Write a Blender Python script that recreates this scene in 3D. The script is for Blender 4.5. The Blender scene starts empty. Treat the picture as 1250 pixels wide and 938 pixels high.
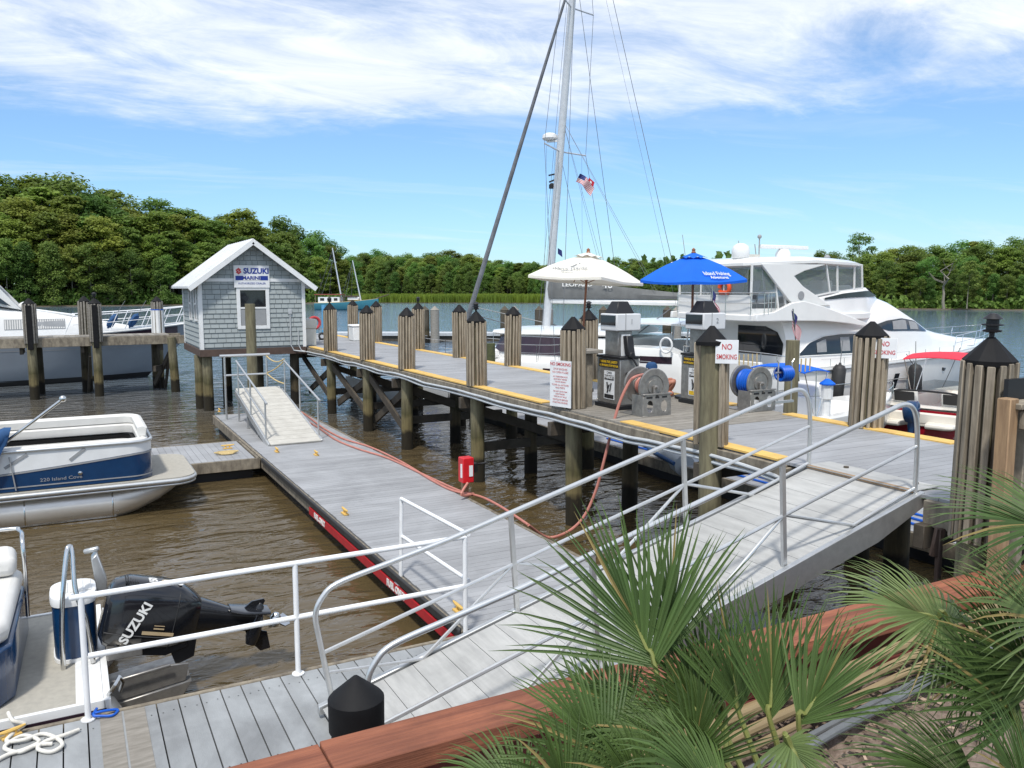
import bpy, bmesh, math, random
from mathutils import Vector, Matrix
rad = math.radians
S = bpy.context.scene
COL = S.collection
rng = random.Random(7)

# ------------------------------------------------------------------ camera
EYE = 4.2
PITCH, YAW = rad(6.608), rad(28.19)
cam_d = bpy.data.cameras.new('camera')
cam_d.sensor_width = 36.0
cam_d.lens = 36.0 * 1010 / 1250
cam_d.clip_start = 0.05
cam_d.clip_end = 6000
cam = bpy.data.objects.new('camera', cam_d)
COL.objects.link(cam)
cam.location = (0, 0, EYE)
cam.rotation_euler = (rad(90) - PITCH, 0, -YAW)
S.camera = cam

# ------------------------------------------------------------------ sky, sun, exposure
SUN_EL, SUN_AZ = rad(60), rad(-140)          # azimuth clockwise from +Y
W = bpy.data.worlds.new('World')
S.world = W
W.use_nodes = True
nt = W.node_tree
nt.nodes.clear()
def wn(t, **k):
    n = nt.nodes.new(t)
    for a, b in k.items():
        setattr(n, a, b)
    return n
out = wn('ShaderNodeOutputWorld')
bg = wn('ShaderNodeBackground')
bg.inputs['Strength'].default_value = 0.143
sky = wn('ShaderNodeTexSky', sky_type='NISHITA')
sky.sun_disc = False
sky.sun_elevation = SUN_EL
sky.sun_rotation = SUN_AZ
sky.altitude = 0
sky.air_density = 1.0
sky.dust_density = 0.25
sky.ozone_density = 1.6
tc = wn('ShaderNodeTexCoord')
sep = wn('ShaderNodeSeparateXYZ')
nt.links.new(tc.outputs['Generated'], sep.inputs[0])
def wmath(op, a, b=None, clamp=False):
    n = wn('ShaderNodeMath', operation=op)
    n.use_clamp = clamp
    for i, v in enumerate((a, b)):
        if v is None: continue
        if isinstance(v, (int, float)): n.inputs[i].default_value = v
        else: nt.links.new(v, n.inputs[i])
    return n.outputs[0]
zc = wmath('MAXIMUM', sep.outputs['Z'], 0.0)
zd = wmath('ADD', zc, 0.10)
px_ = wmath('DIVIDE', sep.outputs['X'], zd)
py_ = wmath('DIVIDE', sep.outputs['Y'], zd)
comb = wn('ShaderNodeCombineXYZ')
nt.links.new(px_, comb.inputs[0]); nt.links.new(py_, comb.inputs[1])
def wnoise(scale, detail, rough, off, dist=0.0, sx=1.0):
    mp = wn('ShaderNodeMapping')
    mp.inputs['Location'].default_value = off
    mp.inputs['Rotation'].default_value = (0, 0, rad(-18))
    mp.inputs['Scale'].default_value = (sx, 1, 1)
    nt.links.new(comb.outputs[0], mp.inputs[0])
    n = wn('ShaderNodeTexNoise')
    n.inputs['Scale'].default_value = scale
    n.inputs['Detail'].default_value = detail
    n.inputs['Roughness'].default_value = rough
    n.inputs['Distortion'].default_value = dist
    nt.links.new(mp.outputs[0], n.inputs['Vector'])
    return n.outputs['Fac']
n1 = wnoise(0.80, 10, 0.62, (3.1, 1.7, 0), 0.5, 0.62)
n2 = wnoise(3.0, 9, 0.66, (0.4, 5.2, 0), 0.7, 0.55)
n3 = wnoise(1.1, 6, 0.6, (7.4, 2.2, 0), 0.8, 0.35)
# a deck of high cloud overhead that ends some 11 degrees above the horizon
lift = wn('ShaderNodeMapRange'); lift.interpolation_type = 'SMOOTHSTEP'
lift.inputs['From Min'].default_value = 0.108
lift.inputs['From Max'].default_value = 0.225
lift.inputs['To Min'].default_value = -0.34
lift.inputs['To Max'].default_value = 0.18
nt.links.new(sep.outputs['Z'], lift.inputs['Value'])
cl = wmath('ADD', wmath('ADD', wmath('MULTIPLY', n1, 0.75), wmath('MULTIPLY', n2, 0.25)), lift.outputs[0])
cf = wn('ShaderNodeMapRange'); cf.interpolation_type = 'SMOOTHSTEP'
cf.inputs['From Min'].default_value = 0.47
cf.inputs['From Max'].default_value = 0.73
nt.links.new(cl, cf.inputs['Value'])
thin = wn('ShaderNodeMapRange')
thin.inputs['From Min'].default_value = 0.50
thin.inputs['From Max'].default_value = 0.80
thin.inputs['To Max'].default_value = 0.45
nt.links.new(n3, thin.inputs['Value'])
fac = wmath('MAXIMUM', wmath('MULTIPLY', cf.outputs[0], 0.90), thin.outputs[0])
shade = wn('ShaderNodeMapRange')
shade.inputs['From Min'].default_value = 0.3
shade.inputs['From Max'].default_value = 0.7
nt.links.new(n2, shade.inputs['Value'])
ccol = wn('ShaderNodeMix', data_type='RGBA')
ccol.inputs['A'].default_value = (4.7, 5.3, 6.3, 1)
ccol.inputs['B'].default_value = (7.2, 7.4, 7.7, 1)
nt.links.new(shade.outputs[0], ccol.inputs['Factor'])
tint = wn('ShaderNodeMix', data_type='RGBA', blend_type='MULTIPLY')
tint.inputs['Factor'].default_value = 1.0
hz = wn('ShaderNodeMapRange'); hz.inputs['From Min'].default_value = 0.0; hz.inputs['From Max'].default_value = 0.22
nt.links.new(sep.outputs['Z'], hz.inputs['Value'])
tb = wn('ShaderNodeMix', data_type='RGBA')                    # the low sky of a humid day stays blue
tb.inputs['A'].default_value = (0.50, 0.71, 0.95, 1); tb.inputs['B'].default_value = (0.74, 0.90, 1.06, 1)
nt.links.new(hz.outputs[0], tb.inputs['Factor']); nt.links.new(tb.outputs['Result'], tint.inputs['B'])
nt.links.new(sky.outputs[0], tint.inputs['A'])
mx = wn('ShaderNodeMix', data_type='RGBA')
nt.links.new(fac, mx.inputs['Factor'])
nt.links.new(tint.outputs['Result'], mx.inputs['A'])
nt.links.new(ccol.outputs['Result'], mx.inputs['B'])
nt.links.new(mx.outputs['Result'], bg.inputs['Color'])
nt.links.new(bg.outputs[0], out.inputs['Surface'])

sun_d = bpy.data.lights.new('sun', 'SUN')
sun_d.energy = 3.2
sun_d.angle = rad(5.0)
sun_d.color = (1.0, 0.955, 0.88)
sun = bpy.data.objects.new('sun', sun_d)
COL.objects.link(sun)
sd = Vector((math.sin(SUN_AZ) * math.cos(SUN_EL), math.cos(SUN_AZ) * math.cos(SUN_EL), math.sin(SUN_EL)))
sun.rotation_euler = (-sd).to_track_quat('-Z', 'Y').to_euler()
S.view_settings.view_transform = 'Standard'
S.view_settings.look = 'None'
S.view_settings.exposure = 0.18
S.view_settings.gamma = 1.0

# ------------------------------------------------------------------ mesh helpers
V = Vector
ORG = {}

class MB:
    """collects vertices and faces; build() links them as ONE mesh object"""
    def __init__(s):
        s.v = []; s.f = []; s.m = []; s.k = 0; s.done = []
    def cut(s):
        """what follows is an object of its own, of the same name"""
        if s.v: s.done.append((s.v, s.f, s.m))
        s.v = []; s.f = []; s.m = []
    def add(s, vs, fs):
        o = len(s.v)
        s.v.extend([V(p) for p in vs])
        for f in fs:
            s.f.append([i + o for i in f]); s.m.append(s.k)
    def box(s, x0, x1, y0, y1, z0, z1):
        s.add([(x0,y0,z0),(x1,y0,z0),(x1,y1,z0),(x0,y1,z0),(x0,y0,z1),(x1,y0,z1),(x1,y1,z1),(x0,y1,z1)],
              [(3,2,1,0),(4,5,6,7),(0,1,5,4),(1,2,6,5),(2,3,7,6),(3,0,4,7)])
    def obox(s, c, sx, sy, sz, ax=(1,0,0), ay=(0,1,0), az=None):
        c, ax, ay = V(c), V(ax).normalized(), V(ay).normalized()
        az = ax.cross(ay).normalized() if az is None else V(az).normalized()
        p = [c + ax*(i*sx/2) + ay*(j*sy/2) + az*(k*sz/2) for k in (-1,1) for i, j in ((-1,-1),(1,-1),(1,1),(-1,1))]
        s.add(p, [(3,2,1,0),(4,5,6,7),(0,1,5,4),(1,2,6,5),(2,3,7,6),(3,0,4,7)])
    def bar(s, p0, p1, w, h, up=(0,0,1)):
        p0, p1 = V(p0), V(p1)
        ax = (p1-p0).normalized(); ay = V(up).cross(ax)
        if ay.length < 1e-4: ay = V((0,1,0)).cross(ax)
        ay.normalize()
        s.obox((p0+p1)/2, (p1-p0).length, w, h, ax, ay)
    def tube(s, pts, r, n=8, closed=False, caps=True):
        pts = [V(p) for p in pts]
        N = len(pts)
        rs = r if isinstance(r, (list, tuple)) else [r]*N
        tang = []
        for i in range(N):
            if closed: t = pts[(i+1) % N] - pts[i-1]
            else: t = pts[min(i+1, N-1)] - pts[max(i-1, 0)]
            tang.append(t.normalized() if t.length > 1e-9 else V((0,0,1)))
        a = V((0,0,1)) if abs(tang[0].z) < 0.9 else V((1,0,0))
        u = tang[0].cross(a).normalized()
        vs = []
        for i in range(N):
            u = u - tang[i]*u.dot(tang[i])
            u = u.normalized() if u.length > 1e-6 else tang[i].orthogonal().normalized()
            w = tang[i].cross(u)
            for j in range(n):
                q = 2*math.pi*j/n
                vs.append(pts[i] + (u*math.cos(q) + w*math.sin(q))*rs[i])
        fs = []
        for i in range(N if closed else N-1):
            b = ((i+1) % N)*n; a_ = i*n
            for j in range(n):
                fs.append((a_+j, a_+(j+1) % n, b+(j+1) % n, b+j))
        if caps and not closed:
            fs.append(tuple(range(n-1, -1, -1))); fs.append(tuple(range((N-1)*n, N*n)))
        s.add(vs, fs)
    def lathe(s, prof, n=20, org=(0,0,0), axis=(0,0,1), caps=True):
        """prof: list of (r, h) along axis"""
        org, ax = V(org), V(axis).normalized()
        u = ax.orthogonal().normalized(); w = ax.cross(u)
        vs, fs = [], []
        for r, h in prof:
            for j in range(n):
                q = 2*math.pi*j/n
                vs.append(org + ax*h + (u*math.cos(q) + w*math.sin(q))*max(r, 1e-4))
        for i in range(len(prof)-1):
            for j in range(n):
                fs.append((i*n+j, i*n+(j+1) % n, (i+1)*n+(j+1) % n, (i+1)*n+j))
        if caps:
            fs.append(tuple(range(n-1, -1, -1))); fs.append(tuple(range((len(prof)-1)*n, len(prof)*n)))
        s.add(vs, fs)
    def loft(s, rings, cap0=True, cap1=True, closed=True):
        n = len(rings[0]); vs = [p for r in rings for p in r]; fs = []
        for i in range(len(rings)-1):
            for j in range(n if closed else n-1):
                fs.append((i*n+j, i*n+(j+1) % n, (i+1)*n+(j+1) % n, (i+1)*n+j))
        if cap0: fs.append(tuple(range(n-1, -1, -1)))
        if cap1: fs.append(tuple(range((len(rings)-1)*n, len(rings)*n)))
        s.add(vs, fs)
    def prism(s, pts, fn):
        """pts 2d outline; fn(a, b, t) -> point, t in 0, 1"""
        s.loft([[fn(a, b, 0) for a, b in pts], [fn(a, b, 1) for a, b in pts]])
    def poly(s, pts):
        s.add(pts, [tuple(range(len(pts)))])
    def ball(s, c, rx, ry=None, rz=None, n=12, m=8):
        ry = rx if ry is None else ry; rz = rx if rz is None else rz
        c = V(c)
        vs = [c + V((0,0,-rz))]
        for i in range(1, m):
            t = math.pi*i/m
            for j in range(n):
                q = 2*math.pi*j/n
                vs.append(c + V((rx*math.sin(t)*math.cos(q), ry*math.sin(t)*math.sin(q), -rz*math.cos(t))))
        vs.append(c + V((0,0,rz)))
        fs = [(0, 1+(j+1) % n, 1+j) for j in range(n)]
        for i in range(m-2):
            for j in range(n):
                fs.append((1+i*n+j, 1+i*n+(j+1) % n, 1+(i+1)*n+(j+1) % n, 1+(i+1)*n+j))
        L = len(vs)-1; b = 1+(m-2)*n
        fs += [(b+j, b+(j+1) % n, L) for j in range(n)]
        s.add(vs, fs)
    def text(s, txt, size, org, xd, yd, align='CENTER', depth=0.003, sx=1.0, bold=0.0, shear=0.0):
        cu = bpy.data.curves.new('t', 'FONT')
        cu.body = txt; cu.size = size; cu.align_x = align; cu.align_y = 'CENTER'
        cu.extrude = depth; cu.offset = bold; cu.shear = shear; cu.resolution_u = 3
        ob = bpy.data.objects.new('t', cu)
        COL.objects.link(ob)
        dg = bpy.context.evaluated_depsgraph_get()
        me = bpy.data.meshes.new_from_object(ob.evaluated_get(dg))
        org, xd, yd = V(org), V(xd).normalized(), V(yd).normalized()
        zd_ = xd.cross(yd)
        vs = [org + xd*(v.co.x*sx) + yd*v.co.y + zd_*v.co.z for v in me.vertices]
        s.add(vs, [tuple(p.vertices) for p in me.polygons])
        bpy.data.objects.remove(ob); bpy.data.curves.remove(cu); bpy.data.meshes.remove(me)
    def build(s, name, mats, parent=None, **kw):
        first = None
        s.cut()
        for v, f, m in s.done:
            s.v, s.f, s.m = v, f, m
            o = s.build1(name, mats, parent, **kw); first = first or o
        return first
    def build1(s, name, mats, parent=None, smooth=32, bevel=0.0, seg=1, loc=None, label=None, normals=True):
        org = V((0,0,0))
        if parent is not None: org = ORG.get(parent, V((0,0,0)))
        if loc is not None: org = V(loc)
        me = bpy.data.meshes.new(name)
        me.from_pydata([tuple(p - org) for p in s.v], [], s.f)
        if not isinstance(mats, (list, tuple)): mats = [mats]
        for m in mats: me.materials.append(m)
        if len(mats) > 1: me.polygons.foreach_set('material_index', s.m)
        if normals:
            b = bmesh.new(); b.from_mesh(me)
            bmesh.ops.recalc_face_normals(b, faces=b.faces)
            b.to_mesh(me); b.free()
        if smooth:
            me.polygons.foreach_set('use_smooth', [True]*len(me.polygons))
            me.set_sharp_from_angle(angle=rad(smooth))
        me.update()
        o = bpy.data.objects.new(name, me)
        COL.objects.link(o)
        if parent is not None:
            o.parent = parent
            if parent in ORG: ORG[o] = ORG[parent]
        elif loc is not None:
            o.location = loc
        if bevel:
            md = o.modifiers.new('bevel', 'BEVEL')
            md.width = bevel; md.segments = seg; md.limit_method = 'ANGLE'; md.angle_limit = rad(40)
            md.harden_normals = False
        if label: o['label'] = label
        return o

def tag(o, label, cat, group=None, kind=None):
    if label: o['label'] = label
    if cat: o['category'] = cat
    if group: o['group'] = group
    if kind: o['kind'] = kind
    return o
def thing(name, label, cat, loc=(0,0,0), group=None, rz=0.0, world=False):
    o = bpy.data.objects.new(name, None)
    o.empty_display_size = 0.3
    COL.objects.link(o)
    o.location = loc; o.rotation_euler = (0, 0, rz)
    if world: ORG[o] = V(loc)
    return tag(o, label, cat, group)
def dup(root, loc=None, rz=None, label=None, group=None, scale=None, cat=None):
    r = root.copy(); COL.objects.link(r)
    if loc is not None: r.location = loc
    if rz is not None: r.rotation_euler = (0, 0, rz)
    if scale is not None: r.scale = scale
    if label: r['label'] = label
    if group: r['group'] = group
    for ch in list(root.children):
        c_ = ch.copy(); COL.objects.link(c_); c_.parent = r
        for g in list(ch.children):
            d = g.copy(); COL.objects.link(d); d.parent = c_
    return r
def arc(c, r, a0, a1, n, fn):
    return [fn(c[0] + r*math.cos(rad(a0+(a1-a0)*i/n)), c[1] + r*math.sin(rad(a0+(a1-a0)*i/n))) for i in range(n+1)]
def lerp(a, b, t): return a + (b-a)*t
def interp(xs, ys, x):
    if x <= xs[0]: return ys[0]
    for i in range(len(xs)-1):
        if x <= xs[i+1]:
            return lerp(ys[i], ys[i+1], (x-xs[i])/(xs[i+1]-xs[i]))
    return ys[-1]
def sag(p0, p1, drop, n=12):
    p0, p1 = V(p0), V(p1)
    return [p0.lerp(p1, i/n) - V((0,0,drop*4*(i/n)*(1-i/n))) for i in range(n+1)]
def smooth_path(pts, n=6):
    pts = [V(p) for p in pts]; o = []
    for i in range(len(pts)-1):
        p0, p1, p2, p3 = pts[max(i-1,0)], pts[i], pts[i+1], pts[min(i+2,len(pts)-1)]
        for k in range(n):
            t = k/n
            o.append(0.5*((2*p1) + (p2-p0)*t + (2*p0-5*p1+4*p2-p3)*t*t + (3*p1-p0-3*p2+p3)*t**3))
    o.append(pts[-1]); return o
# a direction of view as a world ray, to survey the place from the photograph
_c, _s, _cy, _sy = math.cos(PITCH), math.sin(PITCH), math.cos(YAW), math.sin(YAW)
def ray(px, py):
    return V((_sy*_c, _cy*_c, -_s)) + V((_cy, -_sy, 0))*((px-625)/1010) - V((_sy*_s, _cy*_s, _c))*((py-469)/1010)
def atz(px, py, z):
    r = ray(px, py); return V((0,0,EYE)) + r*((z-EYE)/r.z)
def aty(px, py, y):
    r = ray(px, py); return V((0,0,EYE)) + r*(y/r.y)
def atd(px, py, d):
    return V((0,0,EYE)) + ray(px, py)*d
# ------------------------------------------------------------------ materials
def mat(name, c1, c2=None, rough=0.5, metal=0.0, scale=6.0, detail=5, stretch=(1,1,1), bump=0.0, bscale=None,
        island=0.0, spec=0.5, coat=0.0, stain=0.0, brown=0.0, rvar=0.0, contrast=(0.35, 0.65), translucent=0.0):
    m = bpy.data.materials.new(name); m.use_nodes = True
    t = m.node_tree; N = t.nodes; L = t.links
    b = N['Principled BSDF']
    b.inputs['Roughness'].default_value = rough
    b.inputs['Metallic'].default_value = metal
    b.inputs['Specular IOR Level'].default_value = spec
    b.inputs['Coat Weight'].default_value = coat
    c2 = c2 or tuple(x*0.88 for x in c1)
    co = N.new('ShaderNodeTexCoord'); mp = N.new('ShaderNodeMapping')
    mp.inputs['Scale'].default_value = stretch
    L.new(co.outputs['Object'], mp.inputs[0])
    nz = N.new('ShaderNodeTexNoise'); nz.inputs['Scale'].default_value = scale; nz.inputs['Detail'].default_value = detail
    nz.inputs['Roughness'].default_value = 0.6
    L.new(mp.outputs[0], nz.inputs['Vector'])
    mr = N.new('ShaderNodeMapRange'); mr.inputs['From Min'].default_value = contrast[0]; mr.inputs['From Max'].default_value = contrast[1]
    L.new(nz.outputs['Fac'], mr.inputs['Value'])
    mx = N.new('ShaderNodeMix'); mx.data_type = 'RGBA'
    mx.inputs['A'].default_value = (*c1, 1); mx.inputs['B'].default_value = (*c2, 1)
    L.new(mr.outputs[0], mx.inputs['Factor'])
    col = mx.outputs['Result']
    if island:
        g = N.new('ShaderNodeNewGeometry'); hs = N.new('ShaderNodeHueSaturation')
        ma = N.new('ShaderNodeMapRange'); ma.inputs['To Min'].default_value = 1-island; ma.inputs['To Max'].default_value = 1+island
        L.new(g.outputs['Random Per Island'], ma.inputs['Value'])
        L.new(ma.outputs[0], hs.inputs['Value']); L.new(col, hs.inputs['Color'])
        col = hs.outputs['Color']
    if stain:                                # weather stains with soft edges and a few darker drips
        sz = N.new('ShaderNodeTexNoise'); sz.inputs['Scale'].default_value = 0.9; sz.inputs['Detail'].default_value = 9; sz.inputs['Roughness'].default_value = 0.68; sz.inputs['Distortion'].default_value = 0.8
        L.new(co.outputs['Object'], sz.inputs['Vector'])
        sr = N.new('ShaderNodeMapRange'); sr.inputs['From Min'].default_value = 0.34; sr.inputs['From Max'].default_value = 0.60; sr.inputs['To Min'].default_value = 1-stain; sr.inputs['To Max'].default_value = 1.05
        L.new(sz.outputs['Fac'], sr.inputs['Value'])
        h2 = N.new('ShaderNodeHueSaturation'); L.new(sr.outputs[0], h2.inputs['Value']); L.new(col, h2.inputs['Color']); col = h2.outputs['Color']
    if brown:                                # some leaflets dry and straw brown
        g2 = N.new('ShaderNodeNewGeometry'); gt = N.new('ShaderNodeMath'); gt.operation = 'GREATER_THAN'; gt.inputs[1].default_value = 1-brown
        L.new(g2.outputs['Random Per Island'], gt.inputs[0])
        bx = N.new('ShaderNodeMix'); bx.data_type = 'RGBA'; bx.inputs['B'].default_value = (0.30,0.235,0.09,1)
        L.new(gt.outputs[0], bx.inputs['Factor']); L.new(col, bx.inputs['A']); col = bx.outputs['Result']
    L.new(col, b.inputs['Base Color'])
    if rvar:
        r2 = N.new('ShaderNodeMapRange'); r2.inputs['To Min'].default_value = max(rough-rvar, 0.02); r2.inputs['To Max'].default_value = min(rough+rvar, 1)
        L.new(nz.outputs['Fac'], r2.inputs['Value']); L.new(r2.outputs[0], b.inputs['Roughness'])
    if bump:
        bz = N.new('ShaderNodeTexNoise'); bz.inputs['Scale'].default_value = bscale or scale*3; bz.inputs['Detail'].default_value = 4
        L.new(mp.outputs[0], bz.inputs['Vector'])
        bp = N.new('ShaderNodeBump'); bp.inputs['Strength'].default_value = bump; bp.inputs['Distance'].default_value = 0.01
        L.new(bz.outputs['Fac'], bp.inputs['Height']); L.new(bp.outputs[0], b.inputs['Normal'])
    if translucent:
        tr = N.new('ShaderNodeBsdfTranslucent'); ms = N.new('ShaderNodeMixShader'); ms.inputs[0].default_value = translucent
        L.new(col, tr.inputs['Color']); L.new(b.outputs[0], ms.inputs[1]); L.new(tr.outputs[0], ms.inputs[2])
        L.new(ms.outputs[0], N['Material Output'].inputs['Surface'])
    return m

weathered_slat = mat('weathered_slat', (0.33,0.285,0.22), (0.19,0.16,0.12), 0.9, scale=5, stretch=(6,6,0.5), bump=0.5, bscale=22, island=0.24, stain=0.30)
slat_wood = mat('slat_wood', (0.385,0.325,0.24), (0.215,0.175,0.128), 0.85, scale=5, stretch=(6,6,0.5), bump=0.5, bscale=22, island=0.26, stain=0.22)
old_wood = mat('old_wood', (0.27,0.235,0.18), (0.13,0.11,0.085), 0.9, scale=4, stretch=(2,2,1), bump=0.5, bscale=20, island=0.18)
grey_wood = mat('grey_wood', (0.27,0.25,0.22), (0.18,0.165,0.14), 0.85, scale=4, stretch=(1,5,5), bump=0.4, bscale=25, island=0.16)
new_wood = mat('new_wood', (0.36,0.235,0.13), (0.23,0.145,0.08), 0.75, scale=5, stretch=(5,5,0.6), bump=0.3, bscale=22)
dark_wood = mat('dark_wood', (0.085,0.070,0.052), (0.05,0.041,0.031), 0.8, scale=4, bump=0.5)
brown_trim = mat('brown_trim', (0.10,0.065,0.05), (0.07,0.045,0.035), 0.7)
deck_grey = mat('deck_grey', (0.335,0.342,0.355), (0.25,0.254,0.264), 0.62, scale=1.1, stretch=(0.5,1.6,1), bump=0.12, bscale=60, island=0.07, contrast=(0.3,0.7), stain=0.16)
dock_grey = mat('dock_grey', (0.345,0.353,0.366), (0.26,0.265,0.275), 0.6, scale=1.0, stretch=(0.5,1.6,1), bump=0.12, bscale=60, island=0.075, contrast=(0.3,0.7), stain=0.16)
plank_grey = mat('plank_grey', (0.325,0.342,0.352), (0.235,0.245,0.252), 0.6, scale=1.3, stretch=(2.2,0.8,1), bump=0.15, bscale=40, island=0.09, stain=0.25)
yellow = mat('yellow_paint', (0.66,0.43,0.12), (0.50,0.31,0.09), 0.75, scale=3, bump=0.2, contrast=(0.45,0.75), island=0.05)
black_cap = mat('black_cap', (0.006,0.006,0.007), (0.010,0.010,0.011), 0.7, spec=0.25, bump=0.1)
black_plastic = mat('black_plastic', (0.010,0.010,0.012), rough=0.5)
white_paint = mat('white_paint', (0.78,0.79,0.79), (0.70,0.71,0.71), 0.4, scale=3)
roof_white = mat('roof_white', (0.66,0.67,0.68), (0.58,0.59,0.60), 0.45, scale=2)
old_pipe = mat('old_pipe', (0.13,0.14,0.145), (0.09,0.095,0.10), 0.6)
white_pipe = mat('white_pipe', (0.82,0.83,0.84), (0.74,0.75,0.76), 0.35, scale=5)
alu = mat('aluminium', (0.60,0.61,0.61), (0.50,0.51,0.51), 0.38, 0.75, scale=9, rvar=0.12)
alu_deck = mat('aluminium_deck', (0.43,0.43,0.415), (0.34,0.34,0.33), 0.6, 0.0, stain=0.16, scale=2.2, stretch=(6,0.7,1), bump=0.15, bscale=30, island=0.05)
alu_rail = mat('aluminium_rail', (0.66,0.67,0.67), (0.56,0.57,0.57), 0.33, 0.7, scale=7, rvar=0.1)
steel = mat('stainless', (0.68,0.68,0.67), (0.58,0.58,0.57), 0.16, 1.0, scale=8)
reel_metal = mat('reel_metal', (0.34,0.33,0.31), (0.24,0.23,0.22), 0.42, 0.65, scale=12, rvar=0.15)
shingle = mat('shingle', (0.34,0.375,0.378), (0.30,0.335,0.338), 0.8, scale=2, bump=0.1, bscale=40, island=0.06)
shingle_back = mat('shingle_shadow_gap', (0.235,0.265,0.27), rough=0.9)
gelcoat = mat('gelcoat', (0.80,0.795,0.775), (0.75,0.745,0.725), 0.22, scale=1.5, coat=0.3)
gel_cream = mat('gelcoat_cream', (0.76,0.72,0.64), (0.70,0.66,0.58), 0.25, scale=2, coat=0.3)
hull_grey = mat('hull_grey', (0.255,0.29,0.335), (0.23,0.26,0.30), 0.3, scale=1.0, coat=0.2)  # shade on the moored cruiser's side is put into this grey
dark_glass = mat('dark_glass', (0.018,0.022,0.028), (0.012,0.014,0.018), 0.04, spec=0.7)
maroon_glass = mat('tinted_window', (0.035,0.018,0.03), (0.025,0.014,0.022), 0.12)
navy = mat('navy_panel', (0.006,0.040,0.115), (0.005,0.034,0.10), 0.22, coat=0.4)
navy_canvas = mat('navy_canvas', (0.014,0.07,0.19), (0.011,0.055,0.155), 0.8, bump=0.2)
vinyl = mat('vinyl', (0.68,0.67,0.64), (0.62,0.61,0.58), 0.45, scale=3)
carpet = mat('boat_carpet', (0.40,0.38,0.33), (0.34,0.325,0.285), 0.95, scale=14, bump=0.3, bscale=150)
tube_metal = mat('tube_metal', (0.72,0.70,0.66), (0.60,0.57,0.52), 0.36, 0.65, scale=2.5, stretch=(0.5,1,2), rvar=0.1)
red_strip = mat('red_strip', (0.46,0.018,0.026), (0.36,0.016,0.022), 0.5)
red_box = mat('red_box', (0.62,0.012,0.02), (0.5,0.01,0.018), 0.35)
red_canvas = mat('red_canvas', (0.72,0.03,0.06), (0.62,0.025,0.05), 0.75)
red_gel = mat('red_gelcoat', (0.32,0.008,0.02), (0.28,0.007,0.017), 0.2, coat=0.5)
blue_canvas = mat('blue_canvas', (0.0,0.135,0.74), (0.0,0.12,0.66), 0.75, scale=3, translucent=0.1)
cream_canvas = mat('cream_canvas', (0.84,0.81,0.73), (0.79,0.76,0.68), 0.85, scale=3, translucent=0.15)
sail_grey = mat('sail_cover', (0.16,0.165,0.165), (0.12,0.125,0.125), 0.85, scale=3, bump=0.3)
furl_grey = mat('furled_sail', (0.19,0.20,0.22), (0.12,0.13,0.145), 0.85, scale=3, bump=0.3)
mast_metal = mat('mast_metal', (0.62,0.64,0.66), (0.55,0.57,0.59), 0.4, 0.3)
wire = mat('wire', (0.16,0.17,0.18), rough=0.5, metal=0.4)
pole_wood = mat('varnished_wood', (0.30,0.11,0.045), (0.22,0.08,0.035), 0.4, scale=5, stretch=(4,4,0.5))
hose_red = mat('hose_red', (0.50,0.20,0.16), (0.42,0.16,0.12), 0.55)
hose_blue = mat('hose_blue', (0.0,0.10,0.55), (0.0,0.085,0.45), 0.45)
rope_white = mat('rope_white', (0.72,0.70,0.64), (0.6,0.58,0.53), 0.9, scale=40)
rope_tan = mat('rope_tan', (0.58,0.45,0.22), (0.45,0.34,0.16), 0.9, scale=40)
pipe_grey = mat('pipe_grey', (0.50,0.53,0.55), (0.42,0.44,0.46), 0.5)
sign_white = mat('sign_white', (0.78,0.79,0.80), (0.70,0.71,0.72), 0.45)
ink_red = mat('ink_red', (0.55,0.05,0.06), rough=0.6)
ink_pale_red = mat('ink_faded_red', (0.66,0.33,0.33), rough=0.6)
ink_black = mat('ink_black', (0.02,0.02,0.022), rough=0.6)
ink_blue = mat('ink_blue', (0.01,0.035,0.28), rough=0.5)
ink_yellow = mat('ink_yellow', (0.75,0.48,0.02), rough=0.5)
ink_white = mat('ink_white', (0.80,0.80,0.78), rough=0.5)
ink_grey = mat('ink_grey', (0.30,0.31,0.32), rough=0.6)
ink_gold = mat('ink_gold', (0.45,0.34,0.20), rough=0.4)
beige_plastic = mat('beige_plastic', (0.60,0.585,0.53), (0.53,0.515,0.46), 0.5)
beam_red = mat('red_stained_beam', (0.30,0.105,0.052), (0.17,0.055,0.030), 0.78, scale=3.0, stretch=(0.35,7,7), bump=0.6, bscale=12, rvar=0.15, stain=0.35)
wall_red = mat('red_stained_wall', (0.15,0.03,0.022), (0.10,0.02,0.016), 0.8, scale=3, bump=0.3)
bamboo = mat('bamboo', (0.27,0.20,0.10), (0.17,0.12,0.06), 0.5, scale=3, stretch=(0.4,4,4))
mulch = mat('mulch', (0.23,0.175,0.14), (0.10,0.07,0.05), 0.95, scale=14, detail=8, bump=1.0, bscale=40)
skin = mat('skin', (0.46,0.20,0.135), (0.40,0.165,0.11), 0.5, scale=8)
cotton = mat('white_cotton', (0.76,0.76,0.75), (0.68,0.68,0.68), 0.9)
rubber = mat('black_rubber', (0.02,0.02,0.022), (0.03,0.03,0.03), 0.6, bump=0.1)
inflatable = mat('grey_inflatable', (0.36,0.38,0.40), (0.32,0.34,0.36), 0.5)
motor_black = mat('motor_black', (0.008,0.009,0.012), (0.011,0.012,0.015), 0.16, coat=0.5, spec=0.45)
teal = mat('teal_hull', (0.06,0.25,0.31), (0.05,0.20,0.26), 0.4)
orange = mat('orange_foam', (0.75,0.10,0.02), (0.65,0.08,0.02), 0.5)
flag_white = mat('flag_white', (0.75,0.75,0.75), rough=0.8)
flag_red = mat('flag_red', (0.50,0.02,0.04), rough=0.8)
flag_blue = mat('flag_blue', (0.02,0.03,0.16), rough=0.8)

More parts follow.
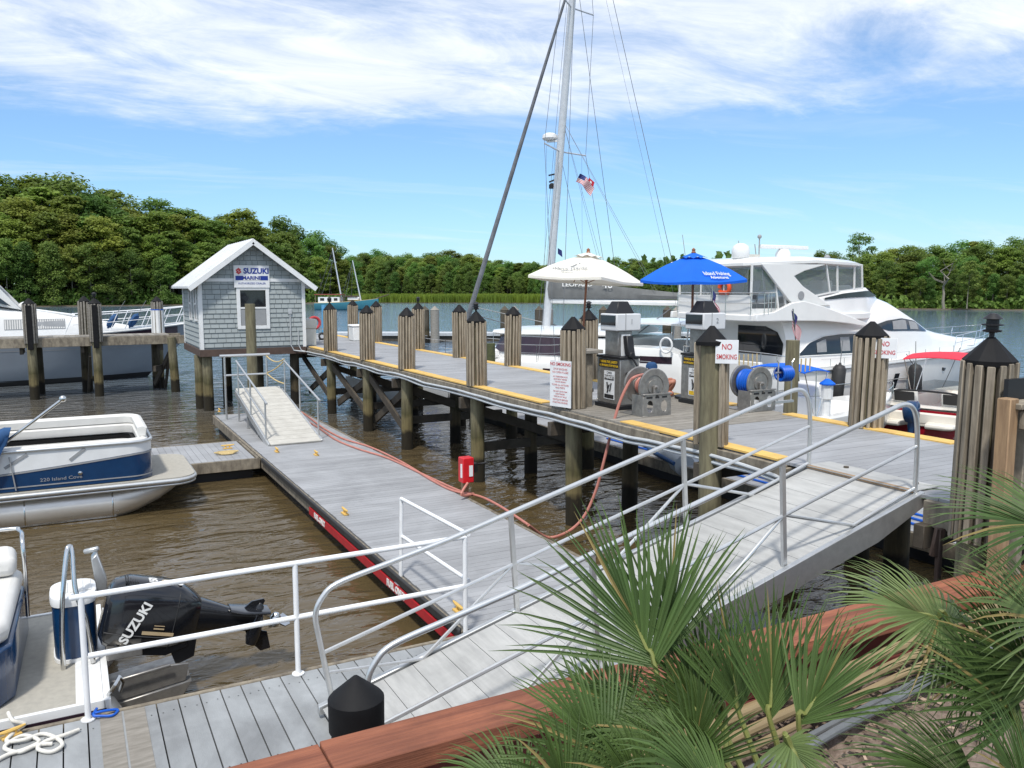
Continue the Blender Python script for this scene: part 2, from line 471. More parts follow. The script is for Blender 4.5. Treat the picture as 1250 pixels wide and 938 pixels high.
def pile_mat(name, dry, dry2, hi=1.0):
    """timber pile: greenish above, pale band of dried growth, dark below the tide mark"""
    m = mat(name, dry, dry2, 0.9, scale=3, stretch=(5,5,0.7), bump=0.6, bscale=16)
    t = m.node_tree; N = t.nodes; L = t.links; b = N['Principled BSDF']
    g = N.new('ShaderNodeNewGeometry'); sp = N.new('ShaderNodeSeparateXYZ'); L.new(g.outputs['Position'], sp.inputs[0])
    nz = N.new('ShaderNodeTexNoise'); nz.inputs['Scale'].default_value = 5; L.new(g.outputs['Position'], nz.inputs['Vector'])
    ad = N.new('ShaderNodeMath'); ad.operation = 'MULTIPLY_ADD'; ad.inputs[1].default_value = 0.28; L.new(nz.outputs['Fac'], ad.inputs[0]); L.new(sp.outputs['Z'], ad.inputs[2])
    rp = N.new('ShaderNodeValToRGB'); e = rp.color_ramp
    rp.color_ramp.interpolation = 'LINEAR'
    mr = N.new('ShaderNodeMapRange'); mr.inputs['From Max'].default_value = 2.0*hi; L.new(ad.outputs[0], mr.inputs['Value'])
    L.new(mr.outputs[0], rp.inputs[0])
    e.elements[0].position = 0.30; e.elements[0].color = (0.10,0.085,0.055,1)
    e.elements[1].position = 0.78; e.elements[1].color = (1,1,1,1)
    x = e.elements.new(0.36); x.color = (0.95,0.85,0.62,1)
    x = e.elements.new(0.50); x.color = (0.80,0.74,0.56,1)
    x = e.elements.new(0.56); x.color = (0.42,0.42,0.28,1)
    src = b.inputs['Base Color'].links[0].from_socket
    mx = N.new('ShaderNodeMix'); mx.data_type = 'RGBA'; mx.blend_type = 'MULTIPLY'; mx.inputs['Factor'].default_value = 1
    L.new(src, mx.inputs['A']); L.new(rp.outputs[0], mx.inputs['B']); L.new(mx.outputs['Result'], b.inputs['Base Color'])
    return m
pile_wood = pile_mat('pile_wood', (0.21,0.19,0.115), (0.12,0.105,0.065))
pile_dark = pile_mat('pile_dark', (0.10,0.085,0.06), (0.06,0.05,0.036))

def clear_mat(name, tint, alpha):
    """a pane: part mirror and tint, part see-through"""
    m = bpy.data.materials.new(name); m.use_nodes = True
    t = m.node_tree; N = t.nodes; L = t.links
    b = N['Principled BSDF']; b.inputs['Base Color'].default_value = (*tint, 1); b.inputs['Roughness'].default_value = 0.05
    tr = N.new('ShaderNodeBsdfTransparent'); tr.inputs[0].default_value = (0.8,0.84,0.84,1)
    ms = N.new('ShaderNodeMixShader'); ms.inputs[0].default_value = alpha
    L.new(tr.outputs[0], ms.inputs[1]); L.new(b.outputs[0], ms.inputs[2]); L.new(ms.outputs[0], N['Material Output'].inputs['Surface'])
    return m
vinyl_glass = clear_mat('clear_vinyl', (0.30,0.34,0.36), 0.42)

def leaf_mat(name, c1, c2, tl=0.25, island=0.35, rough=0.55, scale=0.12, vary=0.0, brown=0.0):
    m = mat(name, c1, c2, rough, scale=scale, detail=2, island=island, translucent=tl, spec=0.3, brown=brown)
    if vary:                                 # each tree its own shade of green
        t = m.node_tree; N = t.nodes; L = t.links; b = N['Principled BSDF']
        src = b.inputs['Base Color'].links[0].from_socket
        oi = N.new('ShaderNodeObjectInfo'); hs = N.new('ShaderNodeHueSaturation')
        a = N.new('ShaderNodeMapRange'); a.inputs['To Min'].default_value = 1-vary; a.inputs['To Max'].default_value = 1+vary
        h = N.new('ShaderNodeMapRange'); h.inputs['From Max'].default_value = 1.0; h.inputs['To Min'].default_value = 0.475; h.inputs['To Max'].default_value = 0.535
        w = N.new('ShaderNodeTexWhiteNoise'); w.noise_dimensions = '1D'; L.new(oi.outputs['Random'], w.inputs['W'])
        L.new(oi.outputs['Random'], a.inputs['Value']); L.new(w.outputs['Value'], h.inputs['Value'])
        L.new(a.outputs[0], hs.inputs['Value']); L.new(h.outputs[0], hs.inputs['Hue']); L.new(src, hs.inputs['Color'])
        for l in list(src.links):
            if l.to_node != hs: L.new(hs.outputs['Color'], l.to_socket)
    return m
leaf_a = leaf_mat('cypress_leaf', (0.235,0.305,0.056), (0.160,0.230,0.045), 0.5, 0.18, vary=0.32)
leaf_b = leaf_mat('broad_leaf', (0.185,0.285,0.060), (0.130,0.215,0.046), 0.5, 0.18, vary=0.30)
leaf_c = leaf_mat('pale_leaf', (0.25,0.32,0.07), (0.19,0.26,0.055), 0.5, 0.16, vary=0.15)
leaf_d = leaf_mat('dark_leaf', (0.170,0.255,0.058), (0.120,0.190,0.045), 0.5, 0.18, vary=0.25)
bark = mat('bark', (0.24,0.22,0.17), (0.14,0.125,0.10), 0.9, scale=1.5, stretch=(3,3,0.4), bump=0.5)
reed = leaf_mat('reed', (0.20,0.27,0.034), (0.15,0.215,0.030), 0.4, 0.2)
palm_leaf = leaf_mat('palm_leaf', (0.108,0.172,0.050), (0.070,0.124,0.036), 0.35, 0.25, 0.5, 2.0, brown=0.03)
palm_pale = leaf_mat('palm_leaf_pale', (0.185,0.250,0.095), (0.135,0.195,0.068), 0.35, 0.2, 0.5, 2.0, brown=0.05)
palm_dark = leaf_mat('palm_leaf_dark', (0.070,0.115,0.028), (0.045,0.080,0.020), 0.35, 0.25, 0.5, 2.0, brown=0.03)
petiole = mat('petiole', (0.22,0.24,0.07), (0.16,0.18,0.05), 0.5)
# ------------------------------------------------------------------ river and banks
def water_mat():
    m = bpy.data.materials.new('river_water'); m.use_nodes = True
    t = m.node_tree; N = t.nodes; L = t.links; b = N['Principled BSDF']
    g = N.new('ShaderNodeNewGeometry')
    nz = N.new('ShaderNodeTexNoise'); nz.inputs['Scale'].default_value = 0.05; nz.inputs['Detail'].default_value = 4
    L.new(g.outputs['Position'], nz.inputs['Vector'])
    mx = N.new('ShaderNodeMix'); mx.data_type = 'RGBA'
    mx.inputs['A'].default_value = (0.098,0.071,0.034,1); mx.inputs['B'].default_value = (0.072,0.053,0.026,1)
    L.new(nz.outputs['Fac'], mx.inputs['Factor'])
    # brown silt by the docks; farther out, reflected sky blue put into the colour
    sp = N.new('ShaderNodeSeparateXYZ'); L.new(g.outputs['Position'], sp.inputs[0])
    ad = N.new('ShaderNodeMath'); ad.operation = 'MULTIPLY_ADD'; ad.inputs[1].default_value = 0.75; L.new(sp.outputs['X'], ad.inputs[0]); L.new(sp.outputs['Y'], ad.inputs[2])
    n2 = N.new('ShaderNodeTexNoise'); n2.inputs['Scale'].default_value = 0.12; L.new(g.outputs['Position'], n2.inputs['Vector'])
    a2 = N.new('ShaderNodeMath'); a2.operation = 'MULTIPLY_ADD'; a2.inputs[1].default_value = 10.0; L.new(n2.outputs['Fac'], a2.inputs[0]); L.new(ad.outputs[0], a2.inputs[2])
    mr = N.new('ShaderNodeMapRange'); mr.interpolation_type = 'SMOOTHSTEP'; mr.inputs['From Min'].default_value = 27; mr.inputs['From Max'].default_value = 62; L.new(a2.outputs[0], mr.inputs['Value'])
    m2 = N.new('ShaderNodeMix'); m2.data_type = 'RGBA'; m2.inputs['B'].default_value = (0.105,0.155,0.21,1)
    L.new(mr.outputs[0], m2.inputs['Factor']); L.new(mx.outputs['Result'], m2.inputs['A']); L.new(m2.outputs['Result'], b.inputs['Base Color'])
    b.inputs['Roughness'].default_value = 0.03; b.inputs['IOR'].default_value = 1.33
    prev = None
    for sc, st, stretch, rot in ((0.45, 0.12, (1,1.8,1), 35), (1.15, 0.21, (1,2.1,1), 15), (3.4, 0.05, (1,1.6,1), 50)):
        mp = N.new('ShaderNodeMapping'); mp.inputs['Scale'].default_value = stretch; mp.inputs['Rotation'].default_value = (0,0,rad(rot))
        L.new(g.outputs['Position'], mp.inputs[0])
        n = N.new('ShaderNodeTexNoise'); n.inputs['Scale'].default_value = sc; n.inputs['Detail'].default_value = 3; n.inputs['Distortion'].default_value = 0.6
        L.new(mp.outputs[0], n.inputs['Vector'])
        bp = N.new('ShaderNodeBump'); bp.inputs['Strength'].default_value = 1.0; bp.inputs['Distance'].default_value = st*0.4/sc**0.55
        L.new(n.outputs['Fac'], bp.inputs['Height'])
        if prev: L.new(prev, bp.inputs['Normal'])
        prev = bp.outputs[0]
    L.new(prev, b.inputs['Normal'])
    return m
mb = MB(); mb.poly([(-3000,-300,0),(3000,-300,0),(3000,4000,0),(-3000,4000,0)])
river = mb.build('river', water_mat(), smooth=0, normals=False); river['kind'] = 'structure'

def polar(px, depth, z=0.0):
    """a point of the far shore by its bearing and distance"""
    a = YAW + math.atan((px-625)/1010); r = depth/math.cos(math.atan((px-625)/1010))
    return V((math.sin(a)*r, math.cos(a)*r, z))
mud = mat('mud_bank', (0.12,0.095,0.06), (0.08,0.062,0.04), 0.9, scale=0.2, bump=0.3)
def bank(name, shore, m=mud):
    mb = MB()
    rows = []
    for off, z in ((-3, -0.4), (0, 0.06), (6, 0.5), (60, 1.2), (900, 2.0)):
        rows.append([polar(p, d+off, z) for p, d in shore])
    n = len(shore)
    mb.add([p for r in rows for p in r], [(i*n+j, i*n+j+1, (i+1)*n+j+1, (i+1)*n+j) for i in range(4) for j in range(n-1)])
    o = mb.build(name, m, smooth=40); o['kind'] = 'structure'
LEFT = [(-700,150),(-400,160),(-150,172),(0,185),(120,196),(240,208),(340,222),(410,238),(432,262),(440,300)]
RIGHT = [(425,236),(470,238),(540,238),(620,236),(700,232),(790,224),(870,212),(960,185),(1060,170),(1250,158),(1500,150),(1900,140)]
MID = [(425,440),(470,400),(540,370),(620,335),(700,300),(790,260),(870,226),(960,185),(1500,150)]
bank('river_bank', LEFT); bank('river_bank', RIGHT)

# ------------------------------------------------------------------ trees
def leaf_quads(mb, c, r, n, size, R, flat=0.5, up=0.6):
    """n leaf-sized faces through an ellipsoid clump"""
    vs, fs = [], []
    for i in range(n):
        while True:
            p = V((R.uniform(-1,1), R.uniform(-1,1), R.uniform(-1,1)))
            if 0.12 < p.length < 1: break
        p = p * (0.55 + 0.45*p.length) / max(p.length, 0.3) * p.length
        q = V(c) + V((p.x*r[0], p.y*r[1], p.z*r[2]))
        nrm = (V((R.uniform(-1,1), R.uniform(-1,1), R.uniform(-0.6,1))) + V((p.x, p.y, p.z))*0.8 + V((0,0,up))).normalized()
        a = nrm.orthogonal().normalized(); b = nrm.cross(a)
        th = R.uniform(0, 6.28); a, b = a*math.cos(th)+b*math.sin(th), b*math.cos(th)-a*math.sin(th)
        s = size*R.uniform(0.55, 1.3); w = s*R.uniform(0.4, 0.75)
        o = len(vs)
        vs += [q-a*s, q-b*w+nrm*s*0.15, q+a*s, q+b*w-nrm*s*0.1]
        fs.append((o, o+1, o+2, o+3))
    mb.add(vs, fs)

def tree_meshes(kind, seed):
    R = random.Random(seed)
    H = 20.0
    tk, cr = MB(), MB()
    lean = V((R.uniform(-0.8,0.8), R.uniform(-0.8,0.8), 0))
    top = {'cypress':0.95,'broad':0.8,'slim':0.9,'bush':0.7,'pine':0.97}[kind]*H
    r0 = {'cypress':0.42,'broad':0.45,'slim':0.22,'bush':0.35,'pine':0.34}[kind]
    base = {'cypress':0.26,'broad':0.18,'slim':0.45,'bush':0.02,'pine':0.60}[kind]
    rad_ = {'cypress':6.0,'broad':6.4,'slim':3.5,'bush':6.2,'pine':4.6}[kind]
    def axis(z): return V((lean.x*(z/H)**2, lean.y*(z/H)**2, z))
    tk.tube([axis(top*i/7) for i in range(8)], [r0*(1.5 if i == 0 else 1)*(1-0.85*i/7) for i in range(8)], 7)
    ncl = {'cypress':40,'broad':34,'slim':24,'bush':32,'pine':15}[kind]
    for i in range(ncl):
        t = (i+R.random())/ncl
        z = H*(base + (1-base)*t)
        if kind == 'cypress': rr = rad_*(1-0.62*t**1.6)*R.uniform(0.35,1.0)
        elif kind == 'broad': rr = rad_*math.sqrt(max(0.05, 1-(1.7*t-0.75)**2))*R.uniform(0.35,1.0)
        elif kind == 'slim': rr = rad_*math.sqrt(max(0.05, 1-(1.8*t-0.8)**2))*R.uniform(0.2,1.0)
        elif kind == 'pine': rr = rad_*math.sqrt(max(0.1, 1-(1.6*t-0.6)**2))*R.uniform(0.5,1.0)
        else: rr = rad_*(1-0.75*t)*R.uniform(0.3,1.0)
        if t > 0.94: rr *= 0.35
        a = i*2.399 + R.uniform(-0.6,0.6)
        c = axis(z) + V((math.cos(a)*rr, math.sin(a)*rr, 0))
        cw = R.uniform(1.7,3.3)*(0.75 if kind in ('slim',) else 1)
        fl = {'cypress':0.30,'broad':0.55,'slim':0.5,'bush':0.65,'pine':0.34}[kind]
        n = int({'cypress':270,'broad':310,'slim':210,'bush':300,'pine':170}[kind]*R.uniform(0.7,1.25))
        leaf_quads(cr, c, (cw, cw*R.uniform(0.8,1.1), cw*fl), n, 0.33, R, up=1.5 if kind == 'cypress' else 1.0)
        s0 = axis(max(z-rr*0.45, H*0.08))
        if rr > 0.8: tk.tube([s0, s0.lerp(c, 0.55)+V((0,0,0.25)), c], [r0*0.28*(1-0.6*t), r0*0.17*(1-0.6*t), 0.03], 5)
    return tk, cr
TREE = {}
LB = {'cypress': (('tall feathery cypress with tiered yellow green foliage', leaf_a)),
      'broad': (('rounded dense dark green broadleaf tree', leaf_b)),
      'slim': (('slender pale green tree with a thin light trunk', leaf_c)),
      'bush': (('dark bushy tree leafed down to the ground', leaf_d)),
      'pine': (('tall lone pine, flat topped, above the tree line', leaf_d))}
NAME = {'cypress':'cypress_tree','broad':'broadleaf_tree','slim':'slender_tree','bush':'bushy_tree','pine':'pine_tree'}
def tree(kind, seed, p, h, bankname, label=None):
    key = (kind, seed)
    sc = h/20.0
    lab = label or LB[kind][0] + ' in the wood on the ' + bankname
    grp = None if label else NAME[kind].replace('_',' ') + 's on the ' + bankname
    rz = rng.uniform(0, 6.28); scl = (sc*rng.uniform(0.9,1.15), sc*rng.uniform(0.9,1.15), sc)
    if key not in TREE:
        tk, cr = tree_meshes(kind, seed*31+len(kind))
        t = thing(NAME[kind], lab, 'tree', p, grp, rz); t.scale = scl
        tk.build('trunk', bark, t, smooth=60); cr.build('crown', LB[kind][1], t, smooth=0, normals=False)
        TREE[key] = t
    else:
        t = dup(TREE[key], p, rz, lab, grp, scl)
        if grp is None and 'group' in t: del t['group']
    return t
def snag(p, h, lab):
    R = random.Random(int(p.x*7)); mb = MB(); ax = [V((R.uniform(-.3,.3)*k, R.uniform(-.3,.3)*k, h*k/6)) for k in range(7)]
    mb.tube(ax, [0.30*(1-0.8*k/6) for k in range(7)], 7)
    for k in range(9):
        b = ax[3].lerp(ax[6], R.random()); a = R.uniform(0,6.28); l = R.uniform(1.0,3.0)
        mb.tube([b, b+V((math.cos(a)*l*0.6,math.sin(a)*l*0.6,l*0.25)), b+V((math.cos(a)*l,math.sin(a)*l,l*0.7))], [0.09,0.06,0.02], 5)
    o = mb.build('dead_tree', bark, smooth=60); o.location = p; tag(o, lab, 'tree')
def forest(shore, sil, px0, px1, step, rows, bankname, mix):
    sx = [a for a, b in sil]; sy = [b for a, b in sil]
    for k, (off, frac) in enumerate(rows):
        px = px0 + rng.uniform(0, step)
        while px < px1:
            d = interp([a for a, b in shore], [b for a, b in shore], px)
            q = px + rng.uniform(-0.3,0.3)*step
            dd = d + off*rng.uniform(0.8,1.2)
            htop = 4.2 + (352-interp(sx, sy, q))*dd/1010
            h = htop*frac*rng.uniform(0.86,1.04)
            kinds, wts = mix[min(k, len(mix)-1)]
            kd = rng.choices(kinds, wts)[0]
            tree(kd, rng.randint(1,3), polar(q, dd, 0.3), h, bankname)
            px += step*rng.uniform(0.75,1.25)
SIL_L = [(-300,205),(-60,214),(0,219),(60,221),(110,228),(150,237),(180,248),(230,258),(290,262),(350,272),(395,288),(425,305),(440,318)]
SIL_R = [(425,311),(470,310),(500,313),(545,309),(575,311),(610,318),(640,322),(700,324),(745,320),(780,317),(830,324),(870,320),(950,320),(1000,312),(1080,306),(1150,300),(1200,297),(1250,296),(1400,292)]
forest(LEFT, SIL_L, -95, 428, 25, [(3,0.50),(10,0.72),(20,0.90),(34,0.99)], 'left bank',
       [(('bush','slim','broad'),(4,5,2)), (('cypress','broad','slim'),(6,2,2)), (('cypress','broad'),(7,3)), (('cypress','broad'),(6,4))])
forest(MID, SIL_R, 428, 880, 10.5, [(2,0.55),(12,0.78),(24,0.93),(38,1.0)], 'far bank',
       [(('bush','slim','broad'),(6,3,3)), (('broad','cypress','slim'),(5,3,2)), (('broad','cypress'),(5,5)), (('broad','cypress'),(5,5))])
forest(RIGHT, SIL_R, 872, 1330, 24, [(3,0.50),(9,0.76),(18,0.92),(30,1.0)], 'right bank',
       [(('bush','slim','broad'),(5,3,3)), (('slim','broad','cypress'),(3,4,3)), (('cypress','broad'),(5,5)), (('cypress','broad'),(4,6))])
snag(polar(1150,157,0.3), 8.5, 'bare dead trunk on the right bank beyond the yacht bow'); snag(polar(500,400,0.3), 11, 'bare dead trunk behind the marsh grass right of the ketch')
p = polar(1045, 240, 0.3); tree('pine', 1, p, 4.2 + (352-289)*240/1010, 'right bank', LB['pine'][0] + ' right of the white yacht')
p = polar(1178, 159, 0.3); tree('slim', 9, p, 4.2 + (352-322)*159/1010, 'right bank', 'pale green tree with a bare light trunk at the water edge right of the yacht')

def undergrowth(name, shore, px0, px1, n, h, m, off, label, depth=5.0, size=0.5, seed=3):
    R = random.Random(seed); mb = MB(); vs, fs = [], []
    for i in range(n):
        px = R.uniform(px0, px1)
        d = interp([a for a, b in shore], [b for a, b in shore], px) + off + R.uniform(0, depth)
        hh = h*(0.55 + 0.45*math.sin(px*0.21+math.sin(px*0.07)*3)**2)
        q = polar(px, d, 0.2 + hh*R.random()**1.3)
        nrm = V((R.uniform(-1,1), R.uniform(-1,1), R.uniform(-0.3,1))).normalized()
        a = nrm.orthogonal().normalized(); b = nrm.cross(a); s = size*R.uniform(0.5,1.3)
        o = len(vs); vs += [q-a*s, q-b*s*0.6, q+a*s, q+b*s*0.6]; fs.append((o,o+1,o+2,o+3))
    mb.add(vs, fs)
    o = mb.build(name, m, smooth=0, normals=False)
    tag(o, label, 'undergrowth', kind='stuff')
undergrowth('undergrowth', LEFT, -120, 432, 9000, 4.0, leaf_b, 1.5, 'tangle of low green bushes along the foot of the wood on the left bank', seed=4)
undergrowth('far_wood', LEFT, -140, 432, 15000, 15.0, leaf_d, 42, 'deep shaded wood filling in behind the trees of the left bank', 8, 0.9, seed=5)
undergrowth('undergrowth', RIGHT, 870, 1340, 7000, 2.6, leaf_b, 1.0, 'low bushes along the foot of the wood on the right bank', seed=6)
undergrowth('far_wood', RIGHT, 860, 1350, 12000, 9.0, leaf_d, 38, 'deep shaded wood filling in behind the trees of the right bank', 8, 0.8, seed=7)
undergrowth('far_wood', MID, 425, 890, 22000, 15.0, leaf_d, 30, 'deep shaded wood filling in behind the trees of the far bank', 10, 1.2, seed=8)
# marsh grass
R = random.Random(11); mb = MB(); vs, fs = [], []
for i in range(30000):
    px = R.uniform(432, 885)
    d = interp([a for a, b in RIGHT], [b for a, b in RIGHT], px) + R.random()**1.6*70*max(0.15,min(1,(885-px)/250))
    q = polar(px, d, 0.1); h = R.uniform(1.3,2.35); w = R.uniform(0.10,0.30)
    a = R.uniform(0, 6.28); e = V((math.cos(a), math.sin(a), 0)); t = V((R.uniform(-.3,.3), R.uniform(-.3,.3), h))
    o = len(vs); vs += [q-e*w, q+e*w, q+t+e*w*0.4, q+t-e*w*0.4]; fs.append((o,o+1,o+2,o+3))
mb.add(vs, fs)
tag(mb.build('marsh_grass', reed, smooth=0, normals=False), 'bright green marsh grass along the far shore', 'grass', kind='stuff')
# ------------------------------------------------------------------ fixed pier
DZ = 2.1                                   # pier deck height above the water
X0, X1 = 7.62, 10.62
pier = thing('pier', 'long fixed timber pier with grey deck boards and yellow painted edges', 'pier', (9.1,18,0), world=True)
def boards_across(mb, x0, x1, y0, y1, z, w=0.14, gap=0.006, th=0.035, R=rng):
    y = y0
    while y < y1 - 0.02:
        e = R.uniform(-0.006, 0.006)
        mb.box(x0+e, x1+e, y, min(y+w-gap, y1), z-th, z + R.uniform(-0.001, 0.001))
        y += w
def boards_along(mb, x0, x1, y0, y1, z, w=0.14, gap=0.006, th=0.035, R=rng):
    x = x0
    while x < x1 - 0.02:
        mb.box(x, min(x+w-gap, x1), y0, y1, z-th, z + R.uniform(-0.001, 0.001))
        x += w
mb = MB(); boards_across(mb, X0, X1, 4.3, 9.55, DZ); mb.cut(); boards_across(mb, X0, X1, 13.0, 38.4, DZ)
mb.build('deck_boards', deck_grey, pier)
mb = MB(); boards_across(mb, X0-0.05, X1, 9.56, 12.99, DZ+0.004, 0.19, 0.012, 0.04)
mb.build('worn_deck_boards', grey_wood, pier, label='patch of bare weathered boards under the fuel pumps')
mb = MB()
def stripe(x0, x1, y0, y1):
    y = y0
    while y < y1:
        L_ = rng.uniform(2.2, 3.4)
        mb.box(x0, x1, y, min(y+L_-0.008, y1), DZ-0.01, DZ+0.022); y += L_
stripe(X0-0.04, X0+0.20, 7.25, 10.55); mb.cut(); stripe(X0-0.04, X0+0.20, 13.0, 29.6); mb.cut()
stripe(X1-0.20, X1+0.04, 6.9, 9.9); mb.cut(); stripe(X1-0.20, X1+0.04, 10.9, 38.4)
mb.build('edge_stripe', yellow, pier, bevel=0.004)
mb = MB()
mb.bar((X0-0.055,7.1,DZ-0.13), (X0-0.055,38.4,DZ-0.13), 0.07, 0.20); mb.cut(); mb.bar((X1+0.03,4.3,DZ-0.17), (X1+0.03,38.4,DZ-0.17), 0.07, 0.24)
mb.cut(); mb.bar((X0-0.03,4.3,DZ-0.16), (X0-0.03,5.25,DZ-0.16), 0.10, 0.26)
mb.cut(); mb.bar((X0-0.09,7.1,DZ-0.2), (X0+0.15,7.1,DZ-0.2), 0.06, 0.28)
mb.build('fascia', old_wood, pier, bevel=0.008)
mb = MB()
for x in (8.1, 8.7, 9.3, 9.9, 10.3):
    mb.cut(); mb.bar((x,4.4,DZ-0.15), (x,38.3,DZ-0.15), 0.06, 0.2)
for y in (5.0, 8.35, 12.25, 16.05, 20.3, 23.3, 27.2, 31.0, 34.1):
    mb.cut(); mb.bar((X0-0.2,y+0.2,DZ-0.38), (X1+0.2,y+0.2,DZ-0.38), 0.12, 0.24)
for y0, y1 in ((20.3,23.3),(23.3,27.2),(27.2,31.0)):
    mb.cut(); mb.bar((X0+0.1,y1,DZ-0.45), (X0+0.16,y0,0.35), 0.07, 0.22); mb.cut(); mb.bar((X0+0.24,y0,DZ-0.45), (X0+0.3,y1,0.35), 0.07, 0.22)
for y in (16.05, 20.3, 23.3, 27.2):
    mb.cut(); mb.bar((X0+0.1,y+0.05,DZ-0.5), (X1-0.2,y+0.05,0.6), 0.07, 0.2); mb.cut(); mb.bar((X0+0.05,y+0.12,0.72), (X1,y+0.12,0.72), 0.09, 0.2)
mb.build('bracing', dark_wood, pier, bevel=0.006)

# ------------------------------------------------------------------ posts
def post_parts(t, x, y, zt, r=0.195, ns=16, z0=DZ+0.005, sides=None, lantern=False, zb=-1.6, pile=True, pm=None, capm=black_cap, core=None, sm=None):
    """square-sawn slats round a pile, a black pyramid cap, sometimes a lantern"""
    R = random.Random(int(x*100+y*37))
    if pile:
        mb = MB(); mb.lathe([(r*0.80, zb), (r*0.78, 0.6), (r*0.74, zt-0.14)], 16, (x,y,0)); mb.build('pile', pm or pile_wood, t, smooth=50)
    mb = MB()
    for k in range(ns):
        a = 2*math.pi*k/ns + R.uniform(-0.045,0.045)
        if sides and not ((math.degrees(a)-sides[0]) % 360 <= sides[1] or 120 < math.degrees(a) < 150): continue
        c_, s_ = math.cos(a), math.sin(a)
        w = 2*math.pi*r/ns*0.66
        top = zt - 0.10 - R.uniform(0, 0.045)
        mb.obox((x+c_*(r-0.005), y+s_*(r-0.005), (z0+top)/2), 0.062+R.uniform(0,0.014), w*R.uniform(0.84,1.12), top-z0, (c_,s_,0), (-s_,c_,0))
    mb.build('slat_casing', sm or slat_wood, t, bevel=0.007)
    mb = MB(); rc = r*1.06
    mb.lathe([(rc, zt-0.15), (rc*1.03, zt-0.10), (rc*0.55, zt+0.01), (0.03, zt+0.105)], 10, (x,y,0))
    mb.build('cap', capm, t, smooth=20)
    if lantern:
        mb = MB(); z = zt+0.09; f = r/0.195
        mb.lathe([(0.02*f,z),(0.022*f,z+0.05*f),(0.07*f,z+0.06*f),(0.075*f,z+0.075*f),(0.05*f,z+0.08*f),(0.05*f,z+0.11*f),(0.085*f,z+0.115*f),(0.085*f,z+0.125*f),(0.05*f,z+0.13*f),(0.05*f,z+0.165*f),(0.08*f,z+0.17*f),(0.03*f,z+0.215*f),(0.0,z+0.22*f)], 14, (x,y,0))
        mb.build('lantern', black_plastic, t, smooth=25)
def post(x, y, label, zt=3.6, **k):
    t = thing('dock_post', label, 'dock post', (x,y,DZ), 'slatted posts along the pier', world=True)
    post_parts(t, x, y, zt, **k); q = random.Random(int(x*31+y*17)); t.rotation_euler = (q.uniform(-.014,.014), q.uniform(-.014,.014), 0); return t
post(7.70, 27.20, 'slatted post with a lantern just right of the grey shed, near edge of pier', lantern=True)
post(7.70, 23.35, 'slatted post standing second right of the shed on the near edge, plain black cap')
post(7.72, 20.20, 'slatted post on near edge with a lone knot hole, third right of the shed')
post(7.74, 16.05, 'slatted post with a black lantern on its cap, nearest one left of the fuel signs', lantern=True)
post(7.78, 12.22, 'slatted post carrying the tall white rules sign beside the first pump', ns=15)
post(7.55, 8.42, 'post, left side bare green timber, slats on its right, holding a no smoking sign', r=0.20, ns=16, sides=(262, 200), z0=DZ-0.0)
post(10.60, 34.0, 'slatted post on far edge of the pier, furthest away, behind the shed corner')
post(10.60, 31.0, 'slatted post on far edge of the pier, second furthest, by the white box')
post(10.60, 26.6, 'slatted post with lantern on the far edge, half hidden behind the third near post', lantern=True)
post(10.50, 22.95, 'slatted post alone on the far edge in front of the open water')
post(10.60, 19.75, 'slatted post on the far edge beside the bow of the white catamaran', r=0.2)
post(10.55, 15.95, 'slatted post with a lantern behind the rules sign post', lantern=True)
post(10.62, 8.42, 'wide slatted post on the far edge with a no smoking sign, before the red boat', r=0.225, ns=16)
post(7.28, 4.52, 'big weathered slatted post with a tiered lantern at the right end of the pier', zt=3.66, r=0.205, ns=15, lantern=True, z0=1.9, sm=weathered_slat)
# bare piles under the far side of the pier
def plain_pile(x, y, zt, label, r=0.15, zb=-1.6, m=None, group='bare piles under the pier', lean=(0,0), name='pile', cat='pile'):
    mb = MB(); mb.tube([(x-lean[0],y-lean[1],zb),(x,y,0.6),(x+lean[0],y+lean[1],zt)], [r*1.05,r,r*0.95], 14)
    return tag(mb.build(name, m or pile_wood, loc=(x,y,0), smooth=50), label, cat, group)
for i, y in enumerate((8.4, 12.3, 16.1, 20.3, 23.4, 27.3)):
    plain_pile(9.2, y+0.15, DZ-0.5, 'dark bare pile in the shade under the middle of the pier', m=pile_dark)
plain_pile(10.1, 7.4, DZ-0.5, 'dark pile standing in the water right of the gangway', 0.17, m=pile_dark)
plain_pile(5.0, 26.5, 3.72, 'bare greenish pile standing in front of the shed window', 0.16, group=None)
# gang of the dark right-hand end: timber frame beside the big post
t = thing('timber_frame', 'rough timber upright and rail against a dark panel right of the big post', 'timber frame', (7.0,4.2,DZ), world=True)
mb = MB(); mb.box(6.88,7.00,4.05,4.17,1.2,3.28); mb.build('upright', new_wood, t, bevel=0.008)
mb = MB(); mb.box(6.95,8.05,4.00,4.20,3.19,3.24); mb.box(7.01,7.15,3.92,4.05,3.02,3.18); mb.build('rail', old_wood, t, bevel=0.006)
mb = MB(); mb.box(7.10,8.1,4.21,4.25,1.0,3.42); mb.build('panel', black_plastic, t)
mb = MB(); mb.box(7.17,7.25,4.08,4.16,1.2,3.18); mb.cut(); mb.box(7.55,7.63,4.08,4.16,1.2,3.18); mb.build('picket', old_wood, t, bevel=0.006)
t = thing('ladder_bracket', 'two rusty hanger straps below the pier edge by the gangway', 'bracket', (7.5,4.9,1.8), world=True)
for y in (5.02, 4.74):
    mb = MB(); mb.bar((7.5,y,1.84), (7.5,y,0.9), 0.06, 0.05); mb.bar((7.5,y,1.84),(7.46,y+0.02,1.55),0.05,0.1); mb.build('strap', brown_trim, t, bevel=0.01)

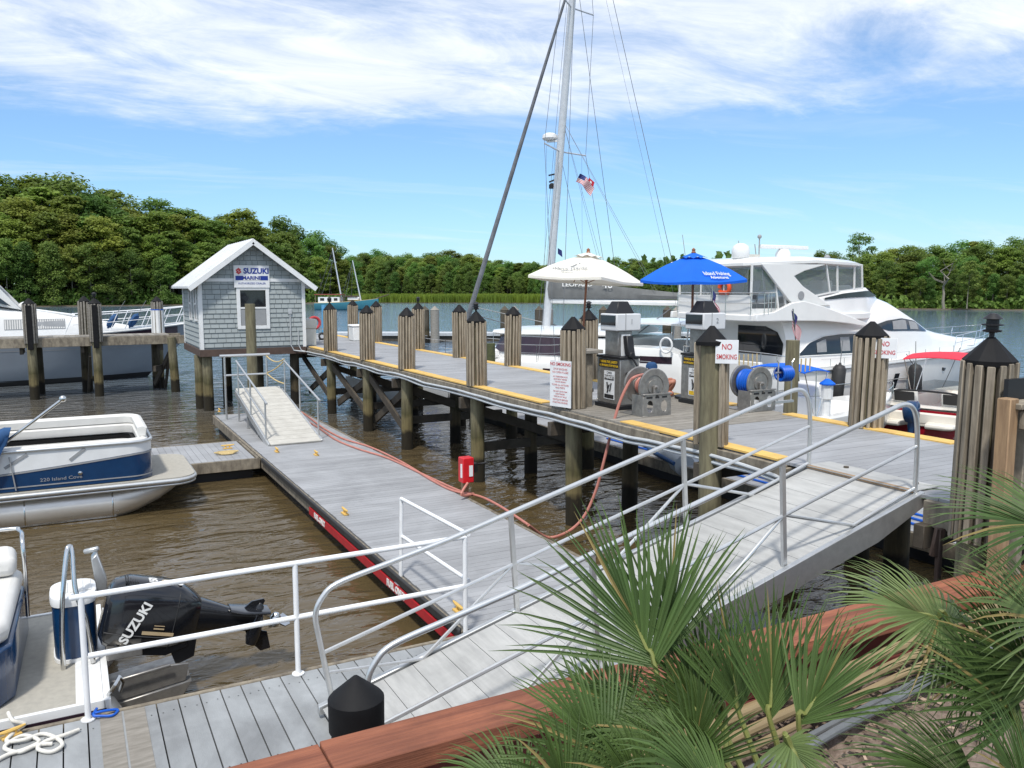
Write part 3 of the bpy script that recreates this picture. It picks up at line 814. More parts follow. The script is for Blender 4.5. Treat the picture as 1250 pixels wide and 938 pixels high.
# conduits along the near edge
for k, (z, dx) in enumerate(((1.985, 0.0), (1.905, 0.02))):
    pts = []
    y = 29.5; R = random.Random(k)
    while y > 7.0:
        near = min(abs(y-q) for q in (27.2,23.35,20.2,16.05,12.22,8.45))
        pts.append((7.50 - 0.05*max(0, 1-near/0.8) + dx, y, z - 0.05*min(near,1.6)/1.6 + R.uniform(-0.012,0.012)))
        y -= 0.55
    pts += [(7.6,6.95,z-0.12),(7.9,6.7,z-0.35)]
    mb = MB(); mb.tube(smooth_path(pts,3), 0.026, 8)
    tag(mb.build('utility_pipe', pipe_grey, loc=(7.5,18,z)), 'grey utility pipe clipped along the near edge of the pier, %s of the pair' % ('upper','lower')[k], 'pipe', 'pipes along the pier')

# ------------------------------------------------------------------ floating docks
FZ = 0.45
def float_dock(label, x0, x1, y0, y1, across=True, name='floating_dock', m=None, z=FZ, **kw):
    t = thing(name, label, 'floating dock', ((x0+x1)/2,(y0+y1)/2,0), world=True)
    mb = MB()
    (boards_across if across else boards_along)(mb, x0+0.05, x1-0.05, y0+0.05, y1-0.05, z, **kw)
    mb.build('deck_boards', m or dock_grey, t)
    mb = MB()
    for a, b in (((x0,y0),(x1,y0)),((x1,y0),(x1,y1)),((x1,y1),(x0,y1)),((x0,y1),(x0,y0))):
        d = V((b[0]-a[0], b[1]-a[1], 0)).normalized()*0.028
        mb.bar((a[0]-d.x,a[1]-d.y,z-0.12), (b[0]-d.x*-1,b[1]-d.y*-1,z-0.12), 0.056, 0.24)
    mb.build('rim', old_wood, t, bevel=0.008)
    mb = MB(); mb.box(x0+0.12,x1-0.12,y0+0.12,y1-0.12,-0.35,z-0.16); mb.build('float', black_plastic, t)
    return t
main = float_dock('main floating dock of grey boards running parallel to the pier', 3.66, 6.18, 7.93, 25.6, w=0.14)
mb = MB()
mb.bar((3.615,7.95,0.43), (3.615,18.4,0.43), 0.05, 0.12); mb.build('bumper', rubber, main, bevel=0.02)
mb = MB(); mb.k = 0; mb.bar((3.60,7.95,0.29), (3.60,14.3,0.29), 0.03, 0.125)
mb.k = 1
for y in (13.6, 9.9):
    mb.text('FUEL ONLY', 0.125, (3.581,y,0.29), (0,-1,0), (0,0,1), bold=0.006, sx=1.05)
mb.build('fuel_strip', [red_strip, ink_white], main, label='red strip lettered FUEL ONLY')
finger = float_dock('short finger dock beside the blue pontoon boat, joined to the long dock', -2.0, 3.58, 18.62, 21.0, False, 'finger_dock')
screw = mat('screw_head', (0.06,0.06,0.06), rough=0.5, metal=0.6)
near = float_dock('wide boarded dock in the foreground under the foot of the gangway', -6.0, 7.0, 5.05, 7.86, False, 'foreground_dock', plank_grey, w=0.185, gap=0.012, th=0.05)
nb = near.children[0]; sv, sf = [], []
R = random.Random(8); x = -6+0.05
while x < 6.9:                               # two screws in every board at each joist
    for y in (5.35, 6.45, 7.62):
        for dx in (0.04, 0.13):
            cx, cy = x+dx+R.uniform(-.008,.008), y+R.uniform(-.02,.02); o_ = len(sv)
            sv += [V((cx+0.007*math.cos(q*1.0472), cy+0.007*math.sin(q*1.0472), FZ+0.0035)) for q in range(6)]; sf.append(tuple(range(o_,o_+6)))
    x += 0.185
b_ = MB(); b_.add(sv, sf); so = b_.build('screws', screw, near, smooth=0, normals=False); so['kind'] = 'stuff'
mb = MB()
for x in (0.06, 0.25): mb.box(x, x+0.172, 5.1, 7.8, FZ-0.03, FZ+0.006)
mb.build('bare_plank', grey_wood, near, label='two bare weathered planks among the grey boards')
outer = float_dock('low floating dock behind the pier seen between its piles', 11.35, 12.85, 4.5, 24.5, True, 'mooring_dock')
# cleats
def cleat(x, y, label, rz=0, s=1.0, grp='yellow dock cleats', z=FZ):
    mb = MB()
    mb.box(-0.10*s,0.10*s,-0.04*s,0.04*s,0,0.02*s)
    for q in (-0.045, 0.045): mb.tube([(q*s,0,0.01),(q*s,0,0.07*s)], 0.016*s, 7)
    mb.tube([(-0.15*s,0,0.085*s),(-0.06*s,0,0.075*s),(0.06*s,0,0.075*s),(0.15*s,0,0.085*s)], [0.012*s,0.022*s,0.022*s,0.012*s], 7)
    o = mb.build('cleat', yellow, smooth=40); o.location = (x,y,z+0.004); o.rotation_euler.z = rz
    return tag(o, label, 'cleat', grp)
for px, py, lab in ((421,628,'yellow cleat on the long dock in the middle of the open boards'),(560,748,'yellow cleat behind the white gate by the red strip'),(386,556,'yellow cleat on the long dock below the foot of the ramp'),
                    (338,552,'yellow cleat at the inner corner of finger and long dock'),(330,519,'yellow cleat on the long dock left of the ramp'),(268,503,'yellow cleat at the far corner of the long dock')):
    q = atz(px, py, FZ); cleat(q.x, q.y, lab, rad(90))
q = atz(278, 548, FZ); cleat(q.x, q.y, 'yellow cleat wrapped in tan rope on the finger dock edge', 0)
mb = MB(); q = atz(347, 572, FZ)
mb.tube([(q.x-0.25+0.05*math.cos(i),q.y+0.06*math.sin(i*1.3),FZ+0.05+0.01*math.sin(i*2)) for i in range(10)], 0.022, 6)
q = atz(277, 555, FZ); mb = MB()
for k in range(3): mb.tube([(q.x+(0.16+0.05*k)*math.cos(a/8*6.28), q.y+0.10*math.sin(a/8*6.28)+0.03*k, FZ+0.025+0.012*k) for a in range(9)], 0.016, 6)
tag(mb.build('rope_coil', rope_tan, loc=(q.x,q.y,FZ)), 'small tan rope coil lying on the finger dock', 'rope')

# ------------------------------------------------------------------ shed
SX0, SX1, SY0, SY1 = 3.95, 7.47, 29.65, 33.9
SZ0, EZ, RZ = 2.12, 4.47, 5.80
shed = thing('shed', 'small grey shingled shed with a white gable roof on piles', 'shed', (5.7,31.7,2.1), world=True)
mb = MB(); xm = (SX0+SX1)/2
mb.k = 1; mb.prism([(SX0,SZ0),(SX1,SZ0),(SX1,EZ+0.02),(xm,RZ-0.06),(SX0,EZ+0.02)], lambda a,b,t: V((a, SY0+t*(SY1-SY0), b)))
mb.k = 0; R = random.Random(5)
row = 0; z = SZ0+0.05
while z < RZ-0.15:                        # courses of shingles on the front gable and the left side
    h = 0.165
    lo, hi = SX0, SX1
    if z+h > EZ: f = (z+h-EZ)/(RZ-EZ); lo = lerp(SX0, xm, f)+0.02; hi = lerp(SX1, xm, f)-0.02
    x = lo - R.uniform(0, 0.2)
    while x < hi:
        w = R.uniform(0.19, 0.30)
        a, b = max(x, lo), min(x+w-0.014, hi)
        if b-a > 0.03: mb.add([(a,SY0-0.030,z+0.018),(b,SY0-0.030,z+0.018),(b,SY0-0.006,z+h),(a,SY0-0.006,z+h),(a,SY0,z+0.018),(b,SY0,z+0.018),(b,SY0+0.001,z+h),(a,SY0+0.001,z+h)], [(0,1,2,3),(4,5,1,0),(1,5,6,2),(0,3,7,4)])
        x += w
    if z+h < EZ:
        y = SY0 + R.uniform(-0.2,0)
        while y < SY1:
            w = R.uniform(0.19, 0.30); a, b = max(y,SY0), min(y+w-0.014,SY1)
            if b-a > 0.03: mb.add([(SX0-0.030,a,z+0.018),(SX0-0.030,b,z+0.018),(SX0-0.006,b,z+h),(SX0-0.006,a,z+h),(SX0,a,z+0.018),(SX0,b,z+0.018),(SX0,b,z+h),(SX0,a,z+h)], [(3,2,1,0),(0,1,5,4),(1,2,6,5),(4,7,3,0)])
            y += w
    z += h
mb.build('wall', [shingle, shingle_back], shed, smooth=0, normals=False)
mb = MB()
ox, oy, th = 0.38, 0.36, 0.065
for s in (-1, 1):
    x_e = xm + s*((SX1-SX0)/2 + ox); sl = (RZ-EZ)/((SX1-SX0)/2); ze = RZ - sl*abs(x_e-xm)
    n_ = V((s*sl, 0, 1)).normalized()*th
    P0 = [V((xm,SY0-oy,RZ)), V((x_e,SY0-oy,ze)), V((x_e,SY1+oy,ze)), V((xm,SY1+oy,RZ))]
    mb.loft([P0, [p + V((0,0,n_.length/n_.normalized().z)) for p in P0]])
    k = 1
    L_ = math.hypot(x_e-xm, RZ-ze)
    y = SY0-oy+0.25
    while y < SY1+oy:                     # standing seams of the metal roof
        a, b = V((xm,y,RZ+th*1.18)), V((x_e,y,ze+th*1.18)); mb.bar(a, b, 0.03, 0.035); y += 0.42
rf = mb.build('roof', roof_white, shed, bevel=0.006)
mb = MB()
for x in (SX0-0.035, SX1-0.085): mb.cut(); mb.box(x, x+0.12, SY0-0.045, SY0+0.03, SZ0, EZ-0.03)
mb.cut(); mb.box(SX0-0.045, SX0-0.002, SY0+0.032, SY0+0.12, SZ0, EZ-0.02); mb.cut(); mb.box(SX0-0.045, SX0-0.002, SY1-0.12, SY1, SZ0, EZ-0.02)
mb.cut(); mb.box(SX0+0.09, SX1-0.09, SY0-0.042, SY0-0.001, 4.42, 4.53)
for s in (-1, 1):
    sl = (RZ-EZ)/((SX1-SX0)/2); xe = xm + s*((SX1-SX0)/2+ox-0.01)
    mb.cut(); mb.bar((xm,SY0-oy-0.012,RZ-0.03), (xe,SY0-oy-0.012,RZ-0.03-sl*abs(xe-xm)), 0.03, 0.17, up=(0,0,1))
mb.build('trim', white_paint, shed, bevel=0.004)
mb = MB(); mb.box(SX0-0.06, SX1+0.02, SY0-0.06, SY1+0.05, SZ0-0.24, SZ0-0.001); mb.build('skirt', brown_trim, shed, bevel=0.005)
def shed_window(c, w, h, front=True):
    cx, cz = c
    def P(a, b, d):
        return V((cx+a, SY0-0.025-d, cz+b)) if front else V((SX0-0.025-d, cx-a, cz+b))
    fr = MB()
    def slab(a0,a1,b0,b1,d0,d1):
        fr.loft([[P(a0,b0,d0),P(a1,b0,d0),P(a1,b1,d0),P(a0,b1,d0)],[P(a0,b0,d1),P(a1,b0,d1),P(a1,b1,d1),P(a0,b1,d1)]])
    f = 0.12 if front else 0.07
    slab(-w/2-f,-w/2,-h/2-f,h/2+f,-0.02,0.035); slab(w/2,w/2+f,-h/2-f,h/2+f,-0.02,0.035)
    slab(-w/2,w/2,h/2,h/2+f,-0.02,0.034); slab(-w/2,w/2,-h/2-f,-h/2,-0.02,0.034); slab(-w/2,w/2,-0.03,0.03,-0.02,0.025)
    win = fr.build('window', white_paint, shed, bevel=0.004)
    g = MB(); g.add([P(-w/2,-h/2,0.006),P(w/2,-h/2,0.006),P(w/2,h/2,0.006),P(-w/2,h/2,0.006)], [(0,1,2,3)]); g.build('pane', dark_glass, win)
    b = MB(); b.add([P(-w/2+.01,-h/2+.01,0.012),P(w/2-.01,-h/2+.01,0.012),P(w/2-.01,-0.04,0.012),P(-w/2+.01,-0.04,0.012)], [(0,1,2,3)]) if front else None
    if front: b.build('blind', ink_grey, win)
shed_window((5.70,3.52), 0.86, 1.22)
shed_window((30.45,3.66), 0.42, 1.05, False); shed_window((31.75,3.66), 0.42, 1.05, False)
mb = MB(); mb.tube([(6.95,SY0-0.05,3.35),(6.95,SY0-0.05,2.2),(7.05,SY0-0.06,2.0),(7.4,SY0-0.2,1.95)], 0.022, 8); mb.tube([(7.22,SY0-0.05,2.75),(7.22,SY0-0.05,2.2),(7.3,SY0-0.1,2.0),(7.5,SY0-0.2,1.93)], 0.018, 8)
mb.box(6.89,7.01,SY0-0.075,SY0-0.02,3.3,3.48); mb.build('conduit', pipe_grey, shed)
sg = thing('sign', 'blue and white outboard dealer sign above the shed window', 'sign', (5.67,SY0-0.07,4.56), world=True)
mb = MB(); mb.box(5.08,6.27,SY0-0.085,SY0-0.06,4.22,4.98); mb.build('board', sign_white, sg)
mb = MB(); yq = SY0-0.088
mb.k = 0; mb.text('SUZUKI', 0.255, (5.83,yq,4.78), (1,0,0), (0,0,1), sx=0.98, bold=0.010)
mb.box(5.13,6.22,yq-0.002,yq+0.001,4.47,4.62)
mb.k = 1; mb.box(5.38,5.97,yq-0.004,yq-0.001,4.465,4.625)
mb.k = 0; mb.text('MARINE', 0.165, (5.675,yq-0.006,4.545), (1,0,0), (0,0,1), sx=1.1, bold=0.006); mb.text('AUTHORIZED DEALER', 0.092, (5.675,yq,4.36), (1,0,0), (0,0,1), sx=1.0)
mb.k = 2                                  # the red angular S emblem
for dx in (0,):
    E = [(-.10,.02),(-.02,.11),(.10,.03),(.05,-.01),(-.01,.035),(-.05,.0),(.10,-.03),(.02,-.12),(-.10,-.04),(-.05,0.0),(.01,-.045),(.05,-.01)]
    A_ = [(-.10,.035),(0,.115),(.09,.045),(.045,.005),(-.005,.045),(-.04,.02),(.02,-.02),(-.035,-.06)]
    B_ = [(.10,-.035),(0,-.115),(-.09,-.045),(-.045,-.005),(.005,-.045),(.04,-.02),(-.02,.02),(.035,.06)]
    for Q in (A_, B_):
        for tri in ((0,1,4,5),(1,2,3,4),(0,5,6,7)):
            mb.add([V((5.24+Q[i][0], yq-0.003-0.0005*(Q is B_), 4.78+Q[i][1])) for i in tri], [(0,1,2,3)])
mb.build('lettering', [ink_blue, ink_white, ink_red], sg, smooth=0)
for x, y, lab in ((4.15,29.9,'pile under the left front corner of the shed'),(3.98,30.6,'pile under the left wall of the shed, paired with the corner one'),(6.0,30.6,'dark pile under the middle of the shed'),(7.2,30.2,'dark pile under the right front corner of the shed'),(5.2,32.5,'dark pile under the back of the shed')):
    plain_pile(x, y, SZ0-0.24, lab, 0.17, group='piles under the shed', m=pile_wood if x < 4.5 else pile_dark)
for x, y, s, lab in ((7.75,30.5,1.0,'pale plastic dock box standing against the right side of the shed'),(10.25,32.4,0.9,'low white dock box between the far posts')):
    t = thing('dock_box', lab, 'dock box', (x,y,DZ), world=True)
    mb = MB(); mb.box(x-0.27*s,x+0.27*s,y-0.35*s,y+0.35*s,DZ+0.005,DZ+0.62*s); mb.build('body', beige_plastic if s == 1 else white_paint, t, bevel=0.03, seg=2)
    mb = MB(); mb.box(x-0.30*s,x+0.30*s,y-0.38*s,y+0.38*s,DZ+0.625*s,DZ+(0.98 if s == 1 else 0.72)*s); mb.build('lid', beige_plastic if s == 1 else white_paint, t, bevel=0.05, seg=2)
lr = thing('life_ring_stand', 'red and white ring hung on a small wheeled rack by the shed', 'life ring stand', (8.4,32.3,DZ), world=True)
mb = MB()
for z in (0.08,0.28,0.5): mb.bar((8.1,32.3,DZ+z),(9.0,32.3,DZ+z),0.03,0.03)
for x in (8.1,8.4,8.7,9.0): mb.bar((x,32.3,DZ),(x,32.3,DZ+0.52),0.03,0.03)
mb.build('rack', alu, lr)
mb = MB(); mb.tube([(8.5+0.22*math.cos(a/16*6.283),32.24,DZ+0.75+0.22*math.sin(a/16*6.283)) for a in range(16)], 0.055, 8, closed=True); mb.build('ring', ink_red, lr)
for x in (8.28,8.8):
    mb = MB(); mb.tube([(x+0.12*math.cos(a/12*6.283),32.24,DZ+0.22+0.12*math.sin(a/12*6.283)) for a in range(12)], 0.04, 7, closed=True); mb.build('wheel', rubber, lr)

# ------------------------------------------------------------------ left pier
LZ = 2.33
lp = thing('side_pier', 'old timber pier running left from the shed past the moored cruiser', 'pier', (-2,37,0), world=True)
mb = MB(); boards_along(mb, -22, 3.6, 36.15, 37.75, LZ, 0.19); mb.build('deck_boards', grey_wood, lp)
mb = MB(); mb.bar((-22,36.1,LZ-0.2),(4.2,36.1,LZ-0.2),0.09,0.34); mb.cut(); mb.bar((-22,37.8,LZ-0.2),(4.2,37.8,LZ-0.2),0.09,0.34); mb.build('fascia', old_wood, lp, bevel=0.01)
mb = MB()
for x in (-6.4,-1.2,0.85,3.7):
    mb.cut(); mb.bar((x-0.4,36.2,LZ-0.5),(x-0.4,37.7,LZ-0.5),0.12,0.25)
for x in (0.7,3.6): mb.cut(); mb.bar((x,36.3,1.6),(x-0.1,37.6,0.0),0.08,0.2)
mb.cut(); mb.bar((3.65,36.2,1.7),(3.1,37.6,0.2),0.08,0.2); mb.cut(); mb.bar((3.0,36.3,0.95),(3.7,37.5,0.95),0.1,0.22)
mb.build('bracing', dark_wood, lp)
def cut_post(x, y, zt, lab, lantern=False, board=False):
    t = thing('dock_post', lab, 'dock post', (x,y,0), 'posts of the left pier', world=True)
    post_parts(t, x, y, zt, r=0.21, ns=12, z0=LZ-0.2, lantern=lantern, sm=grey_wood)
    if board:                                # black rubbing board on the dock side
        mb = MB(); mb.obox((x-0.02,y-0.235,(1.9+zt-0.16)/2), 0.19, 0.05, zt-0.16-1.9); mb.build('rubbing_board', black_cap, t, bevel=0.008)
    return t
cut_post(-1.25, 36.0, 3.72, 'dark weathered post left on the side pier in front of the cruiser cabin', board=True)
cut_post(0.95, 35.95, 3.72, 'dark post with a lantern, right one of the close pair on the side pier', True, True)
cut_post(0.62, 37.85, 3.78, 'pale slatted post, left one of the close pair on the side pier')
t = cut_post(3.35, 37.9, 3.75, 'slatted post wrapped in a white sleeve by the left wall of the shed')
mb = MB(); mb.lathe([(0.255,LZ),(0.255,3.28)], 8, (3.35,37.9,0)); mb.build('sleeve', white_paint, t, smooth=20)
mb = MB(); mb.lathe([(0.26,3.28),(0.26,3.32)], 8, (3.35,37.9,0)); mb.build('band', hose_blue, t, smooth=20)
plain_pile(3.72, 36.0, LZ-0.1, 'leaning timber pile at the end of the side pier by the shed', 0.17, group=None, lean=(-0.06,0))
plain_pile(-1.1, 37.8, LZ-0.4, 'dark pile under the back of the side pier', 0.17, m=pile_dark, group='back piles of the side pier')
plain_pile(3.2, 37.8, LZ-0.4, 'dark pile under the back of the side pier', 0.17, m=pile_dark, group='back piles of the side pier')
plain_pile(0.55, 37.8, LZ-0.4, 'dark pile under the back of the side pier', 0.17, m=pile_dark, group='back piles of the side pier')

# ------------------------------------------------------------------ outer breakwater dock
FW_ = V((_sy, _cy, 0)); RT_ = V((_cy, -_sy, 0))
ob = thing('breakwater_dock', 'long low concrete dock far out across the open river', 'dock', (FW_*66), world=True)
A0, A1 = polar(395, 67), polar(1010, 66)
mb = MB(); mb.bar((A0.x,A0.y,0.55), (A1.x,A1.y,0.55), 2.2, 0.22); mb.build('deck', pipe_grey, ob)
mb = MB(); mb.bar((A0.x,A0.y,0.15), (A1.x,A1.y,0.15), 1.9, 0.5); mb.build('float', dark_wood, ob)
for px, lab in ((664,'cluster of dark and pale mooring piles left of the cream parasol'),(742,'cluster of mooring piles seen behind the first fuel pump'),(820,'cluster of mooring piles left of the blue parasol pole'),(525,'mooring piles standing far out left of the lone far post'),(622,'small mooring piles out on the river behind the catamaran bow')):
    c_ = polar(px, 64)
    t = thing('mooring_piles', lab, 'mooring pile', c_, 'pile clusters on the breakwater dock', world=True)
    for k in (-1, 1):
        q = c_ + RT_*0.38*k
        mb = MB(); mb.lathe([(0.36,-1),(0.34,2.5),(0.36,2.52),(0.02,2.85)], 12, q); mb.build('pile', grey_wood if k > 0 else pile_dark, t)
# ------------------------------------------------------------------ gangway
def gz(x): return 2.1 + (x-7.68)*0.262
gw = thing('gangway', 'long aluminium gangway sloping from the pier down to the foreground dock', 'gangway', (4.7,6.1,1.3), world=True)
GY0, GY1 = 5.36, 6.86
gax = V((1,0,0.262)).normalized(); gup = V((-0.262,0,1)).normalized()
mb = MB(); x = 1.78
while x < 7.62:
    w = 0.28
    mb.obox((x+w/2, (GY0+GY1)/2, gz(x+w/2)-0.02), w*1.034-0.005, GY1-GY0-0.1, 0.035, gax, (0,1,0)); x += w
mb.build('tread_plates', alu_deck, gw)
mb = MB()
for y in (GY0, GY1): 
    mb.cut(); mb.loft([[V((x,y-0.03,gz(x)+0.02)),V((x,y+0.03,gz(x)+0.02)),V((x,y+0.03,gz(x)-d)),V((x,y-0.03,gz(x)-d))] for x,d in ((1.75,0.06),(2.4,0.2),(7.0,0.24),(7.68,0.14))])
for x in (2.6,3.8,5.0,6.2,7.2): mb.cut(); mb.bar((x,GY0,gz(x)-0.14),(x,GY1,gz(x)-0.14),0.06,0.1)
mb.build('side_beam', alu, gw, bevel=0.006)
mb = MB(); mb.box(7.60,8.02,GY0+0.05,GY1-0.02,2.112,2.122); mb.build('hinge_plate', alu_deck, gw)
mb = MB(); mb.bar((7.63,GY0+0.06,2.108),(7.63,GY1-0.04,2.108),0.05,0.03)
mb.build('edge_strip', new_wood, gw)
mb = MB()
for y in (5.6, 6.5): mb.cut(); mb.lathe([(0.03,0),(0.03,0.02),(0.0,0.025)], 10, (7.9,y,2.12))
mb.build('bolt', dark_wood, gw)
def gang_rail(y):
    m = MB(); h = 1.0
    top = [(1.86,y,gz(1.86)+0.08),(1.77,y,gz(1.77)+0.62),(1.74,y,gz(1.74)+0.86),(1.80,y,gz(1.80)+0.99),(1.93,y,gz(1.93)+1.06),(2.3,y,gz(2.3)+h+0.05)]
    q = smooth_path(top, 5)
    top2 = [(3.0,y,gz(3.0)+h+0.02),(7.15,y,gz(7.15)+h+0.02),(7.38,y,gz(7.38)+h+0.01),(7.53,y,gz(7.53)+h-0.07),(7.61,y,gz(7.61)+h-0.25),(7.64,y,gz(7.64)+0.4),(7.64,y,gz(7.64)-0.08)]
    q2 = smooth_path(top2[1:], 5)
    m.tube(q + [V(top2[0])] + q2, 0.025, 10)
    m.tube([(1.80,y,gz(1.8)+0.5),(7.64,y,gz(7.64)+0.5)], 0.019, 8)
    for px in (3.66+0.04, 5.75+0.04):
        m.bar((px-0.06,y,gz(px)+h), (px+0.02,y,gz(px)-0.1), 0.045, 0.035, up=(0,1,0))
        for s in (-1, 1):
            m.tube([(px-0.02,y,gz(px)+0.5),(px+s*0.98,y,gz(px+s*0.98)+0.0)], 0.017, 8)
    m.tube([(6.7,y,gz(6.7)+0.02),(7.64,y,gz(7.64)+0.06)], 0.017, 8)
    m.tube([(2.72,y,gz(2.72)),(1.84,y,gz(1.84)+0.3)], 0.015, 8)
    return m.build('handrail', alu_rail, gw, smooth=40)
gang_rail(GY0+0.06); gang_rail(GY1-0.04)

# ------------------------------------------------------------------ white pipe rail on the foreground dock
wr = thing('white_railing', 'white pipe railing along the water side of the foreground dock', 'railing', (1.8,7.78,FZ), world=True)
mb = MB(); Y_ = 7.78
mb.tube([(-0.12,Y_,1.57),(3.6,Y_,1.57)], 0.026, 10); mb.cut(); mb.tube([(0.0,Y_,1.03),(3.6,Y_,1.03)], 0.026, 10); mb.build('rail', white_pipe, wr, smooth=40)
for x in (-0.03,1.80,3.60):
    mb = MB(); mb.tube([(x,Y_,FZ),(x,Y_,1.57)], 0.026, 10); mb.lathe([(0.06,0),(0.06,0.012)], 12, (x,Y_,FZ+0.004)); mb.build('post', white_pipe, wr, smooth=40)
wg = thing('white_gate', 'white pipe gate frame along the red strip edge of the long dock', 'gate', (3.70,8.9,FZ), world=True)
mb = MB(); mb.tube([(3.70,7.9,1.55),(3.70,9.95,1.48)], 0.024, 10); mb.cut(); mb.tube([(3.70,7.9,1.03),(3.70,9.95,0.98)], 0.024, 10); mb.build('rail', white_pipe, wg, smooth=40)
mb = MB(); mb.tube([(3.66,9.93,0.2),(3.70,9.95,1.48)], 0.026, 10); mb.build('post', white_pipe, wg, smooth=40)
mb = MB(); mb.box(3.60,3.72,9.86,10.02,0.2,0.36); mb.build('bracket', white_paint, wg, bevel=0.01)

# ------------------------------------------------------------------ ramp on the long dock
rp = thing('boarding_ramp', 'short aluminium boarding ramp with handrails on the long dock', 'ramp', (4.7,22,FZ), world=True)
def rz_(y): return 0.475 + (y-19.85)*(0.84/4.3)
rax = V((0,1,0.84/4.3)).normalized()
mb = MB(); y = 19.85
while y < 24.1:
    mb.obox((4.72,y+0.14,rz_(y+0.14)), 1.22, 0.275, 0.03, (1,0,0), rax); y += 0.28
mb.build('tread_plates', mat('ramp_grit', (0.50,0.485,0.44), (0.42,0.405,0.365), 0.85, scale=4, bump=0.3), rp)
mb = MB()
for x in (4.08,5.36): mb.cut(); mb.bar((x,19.9,rz_(19.9)-0.06),(x,24.15,rz_(24.15)-0.06),0.05,0.16)
for y in (21.3,22.7,24.0):
    for x in (4.12,5.32): mb.cut(); mb.bar((x,y,0.45),(x,y,rz_(y)),0.05,0.05)
mb.build('frame', alu, rp, bevel=0.005)
for x, ys in ((4.08,(20.2,22.0,23.7)),(5.36,(20.2,22.0,23.7))):
    mb = MB()
    mb.tube([(x,20.0,rz_(20.0)+0.95),(x,23.9,rz_(23.9)+0.92)], 0.025, 9); mb.tube([(x,20.2,rz_(20.2)+0.5),(x,23.8,rz_(23.8)+0.48)], 0.018, 8) if x < 5 else None
    for y in ys: mb.tube([(x,y,rz_(y)-0.1),(x,y,rz_(y)+0.94)], 0.022, 8)
    mb.build('handrail', alu, rp, smooth=40)
er = thing('end_barrier', 'pale rail frame closing the top of the boarding ramp', 'barrier', (4.3,24.6,FZ), world=True)
mb = MB(); mb.tube([(3.75,24.6,2.28),(5.15,24.6,2.28)], 0.04, 8); mb.tube([(3.85,24.6,1.72),(5.05,24.6,1.72)], 0.028, 8)
for x in (3.88,5.05): mb.tube([(x,24.6,FZ),(x,24.6,2.26)], 0.03, 8)
mb.build('frame', alu, er, smooth=40)
mb = MB()
for z0, z1, d in ((2.24,2.2,0.12),(1.75,2.15,0.05),(1.72,1.5,0.05)): mb.tube(sag((5.05,24.55,z0),(5.36,23.7,z1),d,8), 0.018, 6)
tag(mb.build('barrier_rope', rope_tan, loc=(5.2,24.2,1.8)), 'tan rope looped between the rail frame and the ramp handrail', 'rope')

# ------------------------------------------------------------------ red cabinet, hoses
fc = thing('fire_cabinet', 'red fire extinguisher cabinet on a wooden stake at the dock edge', 'fire cabinet', (6.3,13.55,0), world=True)
mb = MB(); mb.box(6.22,6.34,13.5,13.6,-0.6,1.05); mb.build('stake', new_wood, fc, bevel=0.006)
mb = MB(); mb.box(6.12,6.34,13.28,13.495,0.70,1.16); mb.build('body', red_box, fc, bevel=0.015, seg=2)
mb = MB(); mb.box(6.105,6.119,13.31,13.36,0.80,1.05); mb.box(6.24,6.31,13.268,13.279,0.82,1.02); mb.build('label', sign_white, fc)
mb = MB(); mb.tube([(6.42,13.45,0.98),(6.5,13.3,1.03),(6.62,13.25,1.05)],0.02,7); mb.box(6.36,6.46,13.36,13.48,0.86,1.03); mb.build('nozzle', black_plastic, fc, bevel=0.01)
def dz(px, py, z=FZ+0.022): return atz(px, py, z)
mb = MB()
p1 = [dz(*q) for q in ((358,497),(375,508),(395,523),(420,536),(452,546),(490,564),(530,588),(556,600),(585,606),(610,618),(645,641))]
p2 = [dz(*q) for q in ((362,509),(385,520),(410,537),(440,549),(475,560),(520,581),(560,599),(578,603))]
up = [(6.0,13.1,0.55),(6.18,13.22,0.72)]
mb.tube(smooth_path(p1,6), 0.023, 8)
tag(mb.build('fuel_hose', hose_red, loc=tuple(p1[4])), 'faded red hose lying along the long dock towards the pier, outer of the two', 'hose', 'red hoses')
mb = MB(); mb.tube(smooth_path(p2+up,6), 0.023, 8)
tag(mb.build('fuel_hose', hose_red, loc=tuple(p2[4])), 'faded red hose lying along the long dock and ending at the red cabinet', 'hose', 'red hoses')
for k, dy in enumerate((0.25, 0.6, 0.95)):
    mb = MB(); mb.tube(smooth_path([(11.5+dy*0.8,8.2,FZ+0.02),(11.5+dy*0.8,12,FZ+0.02),(11.52+dy*0.8,15.5+dy,FZ+0.02),(11.6+dy*0.5,16.6+dy,FZ+0.02)],5), 0.024, 7)
    tag(mb.build('water_hose', hose_blue, loc=(12,12,FZ)), 'blue hose stretched along the low dock under the pier', 'hose', 'blue hoses under the pier')

# ------------------------------------------------------------------ signs
def panel(mb, L, Rr, z0, z1, th=0.012):
    L, Rr = V(L), V(Rr); d = (Rr-L).normalized(); n = V((-d.y,d.x,0))
    mb.loft([[V((p.x,p.y,z))+n*k for p, z in ((L,z0),(Rr,z0),(Rr,z1),(L,z1))] for k in (0, th)])
    return d, -n
t = thing('rules_sign', 'tall white sign with faded red rules fixed to a post on the near edge', 'sign', (7.54,12.25,2.5), world=True)
mb = MB(); A, B = V((7.435,12.455,0)), V((7.56,11.965,0)); d, n = panel(mb, A, B, 2.14, 2.95); mb.build('board', sign_white, t)
mb = MB(); c0 = (A+B)/2 + n*0.003
def line(s, z, size, k=0, sx=1.0): mb.k = k; mb.text(s, size, V((c0.x,c0.y,z)), d, (0,0,1), sx=sx, depth=0.001, bold=0.0005)
line('NO SMOKING', 2.885, 0.078); line('STOP ENGINES', 2.80, 0.05, 1); line('NO OPEN FLAME', 2.745, 0.05, 1)
for i, s in enumerate(('ALL PASSENGERS MUST', 'LEAVE BOAT BEFORE', 'FUELING BEGINS')): line(s, 2.67-i*0.045, 0.034, 1)
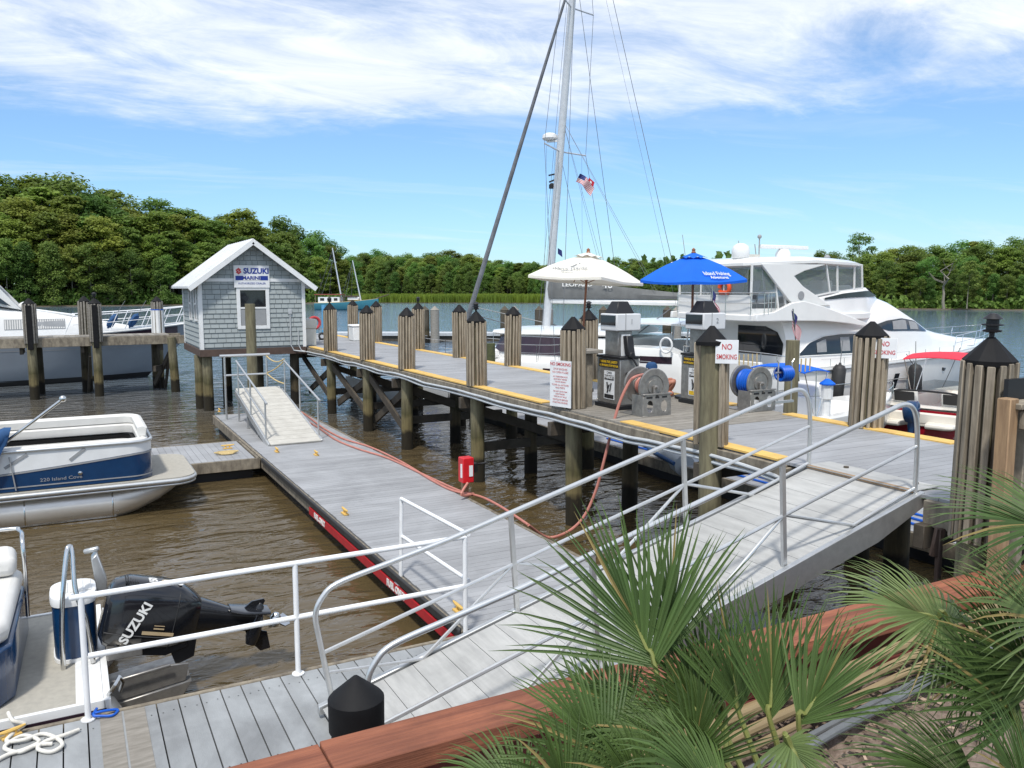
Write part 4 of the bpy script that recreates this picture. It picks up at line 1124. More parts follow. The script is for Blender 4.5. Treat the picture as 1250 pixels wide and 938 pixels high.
line('CLOSE ALL HATCHES', 2.525, 0.042, 1); line('AND PORTS', 2.475, 0.042, 1)
for i, s in enumerate(('DO NOT LEAVE PUMP', 'UNATTENDED', 'WIPE UP ANY SPILLS')): line(s, 2.41-i*0.045, 0.034, 1)
line('VENTILATE BEFORE', 2.265, 0.042, 1); line('STARTING ENGINE', 2.215, 0.042, 1)
mb.build('lettering', [ink_red, ink_pale_red], t, smooth=0)
def nosmoke(c, dr, w, z0, z1, lab):
    dr = V((dr[0],dr[1],0)).normalized(); c = V((c[0],c[1],0))
    t = thing('no_smoking_sign', lab, 'sign', (c.x,c.y,(z0+z1)/2), 'no smoking signs', world=True)
    mb = MB(); d, n = panel(mb, c-dr*w/2, c+dr*w/2, z0, z1); mb.build('board', sign_white, t, bevel=0.002)
    mb = MB(); q = c + n*0.003; h = z1-z0
    mb.text('NO', h*0.34, V((q.x,q.y,z0+h*0.70)), d, (0,0,1), depth=0.001, bold=0.001, sx=0.8); mb.text('SMOKING', h*0.29, V((q.x,q.y,z0+h*0.28)), d, (0,0,1), depth=0.001, bold=0.001, sx=w/(h*1.45))
    mb.build('lettering', ink_red, t, smooth=0)
nosmoke((7.555,8.165), (.74,-.67), 0.29, 3.22, 3.53, 'white no smoking sign on the post with the bare green side')
nosmoke((10.60,8.14), (.62,-.78), 0.33, 3.17, 3.47, 'white no smoking sign on the wide far post before the motor yacht')
# square timber post and box beside the rules post
t = thing('timber_post', 'short square timber post with a flat grey cap between rules sign and pump', 'post', (8.05,12.3,DZ), world=True)
mb = MB(); mb.box(7.93,8.17,12.2,12.42,DZ,3.05); mb.build('upright', old_wood, t, bevel=0.01)
mb = MB(); mb.box(7.84,8.32,12.1,12.52,3.055,3.12); mb.build('cap', grey_wood, t, bevel=0.01)

# ------------------------------------------------------------------ fuel pumps
def pump(x, y, num, lab):
    t = thing('fuel_pump', lab, 'fuel pump', (x,y,DZ), 'fuel pumps', world=True)
    mb = MB(); mb.box(x,x+0.40,y,y+0.70,DZ+0.08,DZ+0.88); mb.build('cabinet', reel_metal, t, bevel=0.012, seg=2)
    mb = MB(); mb.box(x-0.03,x+0.43,y-0.03,y+0.73,DZ+0.005,DZ+0.08); mb.cut(); mb.box(x-0.015,x+0.415,y-0.015,y+0.715,DZ+0.882,DZ+0.925); mb.build('base', black_plastic, t, bevel=0.005)
    mb = MB(); mb.box(x+0.06,x+0.36,y+0.16,y+0.56,DZ+0.926,DZ+1.36); mb.build('column', reel_metal, t, bevel=0.01)
    mb = MB(); mb.box(x-0.02,x+0.50,y+0.10,y+0.60,DZ+1.362,DZ+1.66); hd = mb.build('head', roof_white, t, bevel=0.02, seg=2)
    mb = MB(); mb.box(x-0.03,x-0.021,y+0.13,y+0.57,DZ+1.46,DZ+1.63); mb.build('display', dark_glass, hd)
    mb = MB(); mb.text(num, 0.13, (x+0.30,y+0.094,DZ+1.52), (1,0,0), (0,0,1), depth=0.001); mb.bar((x+0.17,y+0.096,DZ+1.365),(x+0.17,y+0.096,DZ+1.66),0.008,0.012,up=(0,1,0)); mb.build('number', ink_grey, hd, smooth=0)
    mb = MB(); mb.loft([[V((x+a,y+b,z)) for a,b in ((0.04+e,0.18+e),(0.42-e,0.18+e),(0.42-e,0.56-e),(0.04+e,0.56-e))] for z,e in ((DZ+1.662,0),(DZ+1.87,0.085))]); mb.build('hood', black_plastic, t, bevel=0.008)
    # stickers on the left face
    xf = x-0.003
    mb = MB(); mb.box(xf-0.003,xf,y+0.05,y+0.64,DZ+0.72,DZ+0.86)
    mb.k = 1; mb.text('MARINE FUEL SAFETY', 0.062, (xf-0.005,y+0.345,DZ+0.815), (0,-1,0), (0,0,1), depth=0.001, bold=0.001, sx=0.9); mb.text('NO SMOKING STOP MOTOR', 0.05, (xf-0.005,y+0.345,DZ+0.75), (0,-1,0), (0,0,1), depth=0.001, bold=0.001, sx=0.88)
    mb.k = 2; mb.box(xf-0.003,xf,y+0.16,y+0.48,DZ+0.16,DZ+0.66)
    mb.k = 0; mb.text('CARB', 0.06, (xf-0.005,y+0.32,DZ+0.625), (0,-1,0), (0,0,1), depth=0.001); mb.box(xf-0.006,xf-0.003,y+0.18,y+0.46,DZ+0.50,DZ+0.585)
    mb.k = 2; mb.text('MARKET', 0.075, (xf-0.008,y+0.32,DZ+0.545), (0,-1,0), (0,0,1), depth=0.001, bold=0.002)
    mb.k = 0
    for a, b, c_, e in ((0.30,0.36,0.42,0.36),(0.37,0.33,0.46,0.44),(0.24,0.28,0.45,0.40)): mb.bar((xf-0.005,y+a,DZ+c_),(xf-0.005,y+b,DZ+c_-0.15),0.05,0.004,up=(0,1,0))
    mb.k = 1 if num == '2' else 0; mb.box(xf-0.006,xf-0.003,y+0.18,y+0.46,DZ+0.175,DZ+0.245)
    mb.build('sticker', [ink_black, ink_yellow, sign_white], t, smooth=0)
    # nozzle holster on the right face
    mb = MB(); mb.loft([[V((x+a,y+0.155-d,z)) for a,z in ((0.12,DZ+0.93),(0.30,DZ+0.93),(0.30,DZ+1.30),(0.12,DZ+1.30))] for d in (0.0,0.02)]); mb.build('holster_plate', sign_white, t)
    nz = MB(); nz.loft([[V((x+0.21+a,y+0.07+b+s,DZ+z)) for a,b in ((-0.07,-0.06),(0.07,-0.06),(0.07,0.06),(-0.07,0.06))] for z,s in ((0.93,-0.07),(1.08,-0.03),(1.28,0.01))]); nz.box(x+0.17,x+0.25,y-0.06,y+0.0,DZ+0.90,DZ+1.0)
    nz.build('nozzle', black_plastic, t, bevel=0.012)
    mb = MB(); mb.tube(smooth_path([(x+0.22,y-0.02,DZ+0.92),(x+0.32,y-0.10,DZ+0.70),(x+0.36,y-0.08,DZ+0.50),(x+0.30,y-0.03,DZ+0.45)],5),0.018,7); mb.lathe([(0.04,0),(0.04,0.05)],10,(x+0.15,y-0.001,DZ+0.62),(0,-1,0)); mb.build('hose_fitting', black_plastic, t)
    return t
pump(8.33, 11.60, '1', 'steel fuel pump numbered 1 beside the rules sign and short timber post')
pump(9.93, 11.22, '2', 'steel fuel pump numbered 2 half hidden behind the green sided post')

# ------------------------------------------------------------------ hose reels
def reel(x, y, lab, hose, hosename, r=0.31, turns=4, frame=True):
    t = thing('hose_reel', lab, 'hose reel', (x,y,DZ), 'hose reels on the pier', world=True)
    z = DZ+0.48
    for yy in (y, y+0.40):
        mb = MB(); mb.lathe([(0.05,0.016),(0.12,0.016),(0.125,0.0),(0.19,0.0),(0.195,0.014),(r-0.015,0.020),(r,0.012),(r,-0.012),(0.05,-0.012)], 36, (x,yy,z), (0,-1,0)); mb.build('disc', reel_metal, t, smooth=30)
    mb = MB(); mb.lathe([(0.10,0),(0.10,0.38)], 20, (x,y+0.39,z), (0,-1,0)); mb.lathe([(0.035,0),(0.035,0.06),(0.02,0.07),(0.02,0.11)], 12, (x,y-0.01,z), (0,-1,0)); mb.build('hub', reel_metal, t)
    mb = MB(); pts = []
    N = 24*turns
    for k in range(1 if hose is hose_red else 2):
        rr = 0.122 if hose is hose_red else 0.14+0.055*k
        pts = [(x+rr*math.cos(i/24*6.283), y+0.05+0.30*((i/N) if k == 0 else 1-i/N), z+rr*math.sin(i/24*6.283)) for i in range(N+1)]
        mb.tube(pts, 0.030, 7)
    mb.build('coiled_hose', hose, t, label=hosename)
    # pressed steel stand with oval openings
    f = MB(); w2 = 0.29; y0 = y-0.10; z0, z1 = DZ+0.02, DZ+0.36
    def oval(cx, cz, rx, rz, n=14): return [(cx+rx*math.cos(6.283*i/n), cz+rz*math.sin(6.283*i/n)) for i in range(n)]
    def plate_with_holes(xa, xb, za, zb, cx, cz, rx, rz, yy, th=0.006):
        n = 24; O = oval(cx, cz, rx, rz, n); Q = []
        for i in range(n):
            a = 6.283*i/n; c_, s_ = math.cos(a), math.sin(a)
            k = min((((xb if c_ > 0 else xa)-cx)/c_) if abs(c_) > 1e-6 else 9, (((zb if s_ > 0 else za)-cz)/s_) if abs(s_) > 1e-6 else 9)
            Q.append((cx+c_*k, cz+s_*k))
        vs = [V((a,yy,b)) for a,b in O]+[V((a,yy,b)) for a,b in Q]+[V((a,yy+th,b)) for a,b in O]+[V((a,yy+th,b)) for a,b in Q]
        fs = []
        for i in range(n):
            j = (i+1) % n
            fs += [(i,j,n+j,n+i),(2*n+i,3*n+i,3*n+j,2*n+j),(i,2*n+i,2*n+j,j),(n+i,n+j,3*n+j,3*n+i)]
        f.add(vs, fs)
    plate_with_holes(x-w2, x, z0, z1, x-w2/2, (z0+z1)/2-0.02, 0.062, 0.10, y0)
    plate_with_holes(x, x+w2, z0, z1, x+w2/2, (z0+z1)/2-0.02, 0.062, 0.10, y0)
    f.box(x-w2,x+w2,y0,y+0.55,DZ+0.006,z0); f.box(x-w2-0.005,x+w2+0.005,y0-0.012,y0+0.05,z1,z1+0.022)
    f.bar((x,y-0.05,DZ+0.02),(x,y-0.05,z),0.08,0.02); f.bar((x,y+0.47,DZ+0.02),(x,y+0.47,z),0.08,0.02)
    f.box(x-w2,x-w2+0.006,y0,y+0.2,z0,z1)
    f.build('stand', reel_metal, t, bevel=0.004)
    mb = MB()
    for dx, w in ((-0.16,0.06),(0.0,0.04),(0.15,0.05)): mb.cut(); mb.box(x+dx-w,x+dx+w,y0-0.004,y0-0.001,z1-0.055,z1-0.025)
    mb.build('slot', black_plastic, t)
    return t
reel(8.47, 10.85, 'hose reel with a faded red hose beside the first pump', hose_red, 'faded red hose')
reel(10.40, 10.42, 'hose reel wound with bright blue hose on the far edge of the pier', hose_blue, 'bright blue hose', 0.29, 5)
mb = MB()
hp = [V((8.40,11.0,2.78)), atz(775,462,2.70), V((7.95,10.95,2.60)), V((7.62,10.95,2.36)), V((7.47,10.95,2.05)), V((7.38,10.98,1.6)), V((7.22,11.0,1.1)), V((6.95,11.05,0.72)), V((6.6,11.15,0.52)), V((6.12,11.35,0.50)), dz(645,641)]
hp = [hp[0]] + [aty(px,py,y) for px,py,y in ((776,460,10.75),(768,467,10.8),(757,490,10.85),(748,520,10.9),(738,560,10.95),(727,600,11.0),(712,632,11.05),(692,650,11.15),(668,656,11.4))] + [dz(645,641)]
mb.tube(smooth_path(hp,6), 0.024, 8)
tag(mb.build('fuel_hose', hose_red, loc=tuple(hp[4])), 'faded red hose drooping from the reel over the pier edge to the dock', 'hose', 'red hoses')
t = thing('hose_coil', 'bright blue hose wound on a rack behind the blue hose reel', 'hose coil', (10.9,10.3,DZ), world=True)
mb = MB()
for k in range(5): mb.tube([(11.02+k*0.05,10.55+0.115*math.cos(i/18*6.283),2.70+0.115*math.sin(i/18*6.283)) for i in range(18)],0.028,6,closed=True)
mb.build('hose', hose_blue, t)
mb = MB()
for x in (10.97,11.30):
    mb.tube([(x,10.55,2.2),(x,10.55,2.9),(x+(0.05 if x>11 else -0.05),10.55,2.95)],0.014,7)
mb.tube([(10.9,10.55,2.72),(11.35,10.55,2.72)],0.02,7); mb.bar((10.6,10.55,2.2),(11.35,10.55,2.2),0.05,0.04)
mb.build('rack', alu, t)

# ------------------------------------------------------------------ parasols
def parasol(x, y, zt, zr, half, rz, lab, cloth, tilt=(0,0), name='parasol', marks=None):
    t = thing(name, lab, 'parasol', (x,y,DZ), 'parasols over the fuel dock', world=True)
    T = Matrix.Translation((x,y,zt)) @ Matrix.Rotation(tilt[0],4,'X') @ Matrix.Rotation(tilt[1],4,'Y')
    def P(r, z, a): return T @ V((r*math.cos(a+rz), r*math.sin(a+rz), z))
    drop = zt-zr
    mb = MB(); n = 16
    def prof(k, tt):                      # four ribs: the rim sags inward and down between them
        a = 2*math.pi*k/n; m = (k % 4)/4
        e = 1 - 0.293*math.sin(m*math.pi)**1.0 if (k % 4) else 1
        sagz = 0.045*math.sin(m*math.pi)
        return a, e, sagz
    rings = []
    for tt in (0.13,0.3,0.5,0.7,0.88,1.0):
        ring = []
        for k in range(n):
            a, e, sg = prof(k, tt)
            z = -drop*(0.09+0.91*(tt-0.13)/0.87) + 0.05*math.sin(math.pi*tt) - sg*tt*0.8
            ring.append(P(half*tt*e, z, a))
        rings.append(ring)
    rings.append([P(half*prof(k,1)[1]*1.0, -drop-0.055-prof(k,1)[2]*0.5, prof(k,1)[0]) for k in range(n)])
    mb.loft(rings, False, False)
    mb.build('canopy', cloth, t, smooth=25, normals=False)
    mb = MB(); rings = []
    for tt, z in ((0.03,0.055),(0.14,0.012),(0.27,-0.045)):
        rings.append([P(half*tt*prof(k,tt)[1], z + (0.035*abs(math.sin(2*k*math.pi/4)) if tt > 0.2 else 0), prof(k,tt)[0]) for k in range(n)])
    mb.loft(rings, True, False); mb.build('vent', cloth, t, smooth=25, normals=False)
    mb = MB(); mb.tube([V((x-(tilt[1]*2.5),y+tilt[0]*2.5,DZ+0.01)), T @ V((0,0,0.02))], 0.024, 10); mb.build('pole', pole_wood, t)
    mb = MB(); q = T @ V((0,0,0.03)); mb.lathe([(0.03,0),(0.045,0.03),(0.03,0.06),(0.038,0.085),(0.0,0.12)], 10, q); mb.build('finial', pole_wood, t)
    mb = MB()
    for k in range(4):
        a = k*math.pi/2; mb.tube([P(0.03,-drop*0.12,a),P(half*0.97,-drop-0.02,a)],0.010,6); mb.tube([P(0.03,-drop*1.15,a),P(half*0.5,-drop*0.56,a)],0.009,6)
    mb.build('ribs', pole_wood, t)
    mb = MB(); mb.lathe([(0.30,0),(0.30,0.05),(0.06,0.08),(0.05,0.3)], 20, (x-(tilt[1]*2.5),y+tilt[0]*2.5,DZ+0.005)); mb.build('base', black_plastic, t)
    if marks:
        mb = MB(); marks(mb, P, half, drop); mb.build('lettering', ink_grey if cloth is cream_canvas else ink_white, t, smooth=0)
    return t
def on_side(mb, P, half, drop, txt, a, tt, size, sx=1.0, dz=0.012, dn=0.0):
    """text on the canopy face whose middle is at angle a"""
    c_ = lambda q: -drop*(0.09+0.91*(q-0.13)/0.87)+0.05*math.sin(math.pi*q)-0.045*q*0.8
    p0, p1 = P(half*tt*0.72, c_(tt), a), P(half*(tt+0.1)*0.72, c_(tt+0.1), a)
    dn_ = (p1-p0).normalized(); side = V((0,0,1)).cross(dn_).normalized(); nrm = side.cross(-dn_)
    if nrm.z < 0: nrm = -nrm
    xd = dn_.cross(nrm).normalized() * -1
    xd = (-dn_).cross(nrm).normalized()
    mb.text(txt, size, p0 + nrm*(0.022+dz) + dn_*dn, xd, -dn_, depth=0.001, sx=sx, bold=0.001)
CR0 = V((_cy,-_sy,0)); CF0 = V((_sy,_cy,0))
wa = math.atan2(-14.15, -9.3)
def cream_marks(mb, P, half, drop):
    on_side(mb, P, half, drop, 'Wacca Wache', math.pi/4, 0.74, 0.13, dz=0.012, sx=1.1); on_side(mb, P, half, drop, 'MARINA', math.pi/4, 0.74, 0.05, dz=0.012, dn=0.10, sx=1.5)
    c_ = lambda q: -drop*(0.09+0.91*(q-0.13)/0.87)+0.05*math.sin(math.pi*q)-0.045*q*0.8
    q0 = P(half*0.60*0.72, c_(0.60), math.pi/4)
    for dx, dz_, w, h in ((0.10,0.0,0.14,0.03),(0.17,0.03,0.05,0.025),(0.03,-0.02,0.12,0.02)):       # a bird in flight over the name
        e = CR0*w; o_ = q0 + CR0*(dx-0.05) + V((0,0,dz_)) - CF0*0.03
        mb.add([o_-e/2, o_+V((0,0,h)), o_+e/2, o_-V((0,0,h*0.5))], [(0,1,2,3)])
parasol(9.36, 14.20, 4.86, 4.38, 1.20, wa-0.55-math.pi/4, 'cream canvas parasol on a wooden pole behind the first pump', cream_canvas, tilt=(0.0,0.075), marks=cream_marks)
ba = math.atan2(-12.2, -10.4)
def blue_marks(mb, P, half, drop):
    on_side(mb, P, half, drop, 'Island Fishing', math.pi/4, 0.80, 0.13, dz=0.012); on_side(mb, P, half, drop, 'Adventures', math.pi/4, 0.80, 0.10, dz=0.012, dn=0.10)
parasol(10.36, 12.16, 4.80, 4.36, 0.98, ba, 'bright blue canvas parasol behind the second pump', blue_canvas, tilt=(0.03,-0.03), marks=blue_marks)

# ------------------------------------------------------------------ person on the far edge
def skin_body(name, joints, edges, m, parent, sub=2, label=None):
    me = bpy.data.meshes.new(name); org = ORG[parent]
    me.from_pydata([tuple(V(j[0])-org) for j in joints], edges, [])
    o = bpy.data.objects.new(name, me); COL.objects.link(o); o.parent = parent; ORG[o] = org
    md = o.modifiers.new('skin','SKIN'); md.use_smooth_shade = True
    for i, j in enumerate(joints):
        r = j[1]; me.skin_vertices[0].data[i].radius = (r, r) if isinstance(r, float) else r
    me.skin_vertices[0].data[0].use_root = True
    o.modifiers.new('sub','SUBSURF').levels = sub; o.modifiers['sub'].render_levels = sub
    me.materials.append(m)
    dg = bpy.context.evaluated_depsgraph_get()
    me2 = bpy.data.meshes.new_from_object(o.evaluated_get(dg)); o.modifiers.clear(); o.data = me2
    me2.polygons.foreach_set('use_smooth', [True]*len(me2.polygons))
    return o
hd_ = atz(795, 452, 2.62)
pt = thing('person', 'person in navy cap and white shirt crouched low at the pier edge behind the reel', 'person', (hd_.x+0.05,hd_.y,DZ), world=True)
def H(x, y, z): return V((hd_.x+x*0.88+y*0.47, hd_.y-x*0.47+y*0.88, z))   # x: to the right as seen, y: away
J = [(H(0.02,0.12,2.28),0.14),(H(0.00,0.06,2.42),0.145),(H(0.0,0.0,2.50),0.13),(H(0.0,-0.02,2.575),0.055),(H(0.0,-0.03,2.64),(0.085,0.095)),(H(0.0,-0.03,2.70),(0.08,0.085)),
     (H(0.16,0.0,2.49),0.06),(H(0.28,0.02,2.40),0.05),(H(0.36,-0.06,2.44),0.042),(H(0.40,-0.10,2.46),0.036),
     (H(-0.16,0.0,2.48),0.06),(H(-0.22,0.02,2.28),0.05),(H(-0.10,-0.15,2.22),0.04),
     (H(0.16,0.04,2.24),0.105),(H(0.45,-0.10,2.44),0.088),(H(0.33,0.0,2.20),0.075),(H(0.42,-0.10,2.15),0.05),
     (H(-0.10,0.06,2.22),0.09),(H(-0.06,-0.30,2.32),0.07),(H(-0.04,-0.14,2.15),0.05)]
E_ = [(0,1),(1,2),(2,3),(3,4),(4,5),(2,6),(6,7),(7,8),(8,9),(2,10),(10,11),(11,12),(0,13),(13,14),(14,15),(15,16),(0,17),(17,18),(18,19)]
skin_body('body', J, E_, skin, pt)
mb = MB(); hc = H(0,-0.035,2.665)
mb.lathe([(0.112,0.0),(0.113,0.04),(0.095,0.085),(0.055,0.112),(0.0,0.118)], 18, hc, (0,0,1)); fr = (H(0,-1,0)-H(0,0,0)).normalized()
mb.prism([(-0.07,0.08),(-0.08,0.12),(-0.04,0.19),(0.04,0.19),(0.08,0.12),(0.07,0.08)], lambda a,b,t: hc + V((fr.y,-fr.x,0))*a + fr*b + V((0,0,0.012-0.02*(b/0.2)+t*0.008)))
mb.build('cap', navy_canvas, pt)
JS = [(H(0.02,0.12,2.30),0.155),(H(0.0,0.06,2.42),0.162),(H(0.0,0.005,2.505),0.145),(H(0.16,0.0,2.50),0.075),(H(0.22,0.01,2.455),0.07),(H(-0.16,0.0,2.49),0.075),(H(-0.20,0.01,2.40),0.07)]
skin_body('shirt', JS, [(0,1),(1,2),(2,3),(3,4),(2,5),(5,6)], cotton, pt)
JS = [(H(0.02,0.12,2.26),0.15),(H(0.15,0.05,2.25),0.115),(H(0.22,0.0,2.29),0.108),(H(-0.10,0.06,2.23),0.105),(H(-0.08,-0.14,2.28),0.092)]
skin_body('shorts', JS, [(0,1),(1,2),(0,3),(3,4)], navy_canvas, pt)

# ------------------------------------------------------------------ foreground: capped pile, red beam, poles
t = thing('capped_pile', 'thick round pile with a black plastic cap in the foreground', 'pile', (1.44,4.72,0), world=True)
mb = MB(); mb.lathe([(0.155,-1.2),(0.155,1.62)], 24, (1.44,4.72,0)); mb.build('pile', mat('tarred_pile', (0.06,0.045,0.03), (0.02,0.016,0.012), 0.9, scale=9, bump=0.8, bscale=30), t)
mb = MB(); mb.lathe([(0.170,1.50),(0.172,1.695),(0.155,1.715),(0.015,1.835),(0,1.838)], 28, (1.44,4.72,0)); mb.build('cap', black_cap, t, smooth=35)
t = thing('dock_roller', 'black rubber roller and ribbed yellow bracket beside the capped pile', 'roller', (1.2,5.15,FZ), world=True)
mb = MB(); mb.lathe([(0.0,-0.12),(0.05,-0.12),(0.07,-0.08),(0.07,0.08),(0.05,0.12),(0,0.12)], 16, (1.20,5.14,FZ+0.13), (0.5,0.8,0)); mb.build('roller', rubber, t)
mb = MB(); mb.box(1.28,1.42,5.10,5.18,FZ+0.005,FZ+0.40)
for k in range(5): mb.box(1.275,1.425,5.095,5.185,FZ+0.25+k*0.03,FZ+0.262+k*0.03)
mb.build('bracket', new_wood, t, bevel=0.004)
wl = thing('retaining_wall', 'low retaining wall of red stained timber along the bank', 'wall', (3,4.15,1.3), world=True)
mb = MB(); x = -1.6
for L_, dz_ in ((2.7,0),(2.35,0.012),(2.3,0.0),(2.6,0.01)):
    mb.box(x,x+L_-0.006,3.98,4.31,1.575+dz_,1.70+dz_); x += L_
mb.build('cap_beam', beam_red, wl, bevel=0.008, seg=2)
mb = MB()
for k in range(6): mb.box(-1.6,8.4,4.06+0.01*(k % 2),4.20,0.15+k*0.236,0.15+k*0.236+0.23)
mb.build('planks', wall_red, wl, bevel=0.006)
mb = MB(); mb.tube([(8.3,3.9,1.5),(-1,3.9,1.42)],0.02,6)
R = random.Random(9)
for k in range(6):
    y0 = 3.86-0.085*k; r_ = (0.022,0.038,0.034,0.026,0.022,0.028)[k]
    mb = MB(); z0 = (1.46,1.50,1.44,1.40,1.36,1.38)[k]
    pts = [(2.2+0.25*k, y0-0.06, z0-0.10),(4.2,y0,z0),(6.6,y0+0.10,z0+0.10+0.02*k)]
    mb.tube(smooth_path(pts,5), [r_*(1.03 if i % 5 == 0 else 1.0) for i in range(11)], 10)
    tag(mb.build('cane_pole', bamboo if k < 4 else old_pipe, loc=pts[1]), ('tan cane pole lying along the foot of the red wall' if k < 4 else 'grey plastic pipe lying below the cane poles'), 'pole', 'cane poles on the bank' if k < 4 else 'grey pipes on the bank')
# bank of bark mulch
R = random.Random(3); mb = MB(); nx, ny = 60, 50
vs = []
for j in range(ny+1):
    for i in range(nx+1):
        x, y = lerp(-4,11,i/nx), lerp(-5,4.05,j/ny)
        vs.append((x,y,1.27+0.05*math.sin(x*2.1+y)+R.uniform(-0.022,0.022)+(0.05 if y < 3 else 0)))
mb.add(vs, [(j*(nx+1)+i,j*(nx+1)+i+1,(j+1)*(nx+1)+i+1,(j+1)*(nx+1)+i) for j in range(ny) for i in range(nx)])
o = mb.build('bank_ground', mulch, smooth=60); o['kind'] = 'structure'
mb = MB(); R = random.Random(31); vs = []; fs = []
for i in range(5200):
    x, y = R.uniform(0.5,8.5), R.uniform(0.3,4.0); c_ = V((x,y,1.31+0.05*math.sin(x*2.1+y)+R.uniform(0.0,0.03)))
    a = R.uniform(0,6.28); l = R.uniform(0.012,0.045); e = V((math.cos(a),math.sin(a),R.uniform(-.3,.3))); f_ = V((-math.sin(a),math.cos(a),R.uniform(-.3,.3)))
    o_ = len(vs); w = l*R.uniform(0.25,0.6); vs += [c_-e*l-f_*w,c_+e*l-f_*w,c_+e*l+f_*w,c_-e*l+f_*w]; fs.append((o_,o_+1,o_+2,o_+3))
mb.add(vs, fs)
tag(mb.build('bark_chips', mat('bark_chip', (0.30,0.22,0.16),(0.14,0.095,0.065),0.9,scale=20,island=0.5), smooth=0, normals=False), 'loose bark chips strewn over the bank', 'mulch', kind='stuff')

# ------------------------------------------------------------------ fan palms
CR = V((_cy,-_sy,0)); CU = V((0,0,1)); CF = V((_sy,_cy,0))
def frond(parent, base, hub, mid, nrm, Rl, nb, spread, m, curl=0.25, seed=1, w=1.0, droop=0.10):
    R = random.Random(seed)
    mid = mid.normalized(); nrm = (nrm - mid*nrm.dot(mid)).normalized(); side = mid.cross(nrm)
    mb = MB(); vs = []; fs = []
    cost = 0.30*Rl
    for i in range(nb):
        t = (i+0.5)/nb*2-1
        a = rad(spread/2)*t + R.uniform(-0.015,0.015)
        # the midrib runs on into the leaf and bends back
        s = (1-abs(t))**1.3
        o_ = hub + mid*cost*s - nrm*(cost*s)**2*0.9/Rl*curl*2
        d = (mid*math.cos(a) + side*math.sin(a)).normalized()
        L = Rl*(0.80+0.20*math.cos(a*0.7))*R.uniform(0.90,1.05)*(1-0.25*s)
        per = d.cross(nrm).normalized()
        hw = L*0.36*math.tan(rad(spread/2)/nb)*0.90*w + 0.0025
        tw = R.uniform(-0.55,0.55); kink = R.random() < 0.22; kd = R.uniform(0.1,0.45)
        dr = droop*R.uniform(0.5,1.6)
        st = []
        for u, ww in ((0.0,0.45),(0.18,0.80),(0.34,1.0),(0.58,0.78),(0.82,0.42),(1.0,0.03)):
            p = o_ + d*(L*u) - nrm*(curl*L*u*u*0.35) + V((0,0,-dr*L*max(0,u-0.45)**2*2.2)) + per*(tw*0.12*L*u*u) - (V((0,0,1))*kd*0.30*L*max(0,u-0.6) if kink else V((0,0,0)))
            ww = max(ww, 0.0) ; hw_ = hw
            st.append((p - per*hw*ww + nrm*hw*ww*0.35, p - nrm*hw*ww*0.2, p + per*hw*ww + nrm*hw*ww*0.35))
        b = len(vs)
        for q in st: vs += list(q)
        for k in range(5):
            fs += [(b+k*3,b+k*3+1,b+k*3+4,b+k*3+3),(b+k*3+1,b+k*3+2,b+k*3+5,b+k*3+4)]
    mb.add(vs, fs)
    f = mb.build('frond', m, parent, smooth=0, normals=False)
    st = MB(); b = V(base); c = b.lerp(hub,0.55) + (hub-b).cross(side).normalized()*0.0 + V((0,0,0.08))
    rib = [hub + mid*cost*q - nrm*(cost*q)**2*0.9/Rl*curl*2 for q in (0,0.35,0.7,1.0)]
    st.tube(smooth_path([b,c]+rib,4), [0.012]*8+[0.010]*4+[0.007]*4+[0.005]*4+[0.003], 6)
    st.build('stalk', petiole, f, smooth=50)
def palm(lab, base, fr):
    t = thing('fan_palm', lab, 'palm', base, 'fan palms on the bank', world=True)
    for i, (px, py, d, mr, mu, mf, nr, nu, nf, Rl, nb, sp, m, cu, dr) in enumerate(fr):
        hub = atd(px, py, d)
        frond(t, V(base)+V((0.04*math.cos(i*2),0.04*math.sin(i*2),0)), hub, CR*mr+CU*mu+CF*mf, CR*nr+CU*nu+CF*nf, Rl, nb, sp, m, cu, i*7+int(px), droop=dr)
G, Pp, Dk = palm_leaf, palm_pale, palm_dark
palm('fan palm with a large upright frond before the foot of the gangway', (2.00,2.10,1.3), [
    (800,815,3.25, -0.48,1.0,0.30, -0.35,0.45,-0.85, 0.70,34,120, G,0.22,0.08),
    (815,800,3.35, 0.12,1.0,0.25, 0.2,0.35,-0.95, 0.58,32,85, G,0.18,0.05),
    (750,945,3.1, -0.60,0.95,0.15, -0.1,0.85,-0.6, 0.52,50,165, G,0.50,0.18),
    (640,968,3.0, -0.9,0.50,0.1, -0.2,1.0,-0.45, 0.34,42,190, G,0.6,0.22),
    (845,940,3.0, 0.10,1.0,0.0, -0.3,0.6,-0.8, 0.38,30,120, Dk,0.35,0.08),
    (800,990,2.8, -0.4,0.8,-0.1, 0.2,1.0,-0.5, 0.42,42,180, Dk,0.55,0.2),
    (885,870,3.4, -0.80,0.45,0.3, -0.2,0.9,-0.5, 0.40,40,110, G,0.4,0.18),
    (770,880,3.35, -0.8,0.6,0.4, -0.3,0.8,-0.6, 0.40,40,130, G,0.5,0.2),
    (700,995,2.7, -0.2,0.9,0.0, 0.1,1.0,-0.5, 0.36,40,190, Dk,0.5,0.15)])
